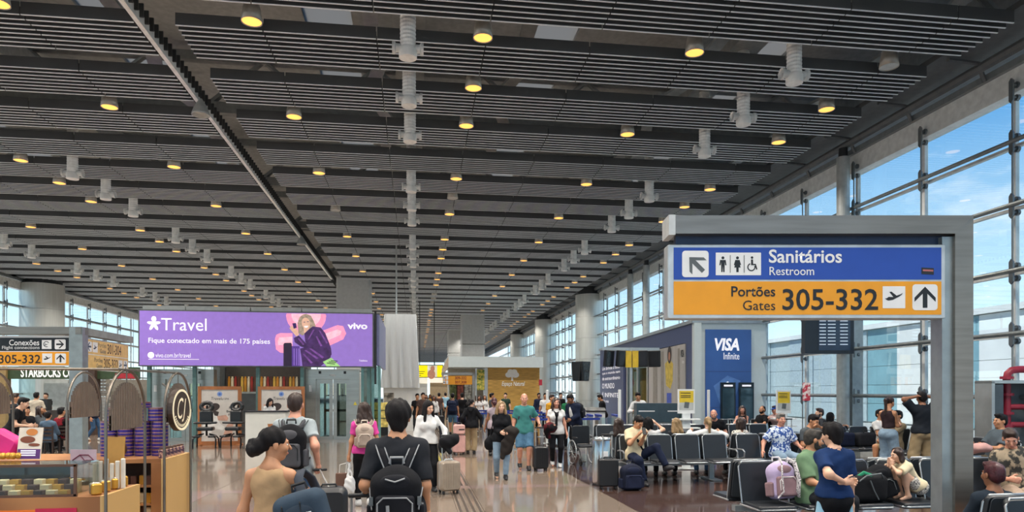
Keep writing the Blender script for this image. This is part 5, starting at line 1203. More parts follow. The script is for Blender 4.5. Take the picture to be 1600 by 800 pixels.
def totem(px, d, py0, py1, w, label, post=True):
    X, Y = atd(px, d); z0, z1 = zp(py1, d), zp(py0, d)
    r = thing('charging_totem', label, 'sign', (X, Y, 0), -TH); w = w * d / FPX / 2
    MB().b2((-w, -.03, z0), (w, .03, z1)).build('board', WHITE, r); zm = z0 + (z1 - z0) * .45
    flat([[(-w * .85, zm), (w * .85, zm), (w * .85, z1 - .04), (-w * .85, z1 - .04)]], -.034, M('notice_yellow', '#e0c02e', .5), r, 'yellow_print'); flat([[(-w * .85, z0 + .08), (w * .85, z0 + .08), (w * .85, zm), (-w * .85, zm)]], -.034, M('notice_grey', '#b9bcb8', .5), r, 'lower_print')
    flat([[(-w * .7, z1 - q), (w * .5, z1 - q), (w * .5, z1 - q + .018), (-w * .7, z1 - q + .018)] for q in (.10, .16, .20)], -.0365, SBLK, r, 'text_line'); flat([[(-.06, z0 + .13), (.05, z0 + .12), (.07, z0 + .26), (-.04, z0 + .27)]], -.036, SGRY, r, 'phone_print')
    MB().b2((-.09, -.05, 0), (.09, .05, z0)).build('post', M('totem_white', '#d3d8d8', .4), r)
    for z in (z0 - .35, z0 - .15): MB().b2((-.3, -.14, z), (.3, .14, z + .025)).build('shelf', WHITE, r)
    MB().rbox((0, 0, .015), (.5, .4, .03), .04, 3, axis='z').build('base', ALU, r)
totem(1072, 16.1, 608, 646, 26, 'white charging totem with yellow notice behind the seat row')
totem(1224, 18.6, 610, 646, 22, 'slim charging totem with yellow notice near the glass wall')
for i, (px, d, py) in enumerate(((968, 19.6, 610), (1107, 21.8, 612), (855, 24, 610))):
    X, Y = atd(px, d); r = thing('slim_post', ['slim white post beside the flight monitor pole', 'slim white post before the blue banner', 'slim white post in the queue barriers'][i], 'post', (X, Y, 0))
    MB().rbox((0, 0, .93), (.08, .08, 1.86), .02, 2, axis='z').build('shaft', WHITE, r); MB().b2((-.12, -.12, 0), (.12, .12, .02)).build('foot', ALU, r)
# queue barriers with blue belts
BELT = M('belt_blue', '#23398f', .5); POST = M('barrier_post', '#aab1b4', .3, .7)
def barrier(px, d, i):
    X, Y = atd(px, d); r = thing('queue_barrier', 'steel queue barrier post with a blue belt', 'barrier', (X, Y, 0), group='blue belted queue barriers')
    MB().cyl((0, 0, .02), (0, 0, .98), .035, 10).build('post', POST, r); MB().lathe((0, 0, 0), [(.17, 0), (.17, .015), (.05, .03)], 16).build('base', POST, r); MB().cyl((0, 0, .92), (0, 0, 1.02), .045, 10).build('belt_head', BELT, r)
    MB().b2((.04, -.004, .90), (1.32, .004, .97)).build('belt', BELT, r)
k = 0
for d in (21.5, 24.0, 27.5, 31):
    for px in range(742, 925, int(1440 / d * 1.0)):
        if not (d < 25 and (px < 800 or px > 880)) and not (26 < d < 28 and px > 890): barrier(px, d + .3 * (k % 2), k); k += 1
def gate(px, d, label):
    X, Y = atd(px, d); r = thing('access_gate', label, 'gate', (X, Y, 0), -TH, 'glass access gates by the pod')
    for x in (-.28, .28): MB().b2((x - .05, -.5, 0), (x + .05, .5, 1.0)).build('pillar', POST, r)
    MB().b2((-.22, -.01, .25), (-.02, .01, .95)).b2((.02, -.01, .25), (.22, .01, .95)).build('glass_leaf', glass_mat('gate_glass', (.8, .92, .95), .6), r)
    for x in (-.28, .28): MB().b2((x - .06, -.51, 1.0), (x + .06, .51, 1.06)).build('blue_top', BELT, r)
for px in (908, 948): gate(px, 22.6, 'steel access gate with blue top and glass leaves')
X, Y = atd(930, 26.2); r = thing('podium', 'white podium where a member of staff in a suit stands', 'podium', (X, Y, 0), -TH)
MB().b2((-.35, -.2, 0), (.35, .2, 1.05)).build('body', WHITE, r); MB().box((0, -.02, 1.12), (.76, .46, .05), mat=Matrix.Rotation(.25, 3, 'X')).build('desk', DARK, r)
# fire hose cabinet with red pipe by the glass
X, Y = atd(1572, 13.6)
r = thing('hydrant_cabinet', 'grey framed hydrant cabinet with red pipes by the glass wall', 'fire cabinet', (X, Y, 0), -TH)
RED = M('hydrant_red', '#8f2236', .4)
MB().b2((-.42, -.2, 0), (-.36, .3, 2.0)).b2((.62, -.2, 0), (.68, .3, 2.0)).b2((-.42, -.2, 1.96), (.68, .3, 2.02)).build('frame', ALU, r); MB().b2((-.36, .24, 0), (.62, .3, 1.96)).build('back_panel', M('cab_slate', '#5d676c', .5), r)
MB().b2((-.36, -.18, .05), (-.18, -.15, 1.94)).build('side_pane', M('cab_pane', '#47525a', .3), r)
b = MB(); b.smooth = True; b.tube([(.05, .05, 0), (.05, .05, 2.05), (.07, .05, 2.16), (.14, .05, 2.22), (.3, .05, 2.24), (1.2, .05, 2.24)], .07, 12); b.build('riser_pipe', RED, r)
for z in (.75, 1.1, 1.35, 1.72, 2.05): MB().cyl((.05, .05, z), (.05, .05, z + .05), .12, 14).build('flange', RED, r)
for z in (1.15, 1.5): MB().tube([(.05, .05, z), (.35, -.02, z), (.5, -.08, z)], .055, 10).build('branch', RED, r); MB().cyl((.42, -.12, z - .01), (.5, -.2, z), .09, 14).build('valve', M('valve_steel', '#9aa4a8', .3, .8), r)
# red hazard notice on the glass
o = MB().b2((-.12, -.02, -.28), (.12, .0, .28)).build('hazard_notice', M('hazard_red', '#b8344a', .5, col2='#e6dcdc', vs=9, ramp=(.48, .55))); Yq, dq = atX(1257, 11.9); o.location = (11.9, Yq - .12, zp(612, dq)); o.rotation_euler = (0, 0, -PI / 2 + .6)
tag(o, 'red and white notice clamped to the glass rail', 'notice')
# ================================================================== chocolate kiosk (near left)
OAK = M('kiosk_oak', '#c0995f', .5, col2='#d8b982', vs=2.2, tex='wave', stretch=(1, 1, .12), ramp=(.1, .9)); OAKD = M('kiosk_oak_dark', '#8a5a34', .5, col2='#a87446', vs=2.4, tex='wave', stretch=(.15, 1, 1), ramp=(.1, .9)); CHR = M('kiosk_metal', '#7d756b', .35, .8)
BROWN = M('kiosk_brown', '#5b3f30', .5); CG = glass_mat('case_glass', (.93, .96, .95), .55)
XK = -2.46
r = thing('display_counter', 'oak fronted chocolate counter with a glass display case', 'counter', (XK, 5.9, 0))
MB().b2((-4.2, 0, 0), (-.03, .03, .965)).build('front_panel', OAKD, r); MB().b2((-.03, 0, 0), (0, .72, .97)).build('end_panel', OAK, r); MB().b2((-4.2, .03, .90), (-.03, .72, .965)).build('deck', OAKD, r); MB().b2((-4.2, .66, 0), (-.03, .72, .90)).build('rear_panel', OAKD, r)
MB().b2((-3.6, -.006, .45), (-.28, 0, .87)).build('orange_banner', M('banner_orange', '#e0701c', .5), r); MB().b2((-.50, -.012, .5), (-.20, -.004, .88)).build('red_card', M('card_red', '#b81c44', .5), r)
gl = MB(); gl.b2((-4.2, .02, .985), (-.22, .026, 1.21)).b2((-4.2, .02, 1.21), (-.22, .45, 1.216)).b2((-.226, .03, .985), (-.22, .45, 1.21)).b2((-4.2, .444, .985), (-.22, .45, 1.21)); gl.build('glass_case', CG, r)
for z in (.965, 1.205): MB().b2((-4.2, .012, z), (-.21, .03, z + .02)).build('case_rail', BROWN, r)
for x in (-.225, -1.02, -2.0): MB().b2((x - .008, .012, .97), (x + .012, .03, 1.22)).build('case_post', BROWN, r)
GOLD = M('wrap_gold', '#c9973c', .35, .5); COCOA = M('wrap_cocoa', '#4a2c20', .5); CREAM = M('wrap_cream', '#d9c69c', .6); SILV = M('wrap_silver', '#b5b0a2', .3, .7)
for k in range(9):
    for row in range(3):
        m = (GOLD, COCOA, CREAM)[(k * 2 + row) % 3]; o = MB().rbox((0, 0, .02), (.07, .06, .05), .006, 2, axis='z').build('chocolate_box', m); o.location = (XK - .34 - k * .092, 5.9 + .10 + row * .095, .966 + row * .028); o.rotation_euler = (-.0, 0, random.uniform(-.1, .1))
        if row: o.scale = (1, 1, 1 + .75 * row)
        if row: o.location.z = .966
        tag(o, '%s chocolate box, %s from the case end, %s row in the glass case' % (('gold', 'cocoa brown', 'cream')[(k * 2 + row) % 3], ORD[k], ('front', 'middle', 'back')[row]), 'chocolate box', 'chocolate boxes in the case')
for k in range(26):
    o = MB().ball((0, 0, .022), (.034, .026, .022), 8, 6).build('wrapped_sweet', (CREAM, GOLD, SILV)[k % 3]); o.location = (XK - 1.25 - random.random() * .75, 5.9 + .08 + .3 * random.random(), .966); tag(o, 'loose wrapped sweet in the glass case, %s' % ('cream paper', 'gold foil', 'silver foil')[k % 3], 'sweet', 'loose sweets in the case')
for k in range(7):
    o = MB().rbox((0, 0, .045), (.08, .05, .09), .02, 3, axis='z').build('foil_bag', (GOLD, SILV)[k % 2]); o.location = (XK - .10 - .05 * (k % 2), 5.9 + .10 + k * .085, .966); o.rotation_euler = (.0, 0, .5 + .4 * k); tag(o, '%s foil bag of sweets, %s from the front of the counter end' % (('gold', 'silver')[k % 2], ORD[k]), 'sweets bag', 'foil bags at the counter end')
# cards and posters on the counter
def card(label, loc, rz, w, h, mats, tilt=-.15, name='counter_card'):
    o = MB(); o.mi = 0; o.b2((-w / 2, 0, 0), (w / 2, .008, h)); o.mi = 1; o.b2((-w / 2 + .004, -.001, .004), (w / 2 - .004, 0, h * .32)); q = o.build(name, mats); q.location = loc; q.rotation_euler = (tilt, 0, rz); tag(q, label, 'card'); return q
X, Y = atd(42, 5.95)
c = card('tabletop card with picture of chocolate cakes on the glass case', (X, Y + .02, 1.216), -TH, .205, .275, [M('card_cream', '#ddd0c0', .5), M('card_purple', '#5a2a70', .5)])
flat([ellip(-.02, .17, .065, .03), ellip(.04, .125, .05, .014)], -.003, M('cake_brown', '#7a4028', .5), c, 'cake_print'); flat([ellip(.01, .235, .05, .03)], -.003, M('cake_orange', '#d0803c', .5), c, 'fruit_print')
flat([[(-.07, z), (.06, z), (.06, z + .01), (-.07, z + .01)] for z in (.03, .05, .068)], -.003, ADW, c, 'text_line')
X, Y = atd(130, 6.45)
c = card('pale card with a purple diamond emblem behind the glass case', (X, Y, 1.0), -TH, .24, .26, [M('card_lilac', '#b9aab8', .5), M('card_lilac2', '#a89aa8', .5)], tilt=0)
MB().b2((-.12, .008, -1.0), (-.10, .02, 0)).b2((.10, .008, -1.0), (.12, .02, 0)).build('leg', DARK, c)
for a, b_ in (((-.1, .16), (-.03, .21)), ((-.03, .21), (.05, .21)), ((.05, .21), (.1, .16)), ((-.1, .16), (-.05, .13)), ((-.05, .13), (.03, .16)), ((.03, .16), (.1, .16)), ((-.03, .21), (.03, .14)), ((.03, .14), (.09, .12))): MB().tube([(a[0], -.003, a[1]), (b_[0], -.003, b_[1])], .005, 6).build('emblem_line', M('emblem_plum', '#6a2c44', .5), c)
# back counter with shelves
r = thing('back_counter', 'oak back counter with open product shelves and purple tins on top', 'counter', (XK + .03, 7.2, 0)); ZB = 1.14
MB().b2((-.05, 0, 0), (0, .74, ZB)).build('end_panel', OAK, r); MB().b2((-2.6, .0, ZB - .04), (-.05, .74, ZB)).build('top', OAKD, r); MB().b2((-2.6, .68, 0), (-.05, .74, ZB - .04)).build('rear_panel', BROWN, r); MB().b2((-.14, -.01, 0), (-.05, .03, ZB - .04)).build('pilaster', OAKD, r)
MB().b2((-2.6, .0, 0), (-.14, .40, .52)).build('cupboard', OAKD, r)
for z in (.52, .68, .86): MB().b2((-2.6, .02, z), (-.14, .52, z + .02)).build('shelf', OAKD, r)
for k in range(12):
    for row, z in enumerate((.54, .70, .88)):
        m = ((CREAM, COCOA, M('pack_pink', '#a84a68', .5)), (GOLD, CREAM, COCOA), (COCOA, GOLD, COCOA))[row][k % 3]; hgt = (.12, .10, .09)[row]
        o = MB().rbox((0, 0, hgt / 2), (.055, .05, hgt), .008, 2, axis='z').build('sweet_pack', m); o.location = (XK - .16 - k * .07, 7.2 + .08 + .03 * (k % 2), z); tag(o, 'sweet pack, %s from the oak end, on the %s back counter shelf' % (ORD[k], ('lowest', 'middle', 'upper')[row]), 'sweet pack', 'packs on shelf %s' % ('low', 'middle', 'high')[row])
TP = M('tin_purple', '#3d2c86', .3, .3); TC = M('tin_copper', '#b98a76', .3, .4); TL = M('tin_lid', '#7a5a60', .3, .5)
def tin(x, y, z, rr, h, i, lab):
    b = MB(); b.smooth = False
    for k, (a, c) in enumerate(((0, .24), (.24, .36), (.36, .74), (.74, .86))): b.mi = k % 2; b.lathe((0, 0, 0), [(rr, h * a), (rr, h * c)], 20)
    b.mi = 2; b.lathe((0, 0, 0), [(rr * 1.03, h * .86), (rr * 1.03, h * .98), (rr * .9, h)], 20)
    o = b.build('gift_tin', [TP, TC, TL]); o.location = (x, y, z); o.rotation_euler = (0, 0, random.random() * 6); tag(o, lab, 'tin', 'purple gift tins')
for i, px in enumerate((191, 214, 239, 259)):
    X = XK - .40 + i * .165 - .27
    for k in range(5): tin(X, 7.62, ZB + k * .072, .078, .072, k, 'purple gift tin, %s from the counter top, in the %s stack from the oak end' % (ORD[k], ORD[3 - i]))
for (X, n, z) in ((XK - .60, 2, .36), (XK - .40, 2, .36), (XK - .20, 2, .36)):
    for k in range(n): tin(X, 7.62, ZB + z + k * .068, .088, .068, k, 'wide purple gift tin, %s one atop the %s stack from the oak end' % (('lower', 'upper')[k], {-.60: 'third', -.40: 'second', -.20: 'first'}[round(X - XK, 2)]))
tin(XK - .36, 7.62, ZB + .36 + .136, .092, .06, 0, 'single purple gift tin crowning the tin stacks')
X = XK - .50; o = MB().ball((0, 0, .085), .085, 16, 10).build('sweets_ball', COCOA); o.location = (X, 7.40, ZB); tag(o, 'dark round cluster of chocolates before the tin stacks', 'chocolates')
JG = M('jar_purple', '#4a3048', .3, col2='#c9a08c', vs=40, ramp=(.45, .6))
for k in range(6):
    j = thing('sweet_jar', 'small jar of purple sweets, %s from the shelf side, on the oak counter end' % ORD[k], 'jar', (XK + .03 - .07, 7.2 + .10 + k * .105, ZB), group='sweet jars in a row')
    MB().lathe((0, 0, 0), [(.036, 0), (.038, .01), (.038, .075), (.03, .085)], 14).build('glass', JG, j); MB().cyl((0, 0, .085), (0, 0, .10), .032, 14).build('lid', BROWN, j)
X, Y = XK - .12, 6.45; card('gold card standing among white wrapped sweets', (X - .04, Y, .966), -TH, .16, .44, [M('card_gold', '#b5853c', .5), MATS['card_gold']], tilt=-.12)
for k in range(6):
    o = MB().rbox((0, 0, .10), (.035, .03, .2), .01, 2, axis='z').build('wrapped_bar', M('wrap_white', '#d6cfc2', .5)); o.location = (X - .14 + k * .045, Y - .10, .966); o.scale = (1, 1, 1.1 + .1 * (k % 3)); tag(o, 'white wrapped bar, %s in the line before the gold card' % ORD[k], 'chocolate bar', 'white wrapped bars')
# arches with ribbed half round panels
RIBP = M('ribbed_brown', '#6f5f52', .5, var=.1); 
def arch(x, y0, y1, zt, label, panel=True):
    r = thing('metal_arch', label, 'arch', (x, (y0 + y1) / 2, 0)); hw = (y1 - y0) / 2; zc = zt - hw
    pts = [(0, -hw, 0), (0, -hw, zc * .5)] + [(0, -hw * math.cos(PI * k / 16), zc + hw * math.sin(PI * k / 16)) for k in range(17)] + [(0, hw, zc * .5), (0, hw, 0)]
    b = MB(); b.smooth = True; b.tube(pts, .013, 8); b.build('hoop', CHR, r)
    if panel:
        b = MB(); n = 19; rw = hw * .80
        for k in range(n):
            ya = -rw + 2 * rw * k / n; yb = ya + 2 * rw / n * .72; ym = (ya + yb) / 2; top = zc + math.sqrt(max(rw * rw - ym * ym, 0)) * .95 - .01
            b.b2((-.014, ya, zc - .10), (.014, yb, max(top, zc - .06)))
        b.b2((-.006, -rw, zc - .10), (.006, rw, zc + .02)); o = b.build('ribbed_panel', RIBP, r); o['kind'] = 'stuff'
        MB().cyl((0, 0, zc + rw * .9), (0, 0, zt), .006, 6).build('hanger', CHR, r); MB().cyl((0, -hw, zc - .05), (0, -rw + .01, zc - .05), .006, 6).build('side_pin', CHR, r); MB().cyl((0, rw - .01, zc - .05), (0, hw, zc - .05), .006, 6).build('side_pin', CHR, r)
    return r
arch(XK + .02, 5.88, 6.68, 1.985, 'metal arch with ribbed brown panel over the display counter end')
a3 = arch(XK + .06, 7.05, 7.83, 1.99, 'metal arch carrying the round cream logo')
arch(-3.70, 7.98, 8.79, 2.02, 'metal arch with ribbed brown panel beside the tin stacks')
arch(-4.62, 7.98, 8.72, 2.02, 'metal arch with ribbed brown panel beyond the cake card')
o = MB().cyl((-6.6, 6.1, 1.985), (XK + .03, 6.1, 1.985), .011, 8).build('hanging_rail', CHR); tag(o, 'thin metal rail running along the arch tops', 'rail')
MB().cyl((XK + .02, 6.1, 1.985), (XK + .02, 6.30, 1.985), .01, 6).build('tie', CHR, o); MB().cyl((XK + .04, 6.2, 1.985), (XK + .06, 7.44, 1.99), .01, 6).build('tie', CHR, o)
X, Y = XK + .10, 7.27
r = thing('round_logo_sign', 'round brown sign with cream ring and script initials', 'sign', (X, Y, 1.38)); r.rotation_euler = (0, 0, PI / 2 - .10)
b = MB(); b.lathe((0, 0, 0), [(.21, 0), (.21, .05)], 36); b.v = [(p[0], -p[2], p[1] + .24) for p in b.v]; b.build('disc', M('logo_brown', '#3a2c24', .4), r)
LC = M('logo_cream', '#e8d9b8', .4, emit=.25)
ring = lambda ra, rb, y: flat([[(ra * math.cos(t0), .24 + ra * math.sin(t0)), (rb * math.cos(t0), .24 + rb * math.sin(t0)), (rb * math.cos(t1), .24 + rb * math.sin(t1)), (ra * math.cos(t1), .24 + ra * math.sin(t1))] for t0, t1 in [(2 * PI * k / 40, 2 * PI * (k + 1) / 40) for k in range(40)]], y, LC, r, 'ring')
ring(.182, .205, -.053); text('C', (-.10, .15, .03, .36), LC, r, -.055, shear=.3); text('J', (.0, .12, .09, .35), LC, r, -.055, shear=.3)
flat([[(q * math.cos(t0), .24 + q * math.sin(t0)) for q, t0 in ((.145, t), (.17, t), (.17, t + .09), (.145, t + .09))] for t in [PI * 1.12 + k * .17 for k in range(14)]], -.055, LC, r, 'ring_lettering')
MB().cyl((0, 0, .40), (0, .14, .50), .01, 6).cyl((.0, 0, .10), (0, .10, .10), .01, 6).build('bracket', CHR, r)
# gold foil things and pink parcel at the far left of the case
X, Y = atd(8, 5.95)
o = MB().rbox((0, 0, .09), (.26, .12, .18), .05, 4, axis='y').build('pink_parcel', M('parcel_pink', '#d81f7c', .4)); o.location = (X - .10, Y + .12, 1.216); o.rotation_euler = (0, .5, -TH); o.location.z += .06; tag(o, 'bright pink wrapped parcel on the glass case', 'parcel')
for k in range(5):
    o = MB().ball((0, 0, .03), .03, 10, 7).build('gold_ball', GOLD); o.location = (X - .06 + .04 * k, Y + .015 - .01 * (k % 2), 1.216); tag(o, 'gold foil ball, %s in the line below the pink parcel' % ORD[k], 'sweet', 'gold foil balls')
# ================================================================== coffee shop on the left
YC = 31.0; X0, dd = atY(60, YC); fx = lambda px: atY(px, YC)[0] - X0
fz = lambda py: zp(py, dd)
r = thing('coffee_shop', 'coffee shop front with white letters on a dark green fascia', 'shop', (X0, YC, 0))
MB().b2((fx(-60), 0, fz(592)), (fx(215), .3, fz(573))).build('fascia', M('fascia_green', '#3f5236', .5), r); LW = M('letter_white', '#f0f0ec', .5, emit=.5, var=.01)
text('STARBUCKS COFFEE', (fx(33), fz(589.5), fx(138), fz(575.5)), LW, r, -.03, bold=.03)
MB().b2((fx(2), -.15, 0), (fx(12), .25, fz(573))).build('pillar', M('pillar_tan', '#a58a5a', .5), r); MB().b2((fx(134), -.25, 0), (fx(152), .3, fz(573))).build('pillar', M('pillar_brown', '#4a3830', .5), r)
MB().b2((fx(14), .2, 0), (fx(50), .25, fz(592))).build('glazing', glass_mat('shop_glass', (.85, .95, .95), .4), r); MB().b2((fx(50), .9, 0), (fx(95), 1.0, fz(592))).build('menu_wall', M('menu_white', '#c4c9c8', .5), r)
BRK = M('white_brick', '#b5b2ac', .6)
for q in range(16):
    for k in range(5):
        x = fx(96) + k * .30 + (.15 if q % 2 else 0); MB().b2((x, .55, .2 + q * .14), (x + .285, .66, .2 + q * .14 + .125)).build('brick', BRK, r)
MB().b2((fx(38), -.9, 0), (fx(128), -.4, 1.05)).build('bar_counter', M('bar_dark', '#3a342f', .5), r); MB().b2((fx(78), -.8, 1.05), (fx(90), -.45, 1.5)).build('coffee_machine', DARK, r)
MB().b2((fx(180), -.02, fz(591)), (fx(212), .0, fz(583))).build('red_sign', M('sign_red2', '#b8303c', .5), r)
MB().b2((fx(145), 1.2, 0), (fx(235), 1.3, fz(592))).build('side_wall', M('side_tan', '#8f8a80', .5), r)
# cafe tables and chairs
CW = M('cafe_wood', '#3a2a22', .5)
def cafe_chair(px, d, rz, label):
    X, Y = atd(px, d); r = thing('cafe_chair', label, 'chair', (X, Y, 0), rz, 'dark wooden cafe chairs')
    for sx in (-1, 1):
        MB().b2((sx * .19 - .017, -.20, 0), (sx * .19 + .017, -.166, .45)).build('leg', CW, r); MB().b2((sx * .19 - .017, .17, 0), (sx * .19 + .017, .204, .86)).build('leg', CW, r)
    MB().rbox((0, 0, .46), (.42, .42, .04), .03, 3, axis='z').build('seat', CW, r)
    for z in (.60, .70, .80): MB().b2((-.19, .176, z - .03), (.19, .198, z + .03)).build('back_slat', CW, r)
def cafe_table(px, d, label):
    X, Y = atd(px, d); r = thing('cafe_table', label, 'table', (X, Y, 0), 0, 'round cafe tables')
    MB().cyl((0, 0, .72), (0, 0, .75), .36, 24).build('top', CW, r); MB().cyl((0, 0, .03), (0, 0, .72), .035, 10).build('stem', DARK, r); MB().cyl((0, 0, 0), (0, 0, .03), .22, 20).build('base', DARK, r)
for i, (px, d, a) in enumerate(((66, 21.6, 1.6), (76, 19.2, PI), (100, 19.7, PI), (60, 24.9, 0), (112, 22.2, -1.5), (44, 20.6, 2.2), (28, 22.6, -1.0))): cafe_chair(px, d, a, 'dark wooden slat back chair in the cafe seating')
for px, d in ((74, 20.7), (110, 21.4), (52, 22.8), (36, 25)): cafe_table(px, d, 'round dark cafe table by the coffee shop')
# ================================================================== people
TAN_ = cloth('tan_knit', '#b3936e'); BLK = cloth('black', '#15161a'); CHAR = cloth('charcoal', '#25272c'); GRYT = cloth('grey_marl', '#9aa3a6'); JEAN = cloth('denim_mid', '#3c5878', vs=20); JEANL = cloth('denim_light', '#7f95a8', vs=20); PINK = cloth('pink', '#d6489a'); BEIGE = cloth('beige', '#b9a692'); WHT = cloth('white', '#d8d8d6'); KHAKI = cloth('khaki', '#a08c6c'); TEAL = cloth('teal', '#3f7d7a'); NAVYC = cloth('navy', '#1a2238'); CREAMC = cloth('cream', '#d3c5a4'); GREENC = cloth('sage', '#6d8a6a'); BOYB = cloth('boy_navy', '#17305a'); BROWNC = cloth('brown_tee', '#4a3a36'); DENS = cloth('denim_short', '#4f7490', vs=20); GREYD = cloth('grey_dark', '#4f5559'); GREENB = cloth('green_bright', '#1f6a44'); LBLUE = cloth('light_blue', '#8fb7cc')
HAWAI = M('cloth_floral', '#2f5296', .85, col2='#cfdbe8', vs=22, ramp=(.48, .54), bump=.2, bs=20); CAMO = M('cloth_camo', '#2f2f2c', .85, col2='#a3927a', vs=13, ramp=(.45, .55), bump=.2); WPAT = M('cloth_print', '#d5cfc4', .85, col2='#2c2c30', vs=26, ramp=(.55, .6)); LAV = cloth('lavender', '#b3a3c4'); MAUVE = cloth('mauve', '#8a6f74'); WHB = cloth('offwhite', '#d2d0d0')
walk = lambda a=.22, **k: dict(dict(lf=(-.09, a, .085), rf=(.09, -a, .13), pelvis=(0, 0, .93)), **k)
def phone(p, side='wr'):
    a = p[side]; o = MB().rbox((0, 0, 0), (.075, .012, .15), .012, 3, axis='y').build('phone', BLACK); return o
def put(o, loc, rot, label, cat, group=None): o.location = loc; o.rotation_euler = rot; return tag(o, label, cat, group)
def hang(label, prims, m, name, cat, h=.014, k=.04):
    """soft thing given by world-space prims"""
    c = Vector(prims[0][1]); c = Vector((c.x, c.y, c.z)); r = thing(name, label, cat, c)
    q = [tuple((Vector(x) - c) if i in ((1, 3) if p_[0] == 'rc' else (1,)) else x for i, x in enumerate(p_)) for p_ in prims]
    sdf_part('folds', q, h, m, r, k=k, noise=lambda X, Y, Z: .008 * np.sin(28 * X + 13 * Z) * np.cos(25 * Z + 11 * Y)); return r
# 1 woman in tan top
def shoulder_strap(c): c['kid']('waistband', sdf_mesh([('el', c['T'](0, 0, .16), (.128, .1, .03), [list(r_) for r_ in c['R']])], c['hb'], .02, S=c['S']), [BLK])
p = person('woman in tan sleeveless top with dark bun, head turned aside', 424, 4.75, face=8, ht=1.57, sex='f', lod='near', skin='tan', fat=1.03, hair=('bun', 'black'), top=dict(col=TAN_, sleeve=0, hem=.11, loose=.012), legs=dict(col=BLK, waist=.19), pose=walk(.16, head=(62, -4), lh=(-.29, .03, .80), rh=(.30, .22, 1.00), rp=(1, -.5, -.3)), key='tanw')
Rw = Matrix.Rotation(-math.radians(8), 3, 'Z') @ Matrix.Rotation(math.radians(-16), 3, 'Y')
X, Y = atd(490, 4.60)
bk = backpack('slate blue backpack slung on the shoulder of the woman in tan', (X, Y - .02, .88), Rw, w=.34, h=.56, dp=.19, boxy=True, m=cloth('slate_pack', '#33414f', bump=.15), m2=cloth('slate_pack2', '#2b3642', bump=.15), trim=BLACK, lod=.009, straps=False, logo=None)
MB().b2((.06, -.245, .13), (.10, -.236, .15)).build('tag', SWHITE, bk)
for e in (-.09, .03): MB().tube([(e, -.10, .275), (e, -.19, .21), (e - .01, -.215, .05), (e - .02, -.235, -.2)], .014, 6, r2=.005).build('compression_strap', BLACK, bk)
b = MB(); b.smooth = True; b.tube([(-.02, .02, .22), (-.02, .07, .36), (-.02, .16, .40), (-.0, .26, .33), (.02, .30, .15), (.03, .24, -.05)], .034, 8, r2=.010); b.build('strap', cloth('slate_strap', '#3a3f48'), bk)
# 2 man in grey tee
p = person('tall man in grey t-shirt and jeans wearing a black backpack', 461, 8.0, face=4, ht=1.80, lod='near', skin='rosy', hair=('short', 'brown'), top=dict(col=GRYT, sleeve=.62, hem=-.12, loose=.022), legs=dict(col=JEAN), pose=walk(.16, rh=(.27, -.06, .93), hands=('relax', 'grip'), lh=(-.28, .08, .84)), fat=1.04)
worn(p, 'black backpack with grey front panel on the man in grey', w=.33, h=.50, dp=.18, m=cloth('pack_black', '#121317'), m2=cloth('pack_grey', '#4a4a4e'), trim=BLACK, lod=.011, zz=.22)
q = p['wr']; X, Y = atd(514, 7.55); r = suitcase('large black suitcase with long metal handle pulled by the man in grey', (X, Y, 0), .05, w=.40, dp=.26, h=.70, m=M('case_black', '#17181c', .45), handle=0, ribs=False, corner=.09)
v = Matrix.Rotation(-.05, 3, 'Z') @ (q + Vector((.02, -.02, -.05)) - Vector((X, Y, 0)))
MB().tube([(0, 0, .75), v], .009, 8).build('pull_rod', ALU, r); MB().rbox(v, (.16, .03, .03), .012, 2, axis='x').build('pull_grip', BLACK, r)
# 3 woman in pink
p = person('woman in pink t-shirt and black leggings with wavy dark hair', 569, 10.8, face=-6, ht=1.65, sex='f', lod='near', skin='tan', hair=('wavy', 'brown', .17), shoes='#d8d8d6', top=dict(col=PINK, sleeve=.6, hem=-.02), legs=dict(col=BLK, loose=.008), pose=walk(.12, head=(-22, -4), lh=(-.25, .06, .83), hands=('grip', 'relax'), rh=(.22, .14, .90)))
worn(p, 'small beige backpack on the woman in pink', w=.27, h=.40, dp=.14, m=cloth('pack_beige', '#b3a193'), m2=cloth('pack_beige2', '#9c8c80'), trim=cloth('pack_cream', '#d5c8ba'), lod=.012, zz=.27)
q = p['wl']
r = thing('shopping_bag', 'brown paper shopping bag carried by the woman in pink', 'bag', (q.x - .10, q.y + .02, q.z - .62)); MB().rbox((0, 0, .18), (.20, .10, .34), .01, 2, axis='y').build('paper', M('bag_brown', '#5f4336', .6), r); MB().tube([(-.05, 0, .35), (-.04, 0, .48), (.1, -.02, .52)], .004, 6).tube([(.05, 0, .35), (.06, 0, .48), (.1, -.02, .52)], .004, 6).build('handle', WHITE, r)
r = thing('plastic_bag', 'white crumpled plastic bag carried by the woman in pink', 'bag', (q.x + .02, q.y - .09, q.z - .62)); sdf_part('film', [('el', (0, 0, .16), (.085, .06, .15), None), ('rc', (-.03, 0, .26), .02, (-.01, .06, .50), .008), ('rc', (.04, 0, .26), .02, (.0, .06, .50), .008)], .012, M('bag_white', '#cfd0d0', .35, bump=.6, bs=12), r, noise=lambda X, Y, Z: .009 * np.sin(50 * X + 31 * Z) * np.cos(44 * Y + 27 * Z))
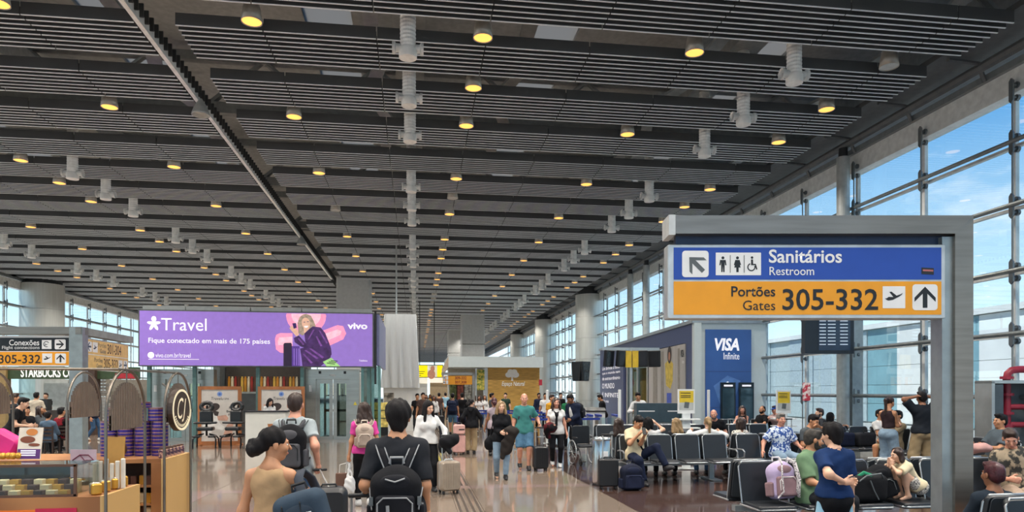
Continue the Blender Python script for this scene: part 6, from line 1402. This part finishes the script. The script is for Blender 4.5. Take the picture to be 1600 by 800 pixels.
# 4 man in black tee with trekking pack
def watch(c): w = c['wrL'] + (c['elL'] - c['wrL']).normalized() * .03; c['kid']('watch', sdf_mesh([('rc', w, .031, w + (c['elL'] - c['wrL']).normalized() * .02, .032)], .008, S=c['S']), [BLACK])
p = person('man in black t-shirt with thick black hair and a big backpack', 622, 5.25, face=2, ht=1.755, lod='near', skin='tan', hair=('thick', 'black'), fat=1.02, top=dict(col=CHAR, sleeve=.86, hem=-.06, loose=.02), legs=dict(col=JEANL, len=.95, name='shorts', loose=.022), extra=(watch,), pose=walk(.10, lh=(-.26, .16, 1.04), lp=(-.1, -1, -.5), hands=('grip', 'relax'), rh=(.215, .08, .88), rp=(.1, -1, 0), rd=(.0, .05, -1)), key='blackman')
HAIRVOL = p
PK1 = cloth('trek_black', '#15161a'); GT = M('trek_trim', '#8e9092', .5)
bk = worn(p, 'black trekking backpack with grey zips and straps on the man in black', w=.35, h=.50, dp=.20, m=PK1, m2=cloth('trek_black2', '#1b1c21'), trim=GT, lod=.009, zz=.09, drop=.37)
for s in (-1, 1):
    MB().tube([(s * .19, -.08, .08), (s * .175, -.17, .0), (s * .165, -.20, -.06)], .012, 6, r2=.005).build('compression_strap', GT, bk); MB().b2((s * .17 - .014, -.20, -.03), (s * .17 + .014, -.175, .03)).build('buckle', SGRY, bk)
    MB().tube([(s * .19, -.15, -.02), (s * .18, -.19, -.24)], .008, 6).build('side_piping', GT, bk)
MB().tube([(-.07, -.225, .16), (0, -.23, .14), (.07, -.225, .165)], .006, 6).build('top_zip', GT, bk); MB().tube([(-.05, -.265, -.02), (-.04, -.268, -.20)], .012, 6, r2=.004).build('zip_pull', GT, bk)
q = p['wl']; suitcase('suitcase with twin metal rods pulled by the man in black', (q.x - .02, q.y + .02 - .09, 0), .05, w=.40, dp=.25, h=.60, m=M('case_navy', '#20242c', .45), handle=q.z - .05, ribs=True)
# 5 woman in white sweater with hard case
p = person('woman in white sweater with long black hair beside a beige suitcase', 668, 12.6, face=168, ht=1.66, sex='f', lod='near', skin='fair', hair=('long', 'black', .34), shoes='#1c1c1e', top=dict(col=WHT, sleeve=1.95, hem=-.01, loose=.03), legs=dict(col=BLK, waist=.10, flare=.02), pose=walk(.14, head=(-18, -16), lh=(-.30, .20, .96), lp=(-1, -.6, -.2), hands=('grip', 'relax'), rh=(.24, .10, .86)))
q = p['wl']; X, Y = atd(701, 12.2)
suitcase('beige ribbed hard suitcase with white edge', (X, Y, 0), .35, w=.36, dp=.26, h=.52, m=M('case_beige', '#9a8c7c', .35, .2), handle=1.02, trim=M('case_edge', '#c9d0d4', .3, .4))
hang('black fluffy travel pillow and jacket on the beige suitcase handle', [('el', (X - .02, Y - .03, .92), (.16, .10, .11), None), ('el', (X + .10, Y - .02, .97), (.09, .09, .10), None), ('rc', (X - .06, Y - .04, .85), .06, (X + .02, Y - .05, .74), .04)], BLK, 'travel_pillow', 'pillow')
hang('dark strap bag over the arm of the woman in white sweater', [('rc', (q.x - .10, q.y + .05, q.z + .26), .02, (q.x - .06, q.y + .02, q.z + .02), .035), ('el', (q.x - .05, q.y + .02, q.z - .10), (.08, .07, .14), None)], CHAR, 'shoulder_bag', 'bag')
# 6 woman in black hoodie from behind
p = person('woman in black hoodie and khaki trousers beside a pink suitcase', 736, 20.0, face=12, ht=1.585, sex='f', skin='fair', hair=('bun', 'black'), shoes='#2a2a2a', top=dict(col=BLK, sleeve=1.97, hem=-.10, loose=.035, hood=True), legs=dict(col=KHAKI, flare=.03, loose=.02), pose=dict(head=(40, 0), rh=(.22, .30, 1.22), lh=(-.30, .0, .94), hands=('soft', 'grip')))
X, Y = atd(717, 19.8); suitcase('pink suitcase with a small pink case on top', (X, Y, 0), .1, w=.36, dp=.24, h=.50, m=M('case_pink', '#d8a8a0', .4), handle=.9, trim=M('case_pink_trim', '#a87c78', .4)); o = MB().rbox((0, 0, .14), (.32, .2, .27), .05, 3, axis='y').build('vanity_case', M('vanity_pink', '#d8a8a0', .4)); MB().b2((-.02, -.105, .12), (.14, -.098, .15)).build('strap', BLACK, o); put(o, (X, Y - .07, .588), (0, 0, .1), 'small pink vanity case on top of the pink suitcase', 'case')
# 7-9
person('woman with auburn bun in grey top with pink strap, seen from behind', 772, 19.3, face=-5, ht=1.64, sex='f', skin='brown', hair=('bun', 'red'), top=dict(col=cloth('grey_pink', '#a89aa2'), sleeve=.3), legs=dict(col=BLK), pose=walk(.1, lh=(-.28, .02, .82)))
X, Y = atd(772, 19.1); 
p = person('blond woman in black turtleneck and jeans carrying a dark jacket', 783, 14.3, face=182, ht=1.62, sex='f', skin='fair', hair=('wavy', 'blond', .18, 1), shoes='#1a1a1c', top=dict(col=BLK, sleeve=1.95, hem=-.09, loose=.022, neck=.006), legs=dict(col=JEANL, loose=.018), pose=walk(.13, lh=(-.16, .28, 1.05), rh=(.02, .26, 1.05), hands=('soft', 'soft')))
q = p['wl']; hang('dark padded jacket draped over the arm of the blond woman', [('el', (q.x + .03, q.y + .02, q.z + .02), (.17, .13, .11), None), ('rc', (q.x + .03, q.y, q.z), .12, (q.x - .04, q.y + .02, q.z - .36), .09), ('rc', (q.x - .1, q.y, q.z - .2), .07, (q.x - .14, q.y, q.z - .50), .05)], cloth('jacket_dark', '#2a2624'), 'jacket', 'jacket')
X, Y = atd(766, 14.4); hang('black handbag hanging beside the blond woman', [('el', (X, Y, .72), (.13, .09, .15), None), ('rc', (X, Y, .85), .02, (X + .06, Y, 1.2), .014)], BLK, 'handbag', 'bag')
p = person('bald man in teal polo shirt and denim shorts', 819, 16.0, face=183, ht=1.78, skin='rosy', hair=('bald', 'grey'), shoes='#1a1b1e', fat=1.08, top=dict(col=TEAL, sleeve=.7, hem=-.10, loose=.022), legs=dict(col=DENS, len=.96, name='shorts', loose=.03), pose=walk(.12, lh=(-.34, .14, 1.02), rh=(.26, .06, .86), hands=('soft', 'relax')))
worn(p, 'grey backpack whose straps cross the teal polo shirt', w=.30, h=.42, dp=.14, m=CHAR, m2=cloth('strap_grey', '#3c4a52'), lod=.018)
# 10 woman in white top
def scarf(c): c['kid']('scarf', sdf_mesh([('rc', c['T'](-.06, .06, .47), .025, c['T'](0, .135, .38), .03), ('rc', c['T'](.06, .06, .47), .025, c['T'](0, .135, .38), .03), ('rc', c['T'](0, .14, .38), .03, c['T'](.01, .14, .12), .035)], .014, S=c['S']), [BLK])
p = person('woman in white top with a dark scarf and black trousers', 869, 16.6, face=186, ht=1.67, sex='f', skin='rosy', hair=('wavy', 'brown', .2, 1), shoes='#cfcfcd', extra=(scarf,), fat=1.06, top=dict(col=WHT, sleeve=.4, hem=-.10, loose=.026), legs=dict(col=BLK, loose=.012), pose=walk(.06, rh=(.14, .26, 1.06), lh=(-.27, .06, .82), hands=('relax', 'soft')))
q = p['wr']; hang('red and black jacket bundled on the arm of the woman in white top', [('el', (q.x - .04, q.y - .02, q.z - .06), (.17, .12, .13), None), ('rc', (q.x - .12, q.y, q.z - .08), .08, (q.x - .08, q.y, q.z - .28), .06)], cloth('red_black', '#571a22', col2='#17161a', vs=5, ramp=(.45, .55)), 'jacket', 'jacket')
X, Y = gnd(844.5, 736); suitcase('upright black suitcase between the bald man and the woman in white', (X, Y, 0), .1, w=.33, dp=.24, h=.50, m=M('case_black2', '#15161a', .4), handle=.98)
# 11-14
p = person('man leaning forward in navy jacket over a white shirt', 899, 20.2, face=232, ht=1.78, skin='brown', hair=('short', 'black'), top=dict(col=NAVYC, sleeve=1.97, hem=-.14, loose=.035, name='jacket'), legs=dict(col=BLK), pose=walk(.2, lean=16, head=(0, -20), lh=(-.10, .34, .98), rh=(.14, .32, .98)), extra=(lambda c: c['kid']('shirt_front', sdf_mesh([('el', c['T'](0, .10, .24), (.07, .07, .24), [list(r_) for r_ in c['R']])], .016, S=c['S']), [WHT]),))
worn(p, 'dark backpack on the man in navy jacket', w=.32, h=.48, dp=.18, m=CHAR, lod=.018)
person('man in bright green shirt standing behind the man in navy', 889, 21.6, face=190, ht=1.72, skin='brown', hair=('short', 'black'), top=dict(col=GREENB), legs=dict(col=BLK), pose=dict(head=(-20, -15)))
X, Y = atd(862, 23.0); person('person in yellow vest behind the queue barriers', loc=(X, Y, 0), face=150, ht=1.70, lod='far', skin='tan', hair=('short', 'brown'), top=dict(col=cloth('amber_vest', '#c9922c'), sleeve=.6), legs=dict(col=NAVYC))
person('staff member in dark suit working at the white podium', 943, 26.9, face=-80, ht=1.70, skin='tan', hair=('short', 'black'), top=dict(col=BLK, sleeve=1.97, hem=-.12, loose=.03), legs=dict(col=BLK), pose=dict(lean=8, lh=(-.12, .36, 1.12), rh=(.12, .36, 1.12), head=(0, -18)))
person('staff member in white shirt behind the slate reception desk', 999, 22.6, face=185, ht=1.80, skin='tan', hair=('short', 'black'), top=dict(col=WHT, sleeve=1.95), legs=dict(col=BLK), pose=dict(lean=8, side=6, lh=(-.2, .3, 1.1), rh=(.25, .3, 1.15), head=(10, -14)))
person('man in brown t-shirt walking beside the draped kiosk', 661, 27.0, face=178, ht=1.78, skin='tan', hair=('short', 'black'), top=dict(col=BROWNC, hem=-.12, loose=.03), legs=dict(col=BLK), pose=walk(.1))
person('man in black t-shirt behind the man in brown t-shirt', 652, 28.4, face=176, ht=1.74, lod='far', skin='tan', hair=('short', 'black'), top=dict(col=BLK), legs=dict(col=CHAR), pose=walk(.1))
person('spa receptionist in white coat bending behind the counter', 421, 23.4, face=165, ht=1.60, sex='f', skin='fair', hair=('wavy', 'black', .2, 1), top=dict(col=WHT, sleeve=1.95), legs=dict(col=WHT), pose=dict(lean=12, head=(-15, -25), lh=(-.12, .34, 1.1), rh=(.12, .34, 1.1)))
# crowd far down the hall
outs = [('man with navy backpack and shorts walking away past the draped kiosk', 707, 29.0, 5, 'm', NAVYC, DENS, 'shorts'), ('person in black walking away before the small gates sign', 722, 31.5, 0, 'm', BLK, NAVYC, ''), ('woman in pale top queueing by the shop', 749, 33.0, 190, 'f', WHB, CHAR, ''), ('woman in white standing by the plant poster', 757, 36.0, 170, 'f', WHT, JEAN, ''), ('person in beige far behind the small gates sign', 741, 38.0, 0, 'f', BEIGE, JEAN, ''), ('woman in white with dark jacket far down the hall', 678, 33.0, 182, 'f', WHT, BLK, ''), ('man in dark brown far down the hall', 686, 38.0, 0, 'm', BROWNC, BLK, ''), ('person in light blue far down the hall', 696, 43.0, 0, 'm', LBLUE, CHAR, ''), ('person in mustard far down the hall', 672, 46.0, 180, 'f', cloth('mustard', '#b98a34'), BLK, ''), ('person in grey queueing at the blue belts', 768, 31.0, 90, 'm', GREYD, JEAN, ''), ('person in dark green queueing before the timber shop', 790, 34.0, 200, 'm', cloth('dark_green', '#2c4036'), BLK, ''), ('person in navy standing before the timber wall', 842, 33.0, 180, 'm', NAVYC, BLK, ''), ('person in white shirt queueing beside the timber wall', 852, 29.6, 200, 'm', WHT, BLK, ''), ('person in black sitting far by the glass wall', 876, 34.0, 180, 'm', BLK, CHAR, ''), ('person in grey top by the yellow screen', 666, 41.0, 180, 'f', GRYT, BLK, '')]
for i, (lab, px, d, fc, sx, tp, lg, kd) in enumerate(outs):
    p = person(lab, px, d, face=fc, ht=1.76 if sx == 'm' else 1.64, sex=sx, lod='far', skin=('tan', 'fair', 'brown')[i % 3], hair=(('short', 'black') if sx == 'm' else ('long', 'brown', .25)), top=dict(col=tp, sleeve=(.6, 1.9)[i % 2]), legs=dict(col=lg, len=.95 if kd else 1.95), pose=walk(.14))
    if i == 0: worn(p, 'navy backpack on the man in shorts', w=.34, h=.5, dp=.2, m=NAVYC, lod=.025)
for (px, py, m, lab) in ((687, 657, M('case_far_black', '#1d1d20', .5), 'black suitcase far down the hall beside the man in shorts'), (715, 655, M('case_far_purple', '#3a3478', .5), 'purple suitcase far down the hall beside the person in black')):
    X, Y = gnd(px, 671 if px < 700 else 672); suitcase(lab, (X, Y, 0), 0, w=.42, dp=.26, h=.60, m=m, handle=.95, ribs=False)
# ---- coffee shop guests
p = person('man in black leaning on a tall trolley handle by the cafe', 16, 15.4, face=85, ht=1.72, skin='fair', hair=('short', 'black'), top=dict(col=BLK, sleeve=.6), legs=dict(col=BLK), pose=dict(lean=22, lh=(-.14, .42, 1.06), rh=(.14, .42, 1.06), hands=('grip', 'grip'), head=(0, -10)))
q = p['wr']; suitcase('dark suitcase with tall handle by the cafe', (q.x + .05, q.y, 0), PI / 2, w=.38, dp=.24, h=.55, m=M('case_dark3', '#24262a', .5), handle=q.z - .06)
person('man in cream shirt ordering at the coffee bar', 55, 24.2, face=0, ht=1.78, skin='tan', hair=('short', 'black'), top=dict(col=cloth('cream2', '#b9ae9c'), sleeve=.8, hem=-.1, loose=.03), legs=dict(col=BLK), pose=dict(lean=6, lh=(-.2, .3, 1.05), rh=(.2, .3, 1.05)))
person('barista in black behind the coffee bar', 72, 28.6, face=180, ht=1.75, lod='far', skin='fair', hair=('short', 'brown'), top=dict(col=BLK), legs=dict(col=BLK), pose=dict(lh=(-.15, .3, 1.1), rh=(.15, .3, 1.1)))
person('guest in dark shirt behind the man with the trolley', 22, 18.0, face=60, ht=1.76, skin='tan', hair=('short', 'brown'), top=dict(col=CHAR), legs=dict(col=JEAN))
def sit(label, px, d, face, z=0.0, **k):
    k.setdefault('pose', seat()); return person(label, px, d, face=face, **k)
sit('seated guest in denim jacket at the cafe table', 77, 19.2, -5, sex='f', ht=1.62, hair=('short', 'black'), top=dict(col=cloth('denim_jacket', '#5a6f84'), sleeve=1.95, loose=.03), legs=dict(col=CHAR))
sit('seated guest in red and black jacket at the cafe table', 99, 19.7, 20, hair=('short', 'black'), top=dict(col=cloth('cafe_red', '#8f2430', col2='#17171a', vs=3, ramp=(.48, .52)), sleeve=1.95), legs=dict(col=BLK))
sit('seated guest in brown jacket beside the brown pillar', 112, 22.2, -80, hair=('short', 'black'), lod='far', top=dict(col=cloth('cafe_brown', '#3e2f2a'), sleeve=1.95), legs=dict(col=BLK))
sit('seated guest in black at the farther cafe table', 44, 20.6, 120, hair=('short', 'black'), top=dict(col=BLK, sleeve=1.95), legs=dict(col=CHAR))
sit('seated woman in grey by the cafe window', 66, 21.6, 90, sex='f', hair=('long', 'brown', .25), lod='far', top=dict(col=GREYD, sleeve=1.95), legs=dict(col=BLK))
X, Y = gnd(64, 678); backpack('grey green backpack standing on the floor beside the cafe chairs', (X, Y, .21), Matrix.Rotation(.4, 3, 'Z'), w=.36, h=.42, dp=.2, m=cloth('pack_olive', '#6b7066'), lod=.02, straps=False)
person('person in blue jeans walking behind the corner sign post', 146, 25.4, face=95, ht=1.75, skin='tan', hair=('short', 'brown'), top=dict(col=NAVYC, sleeve=1.9), legs=dict(col=JEAN), shoes='#c9c9c4', pose=walk(.18))
# ---- waiting area: row with the man in cream
def on(label, x, y, face=180, **k): k.setdefault('pose', seat()); return person(label, loc=(x, y, 0), face=face, **k)
yF, yR = BA_Y - .19, BA_Y + .34 + .19
p = on('young man in cream t-shirt with crossed legs looking at his phone', 4.28, yF, 172, skin='tan', hair=('short', 'black'), shoes='#26262a', top=dict(col=CREAMC, sleeve=.75, loose=.03), legs=dict(col=NAVYC, loose=.024), extra=(lambda c: c['kid']('bag_strap', sdf_mesh([('rc', c['T'](.10, .05, .46), .02, c['T'](.02, .14, .30), .018), ('rc', c['T'](.02, .14, .30), .018, c['T'](-.12, .12, .08), .02)], .014, S=c['S']), [BLK]),), pose=seat(lean=6, head=(-8, -32), lh=(-.04, .34, .98), rh=(.09, .33, .98), lf=(-.42, .50, .36), lk=(-.2, .4, 1), rf=(.02, .42, .085), toe=(-30, 0)))
q = (p['wl'] + p['wr']) / 2; o = MB().rbox((0, 0, 0), (.075, .012, .15), .012, 3, axis='y').build('phone', BLACK); put(o, (q.x + .01, q.y - .11, q.z + .07), (-.5, 0, 0), 'phone held by the young man in cream', 'phone')
on('woman with dark hair facing away behind the litter bin', 4.12, yR, -8, sex='f', ht=1.62, hair=('wavy', 'brown', .2), top=dict(col=GREYD, sleeve=1.9), legs=dict(col=BLK))
on('woman propping her head on her hand behind the man in cream', 4.80, yR, 25, sex='f', ht=1.64, skin='fair', hair=('bob', 'black'), top=dict(col=WHB, sleeve=.5), legs=dict(col=BLK), pose=seat(rh=(.13, .10, 1.24), rp=(1, .4, -.6), hands=('soft', 'fist')))
on('woman with brown hair facing away before the charging totem', 5.42, yR, 0, sex='f', ht=1.60, hair=('wavy', 'blond', .16), top=dict(col=CHAR, sleeve=1.9, loose=.03), legs=dict(col=BLK), pose=seat(lean=4))
on('blond woman with ponytail in white top facing away', 6.08, yR, 8, sex='f', ht=1.64, skin='fair', hair=('pony', 'blond'), top=dict(col=WHT, sleeve=1.9, loose=.03), legs=dict(col=JEAN), pose=seat(rh=(.36, .22, 1.0), lh=(-.34, .16, 1.02)))
on('older man in black polo turned towards the blond woman', 7.84, BD_Y - .18, 205, skin='rosy', hair=('bald', 'grey'), beard=True, top=dict(col=BLK, sleeve=.7), legs=dict(col=CHAR), pose=seat(lean=14, side=8, head=(10, -5)))
on('man in blue and white floral shirt with hands on the seats', 7.33, yF, 184, skin='rosy', hair=('short', 'grey'), fat=1.16, top=dict(col=HAWAI, sleeve=.8, loose=.03), legs=dict(col=JEANL, loose=.022), pose=seat(lean=2, lh=(-.34, .24, .66), rh=(.42, .12, .60), hands=('soft', 'flat')))
p = on('young man in grey t-shirt holding a phone to his chin', 7.93, yF + .02, 165, skin='tan', hair=('short', 'black'), top=dict(col=GREYD, sleeve=.7), legs=dict(col=GREENC), pose=seat(lean=10, head=(-10, -18), lh=(-.04, .27, 1.10), rh=(.12, .30, .80), lp=(-1, 0, -.6)))
q = p['wl']; o = MB().rbox((0, 0, 0), (.07, .012, .145), .012, 3, axis='y').build('phone', BLACK); put(o, (q.x, q.y - .08, q.z + .08), (-.4, 0, 0), 'phone held by the young man in grey', 'phone')
on('person with dark curly hair in printed top facing away', 6.80, yR, 0, sex='f', ht=1.62, skin='brown', hair=('bob', 'brown'), top=dict(col=WPAT, sleeve=.6), legs=dict(col=BLK))
# row before the pod
yP = 20.6 - .18
on('woman in black tank top and glasses hugging her knee', 10.10, yP, 200, sex='f', skin='rosy', hair=('long', 'brown', .26), z0=0, top=dict(col=BLK, sleeve=0), legs=dict(col=JEAN), pose=seat(lean=4, rf=(.12, .30, .45), lh=(-.05, .32, .92), rh=(.14, .36, .88)))
on('man in black t-shirt with cropped hair turned sideways', 10.72, yP, 250, skin='tan', hair=('buzz', 'black'), beard=True, top=dict(col=BLK, sleeve=.7), legs=dict(col=BLK), pose=seat(lh=(-.2, .36, .8)))
on('person in blue cap and rosy hoodie stretching an arm', 11.30, yP, 255, skin='rosy', hair=('short', 'brown'), hat=cloth('cap_blue', '#2f4c9a'), top=dict(col=cloth('rosy_hoodie', '#b9a09c'), sleeve=1.9, loose=.04, hood=True), legs=dict(col=CHAR), pose=seat(lean=10, lh=(-.1, .46, .98), rh=(.2, .44, .9)))
on('bearded man in dark shirt sitting back to back with the headscarf woman', 10.52, 17.02, -92, skin='fair', hair=('short', 'brown'), beard=True, top=dict(col=CHAR, sleeve=1.2, loose=.03), legs=dict(col=BLK), pose=seat())
def hoodup(c): c['kid']('head_scarf', sdf_mesh([('el', c['H'](0, -.02, .03), (.098, .115, .112), [list(r_) for r_ in c['HR']]), ('rc', c['H'](0, -.05, -.02), .09, c['T'](0, -.06, .38), .12)], .016, subtract=[(('el', c['H'](0, .11, -.03), (.062, .08, .09), [list(r_) for r_ in c['HR']]), 0)], S=c['S']), [BLK])
on('woman in black headscarf sitting beside the slim column', 11.12, 17.25, 85, sex='f', ht=1.60, skin='tan', hair=('bob', 'black'), extra=(hoodup,), top=dict(col=BLK, sleeve=1.95, loose=.035), legs=dict(col=BLK), pose=seat(lh=(-.08, .38, .92), rh=(.12, .38, .92)))
# standing pair near the glass
on('girl with long dark hair in brown crop top and pale jeans standing', *atd(1388, 14.6), 66, sex='f', ht=1.70, skin='tan', hair=('pony', 'brown'), shoes='#3a3a3c', top=dict(col=cloth('brown_crop', '#33262a'), sleeve=0, hem=.13), legs=dict(col=JEANL, flare=.05, loose=.022, waist=.10), pose=dict(head=(0, -22), lh=(-.06, .32, 1.12), rh=(.08, .32, 1.12), hands=('soft', 'soft')))
on('man in black t-shirt and khaki trousers with both hands on his head', *atd(1441, 14.2), 8, ht=1.80, skin='brown', hair=('short', 'black'), shoes='#222226', top=dict(col=cloth('tee_slate', '#1d2229'), sleeve=.85, hem=-.01, loose=.035), legs=dict(col=KHAKI, loose=.03, flare=.03), pose=dict(lh=(-.11, .0, 1.66), rh=(.11, .0, 1.66), lp=(-1, .1, -.1), rp=(1, .1, -.1), ld=(1, .0, .25), rd=(-1, 0, .25), lpalm=(0, 0, -1), rpalm=(0, 0, -1), lf=(-.16, 0, .085), rf=(.16, 0, .085)))
on('person in white t-shirt sitting by the glass behind the girl in pale jeans', 11.45, 15.9 - .19, 170, skin='tan', hair=('short', 'black'), top=dict(col=WHT, sleeve=.6), legs=dict(col=GREYD))
on('man in khaki shorts sitting by the glass behind the standing pair', 11.16, 14.86, -95, skin='tan', hair=('short', 'black'), top=dict(col=cloth('khaki_tee', '#7d6f58'), sleeve=.7), legs=dict(col=KHAKI, len=.95), pose=seat(lh=(-.05, .26, 1.0), hands=('fist', 'soft')))
on('man in slate shirt and khaki shorts sitting in profile by the hydrant cabinet', 10.36, 11.13, -88, ht=1.80, skin='tan', hair=('short', 'black'), fat=1.08, top=dict(col=cloth('slate_shirt', '#4f5a62'), sleeve=.75, loose=.03), legs=dict(col=cloth('khaki_dark', '#6e6250'), len=.98, loose=.03), pose=seat(lh=(-.12, .34, .80), rh=(.12, .34, .80)))
hang('pale pink bundle of clothes on the lap of the man in slate', [('el', (9.95, 11.05, .80), (.18, .2, .08), None), ('rc', (9.95, 10.95, .82), .08, (9.8, 11.15, .74), .07)], cloth('pink_bundle', '#c49a94'), 'clothes_bundle', 'clothes')
# near row
yC = BC_Y - .20
on('man in sage green t-shirt turned to his side on the near seats', 4.80, yC, 150, lod='near', skin='tan', ht=1.72, hair=('short', 'dgrey'), beard=True, fat=1.08, top=dict(col=GREENC, sleeve=.85, hem=-.1, loose=.03), legs=dict(col=CHAR, loose=.022), pose=seat(lean=-2, head=(-48, -10), lh=(-.10, .34, .70), rh=(.14, .32, .68)))
def stripes(c):
    for s in (-1, 1):
        k = c['knR'] if s > 0 else Vector((-c['knR'].x, c['knR'].y, c['knR'].z)); h = Vector((s * .15, -.01, .90)); c['kid']('side_stripe', sdf_mesh([('rc', h, .045, Vector((s * .17, .0, .48)), .075)], .012, S=c['S']), [LBLUE])
p = on('boy in navy blue t-shirt holding one arm behind his back', *atd(1303, 6.5), 2, lod='near', sw=.150, ht=1.515, skin='fair', hair=('thick', 'black'), shoes='#30343c', extra=(stripes,), top=dict(col=BOYB, sleeve=.72, hem=.02, loose=.022), legs=dict(col=BLK, len=1.05, name='shorts', loose=.022, waist=.12), pose=dict(head=(-20, -4), lh=(.02, -.165, 1.12), lp=(-.8, -1, -.3), ld=(1, -.05, .08), lpalm=(0, -1, .0), rh=(.225, .03, .84), rp=(.2, -1, 0), hands=('soft', 'relax'), pelvis=(0, 0, .94)))
p = person('small girl in cream t-shirt crouching barefoot on the near seats', loc=(6.10, yC + .0, .455), face=-84, ht=1.22, sex='f', lod='near', skin='fair', shoes=None, hair=('bob', 'brown'), top=dict(col=CREAMC, sleeve=.8, loose=.03, hem=.0), legs=dict(col=M('cloth_print2', '#cfc9be', .85, col2='#34343a', vs=70, ramp=(.52, .58)), len=.6, name='shorts', loose=.02), sw=.135, pose=dict(pelvis=(0, -.14, .23), lean=34, lf=(-.10, .08, .085), rf=(.10, .08, .085), lk=(-.1, .6, 1), rk=(.1, .6, 1), lh=(-.03, .34, .62), rh=(.05, .34, .64), lp=(-1, 0, -.6), rp=(1, 0, -.6), ld=(0, -.2, 1), rd=(0, -.2, 1), head=(-6, 4), hands=('soft', 'soft')))
on('person with dark red hair seen from behind below the big sign', 5.02, 4.95 + .34 + .20, 0, lod='near', ht=1.52, skin='brown', hair=('short', 'red'), top=dict(col=cloth('slate_tee', '#27313c'), sleeve=.8), legs=dict(col=BLK))
on('person in camouflage shirt resting on the near seats', 7.60, yC + .02, 200, lod='mid', ht=1.74, skin='rosy', hair=('short', 'brown'), top=dict(col=CAMO, sleeve=.9, loose=.035), legs=dict(col=cloth('pale_trousers', '#b09a88'), loose=.03), pose=seat(lean=4, side=6, head=(20, -22), lh=(-.2, .3, .7), rh=(.2, .34, .72)))
# ---- bags in the waiting area
LR = Matrix.Rotation(PI + .12, 3, 'Z') @ Matrix.Rotation(-.18, 3, 'X')
bk = backpack('lavender backpack with speckled straps leaning on the near seat', (4.36, 7.96, .715), LR, w=.33, h=.46, dp=.18, m=LAV, m2=MAUVE, trim=WHB, lod=.009, straps=False)
bk.rotation_euler = (Matrix.Rotation(.15, 3, 'Z') @ Matrix.Rotation(-.15, 3, 'X')).to_euler(); bk.location = (4.36, 7.93, .72)
SPK = M('strap_speckle', '#d5d0d0', .8, col2='#4a464c', vs=60, ramp=(.5, .62))
for s in (-1, 1):
    b = MB(); b.smooth = True; b.tube([(s * .05, -.17, .25), (s * .09, -.255, .19), (s * .115, -.275, .0), (s * .10, -.26, -.14), (s * .14, -.20, -.21)], .026, 8, r2=.010); b.build('strap', SPK, bk)
r = thing('duffel_bag', 'black duffel bag with grey cords on the near seats', 'bag', (5.42, 7.80, .455), .1); sdf_part('body', [('bx', (0, 0, .17), (.26, .17, .17), None, .09), ('el', (.05, .02, .27), (.2, .13, .09), None)], .012, cloth('duffel_black', '#17181b'), r, noise=wob); MB().tube([(-.2, -.15, .25), (-.1, -.19, .34), (.1, -.19, .36), (.22, -.12, .26)], .010, 8).build('handle', SGRY, r); MB().tube([(-.05, -.19, .28), (.0, -.20, .15), (.06, -.2, .05)], .008, 6).build('cord', SGRY, r)
MB().tube([(-.16, -.08, .30), (-.08, -.12, .37), (.02, -.13, .33)], .022, 8, r2=.008).build('green_strap', M('strap_green', '#1f8a62', .6), r)
backpack('black backpack leaning between the duffel bag and the crouching girl', (5.74, 7.98, .68), Matrix.Rotation(-.2, 3, 'Z') @ Matrix.Rotation(-.32, 3, 'Y'), w=.30, h=.44, dp=.17, m=cloth('pack_black2', '#14161a'), trim=SGRY, lod=.012, straps=False)
X, Y = gnd(950, 764); suitcase('black cabin suitcase standing beside the litter bin', (X, Y, 0), -.1, w=.36, dp=.22, h=.50, m=M('case_black4', '#121317', .5), handle=1.0, ribs=False, corner=.04)
X, Y = gnd(984, 765); backpack('navy backpack on the floor before the man in cream', (X, Y + .06, .245), Matrix.Rotation(.1, 3, 'Z'), w=.40, h=.48, dp=.22, m=cloth('pack_navy', '#161b2c'), m2=cloth('pack_navy2', '#1d2338'), lod=.012, straps=False)
for i, (x, y, m) in enumerate(((10.40, 15.70, NAVYC), (10.95, 15.68, CHAR))):
    r = thing('travel_bag', ['navy travel bag on the seats by the glass', 'charcoal travel bag on the seats by the glass'][i], 'bag', (x, y, .455)); sdf_part('body', [('bx', (0, 0, .17), (.24, .14, .17), None, .06)], .02, m, r, noise=wob); MB().tube([(-.1, -.1, .33), (-.08, -.1, .40), (.08, -.1, .40), (.1, -.1, .33)], .01, 6).build('handle', BLACK, r)
suitcase('dark suitcase with raised handle by the slim column', (9.75, 16.95, 0), .2, w=.4, dp=.25, h=.6, m=M('case_dark5', '#1f2226', .5), handle=1.08, ribs=False)
r = thing('luggage_cart', 'grey luggage cart loaded with dark bags behind the floral shirt', 'cart', (9.3, 18.6, 0), .2); MB().b2((-.4, -.25, .15), (.4, .25, .19)).build('deck', BEAM, r); MB().tube([(-.38, -.25, .19), (-.4, -.25, 1.02), (-.4, .25, 1.02), (-.38, .25, .19)], .02, 8).build('push_bar', BEAM, r); sdf_part('bags', [('bx', (0, 0, .43), (.34, .22, .24), None, .06), ('el', (.05, 0, .72), (.26, .18, .13), None)], .022, CHAR, r, noise=wob)
for sx in (-1, 1):
    for sy in (-1, 1): MB().cyl((sx * .32, sy * .22 - .02, .07), (sx * .32, sy * .22 + .02, .07), .07, 12).b2((sx * .32 - .02, sy * .22 - .02, .07), (sx * .32 + .02, sy * .22 + .02, .16)).build('wheel', BLACK, r)
suitcase('dark suitcase with bright handle standing in the back seats', (9.2, 16.4, 0), -.1, w=.4, dp=.25, h=.6, m=M('case_dark6', '#26282c', .5), handle=1.1, ribs=False)
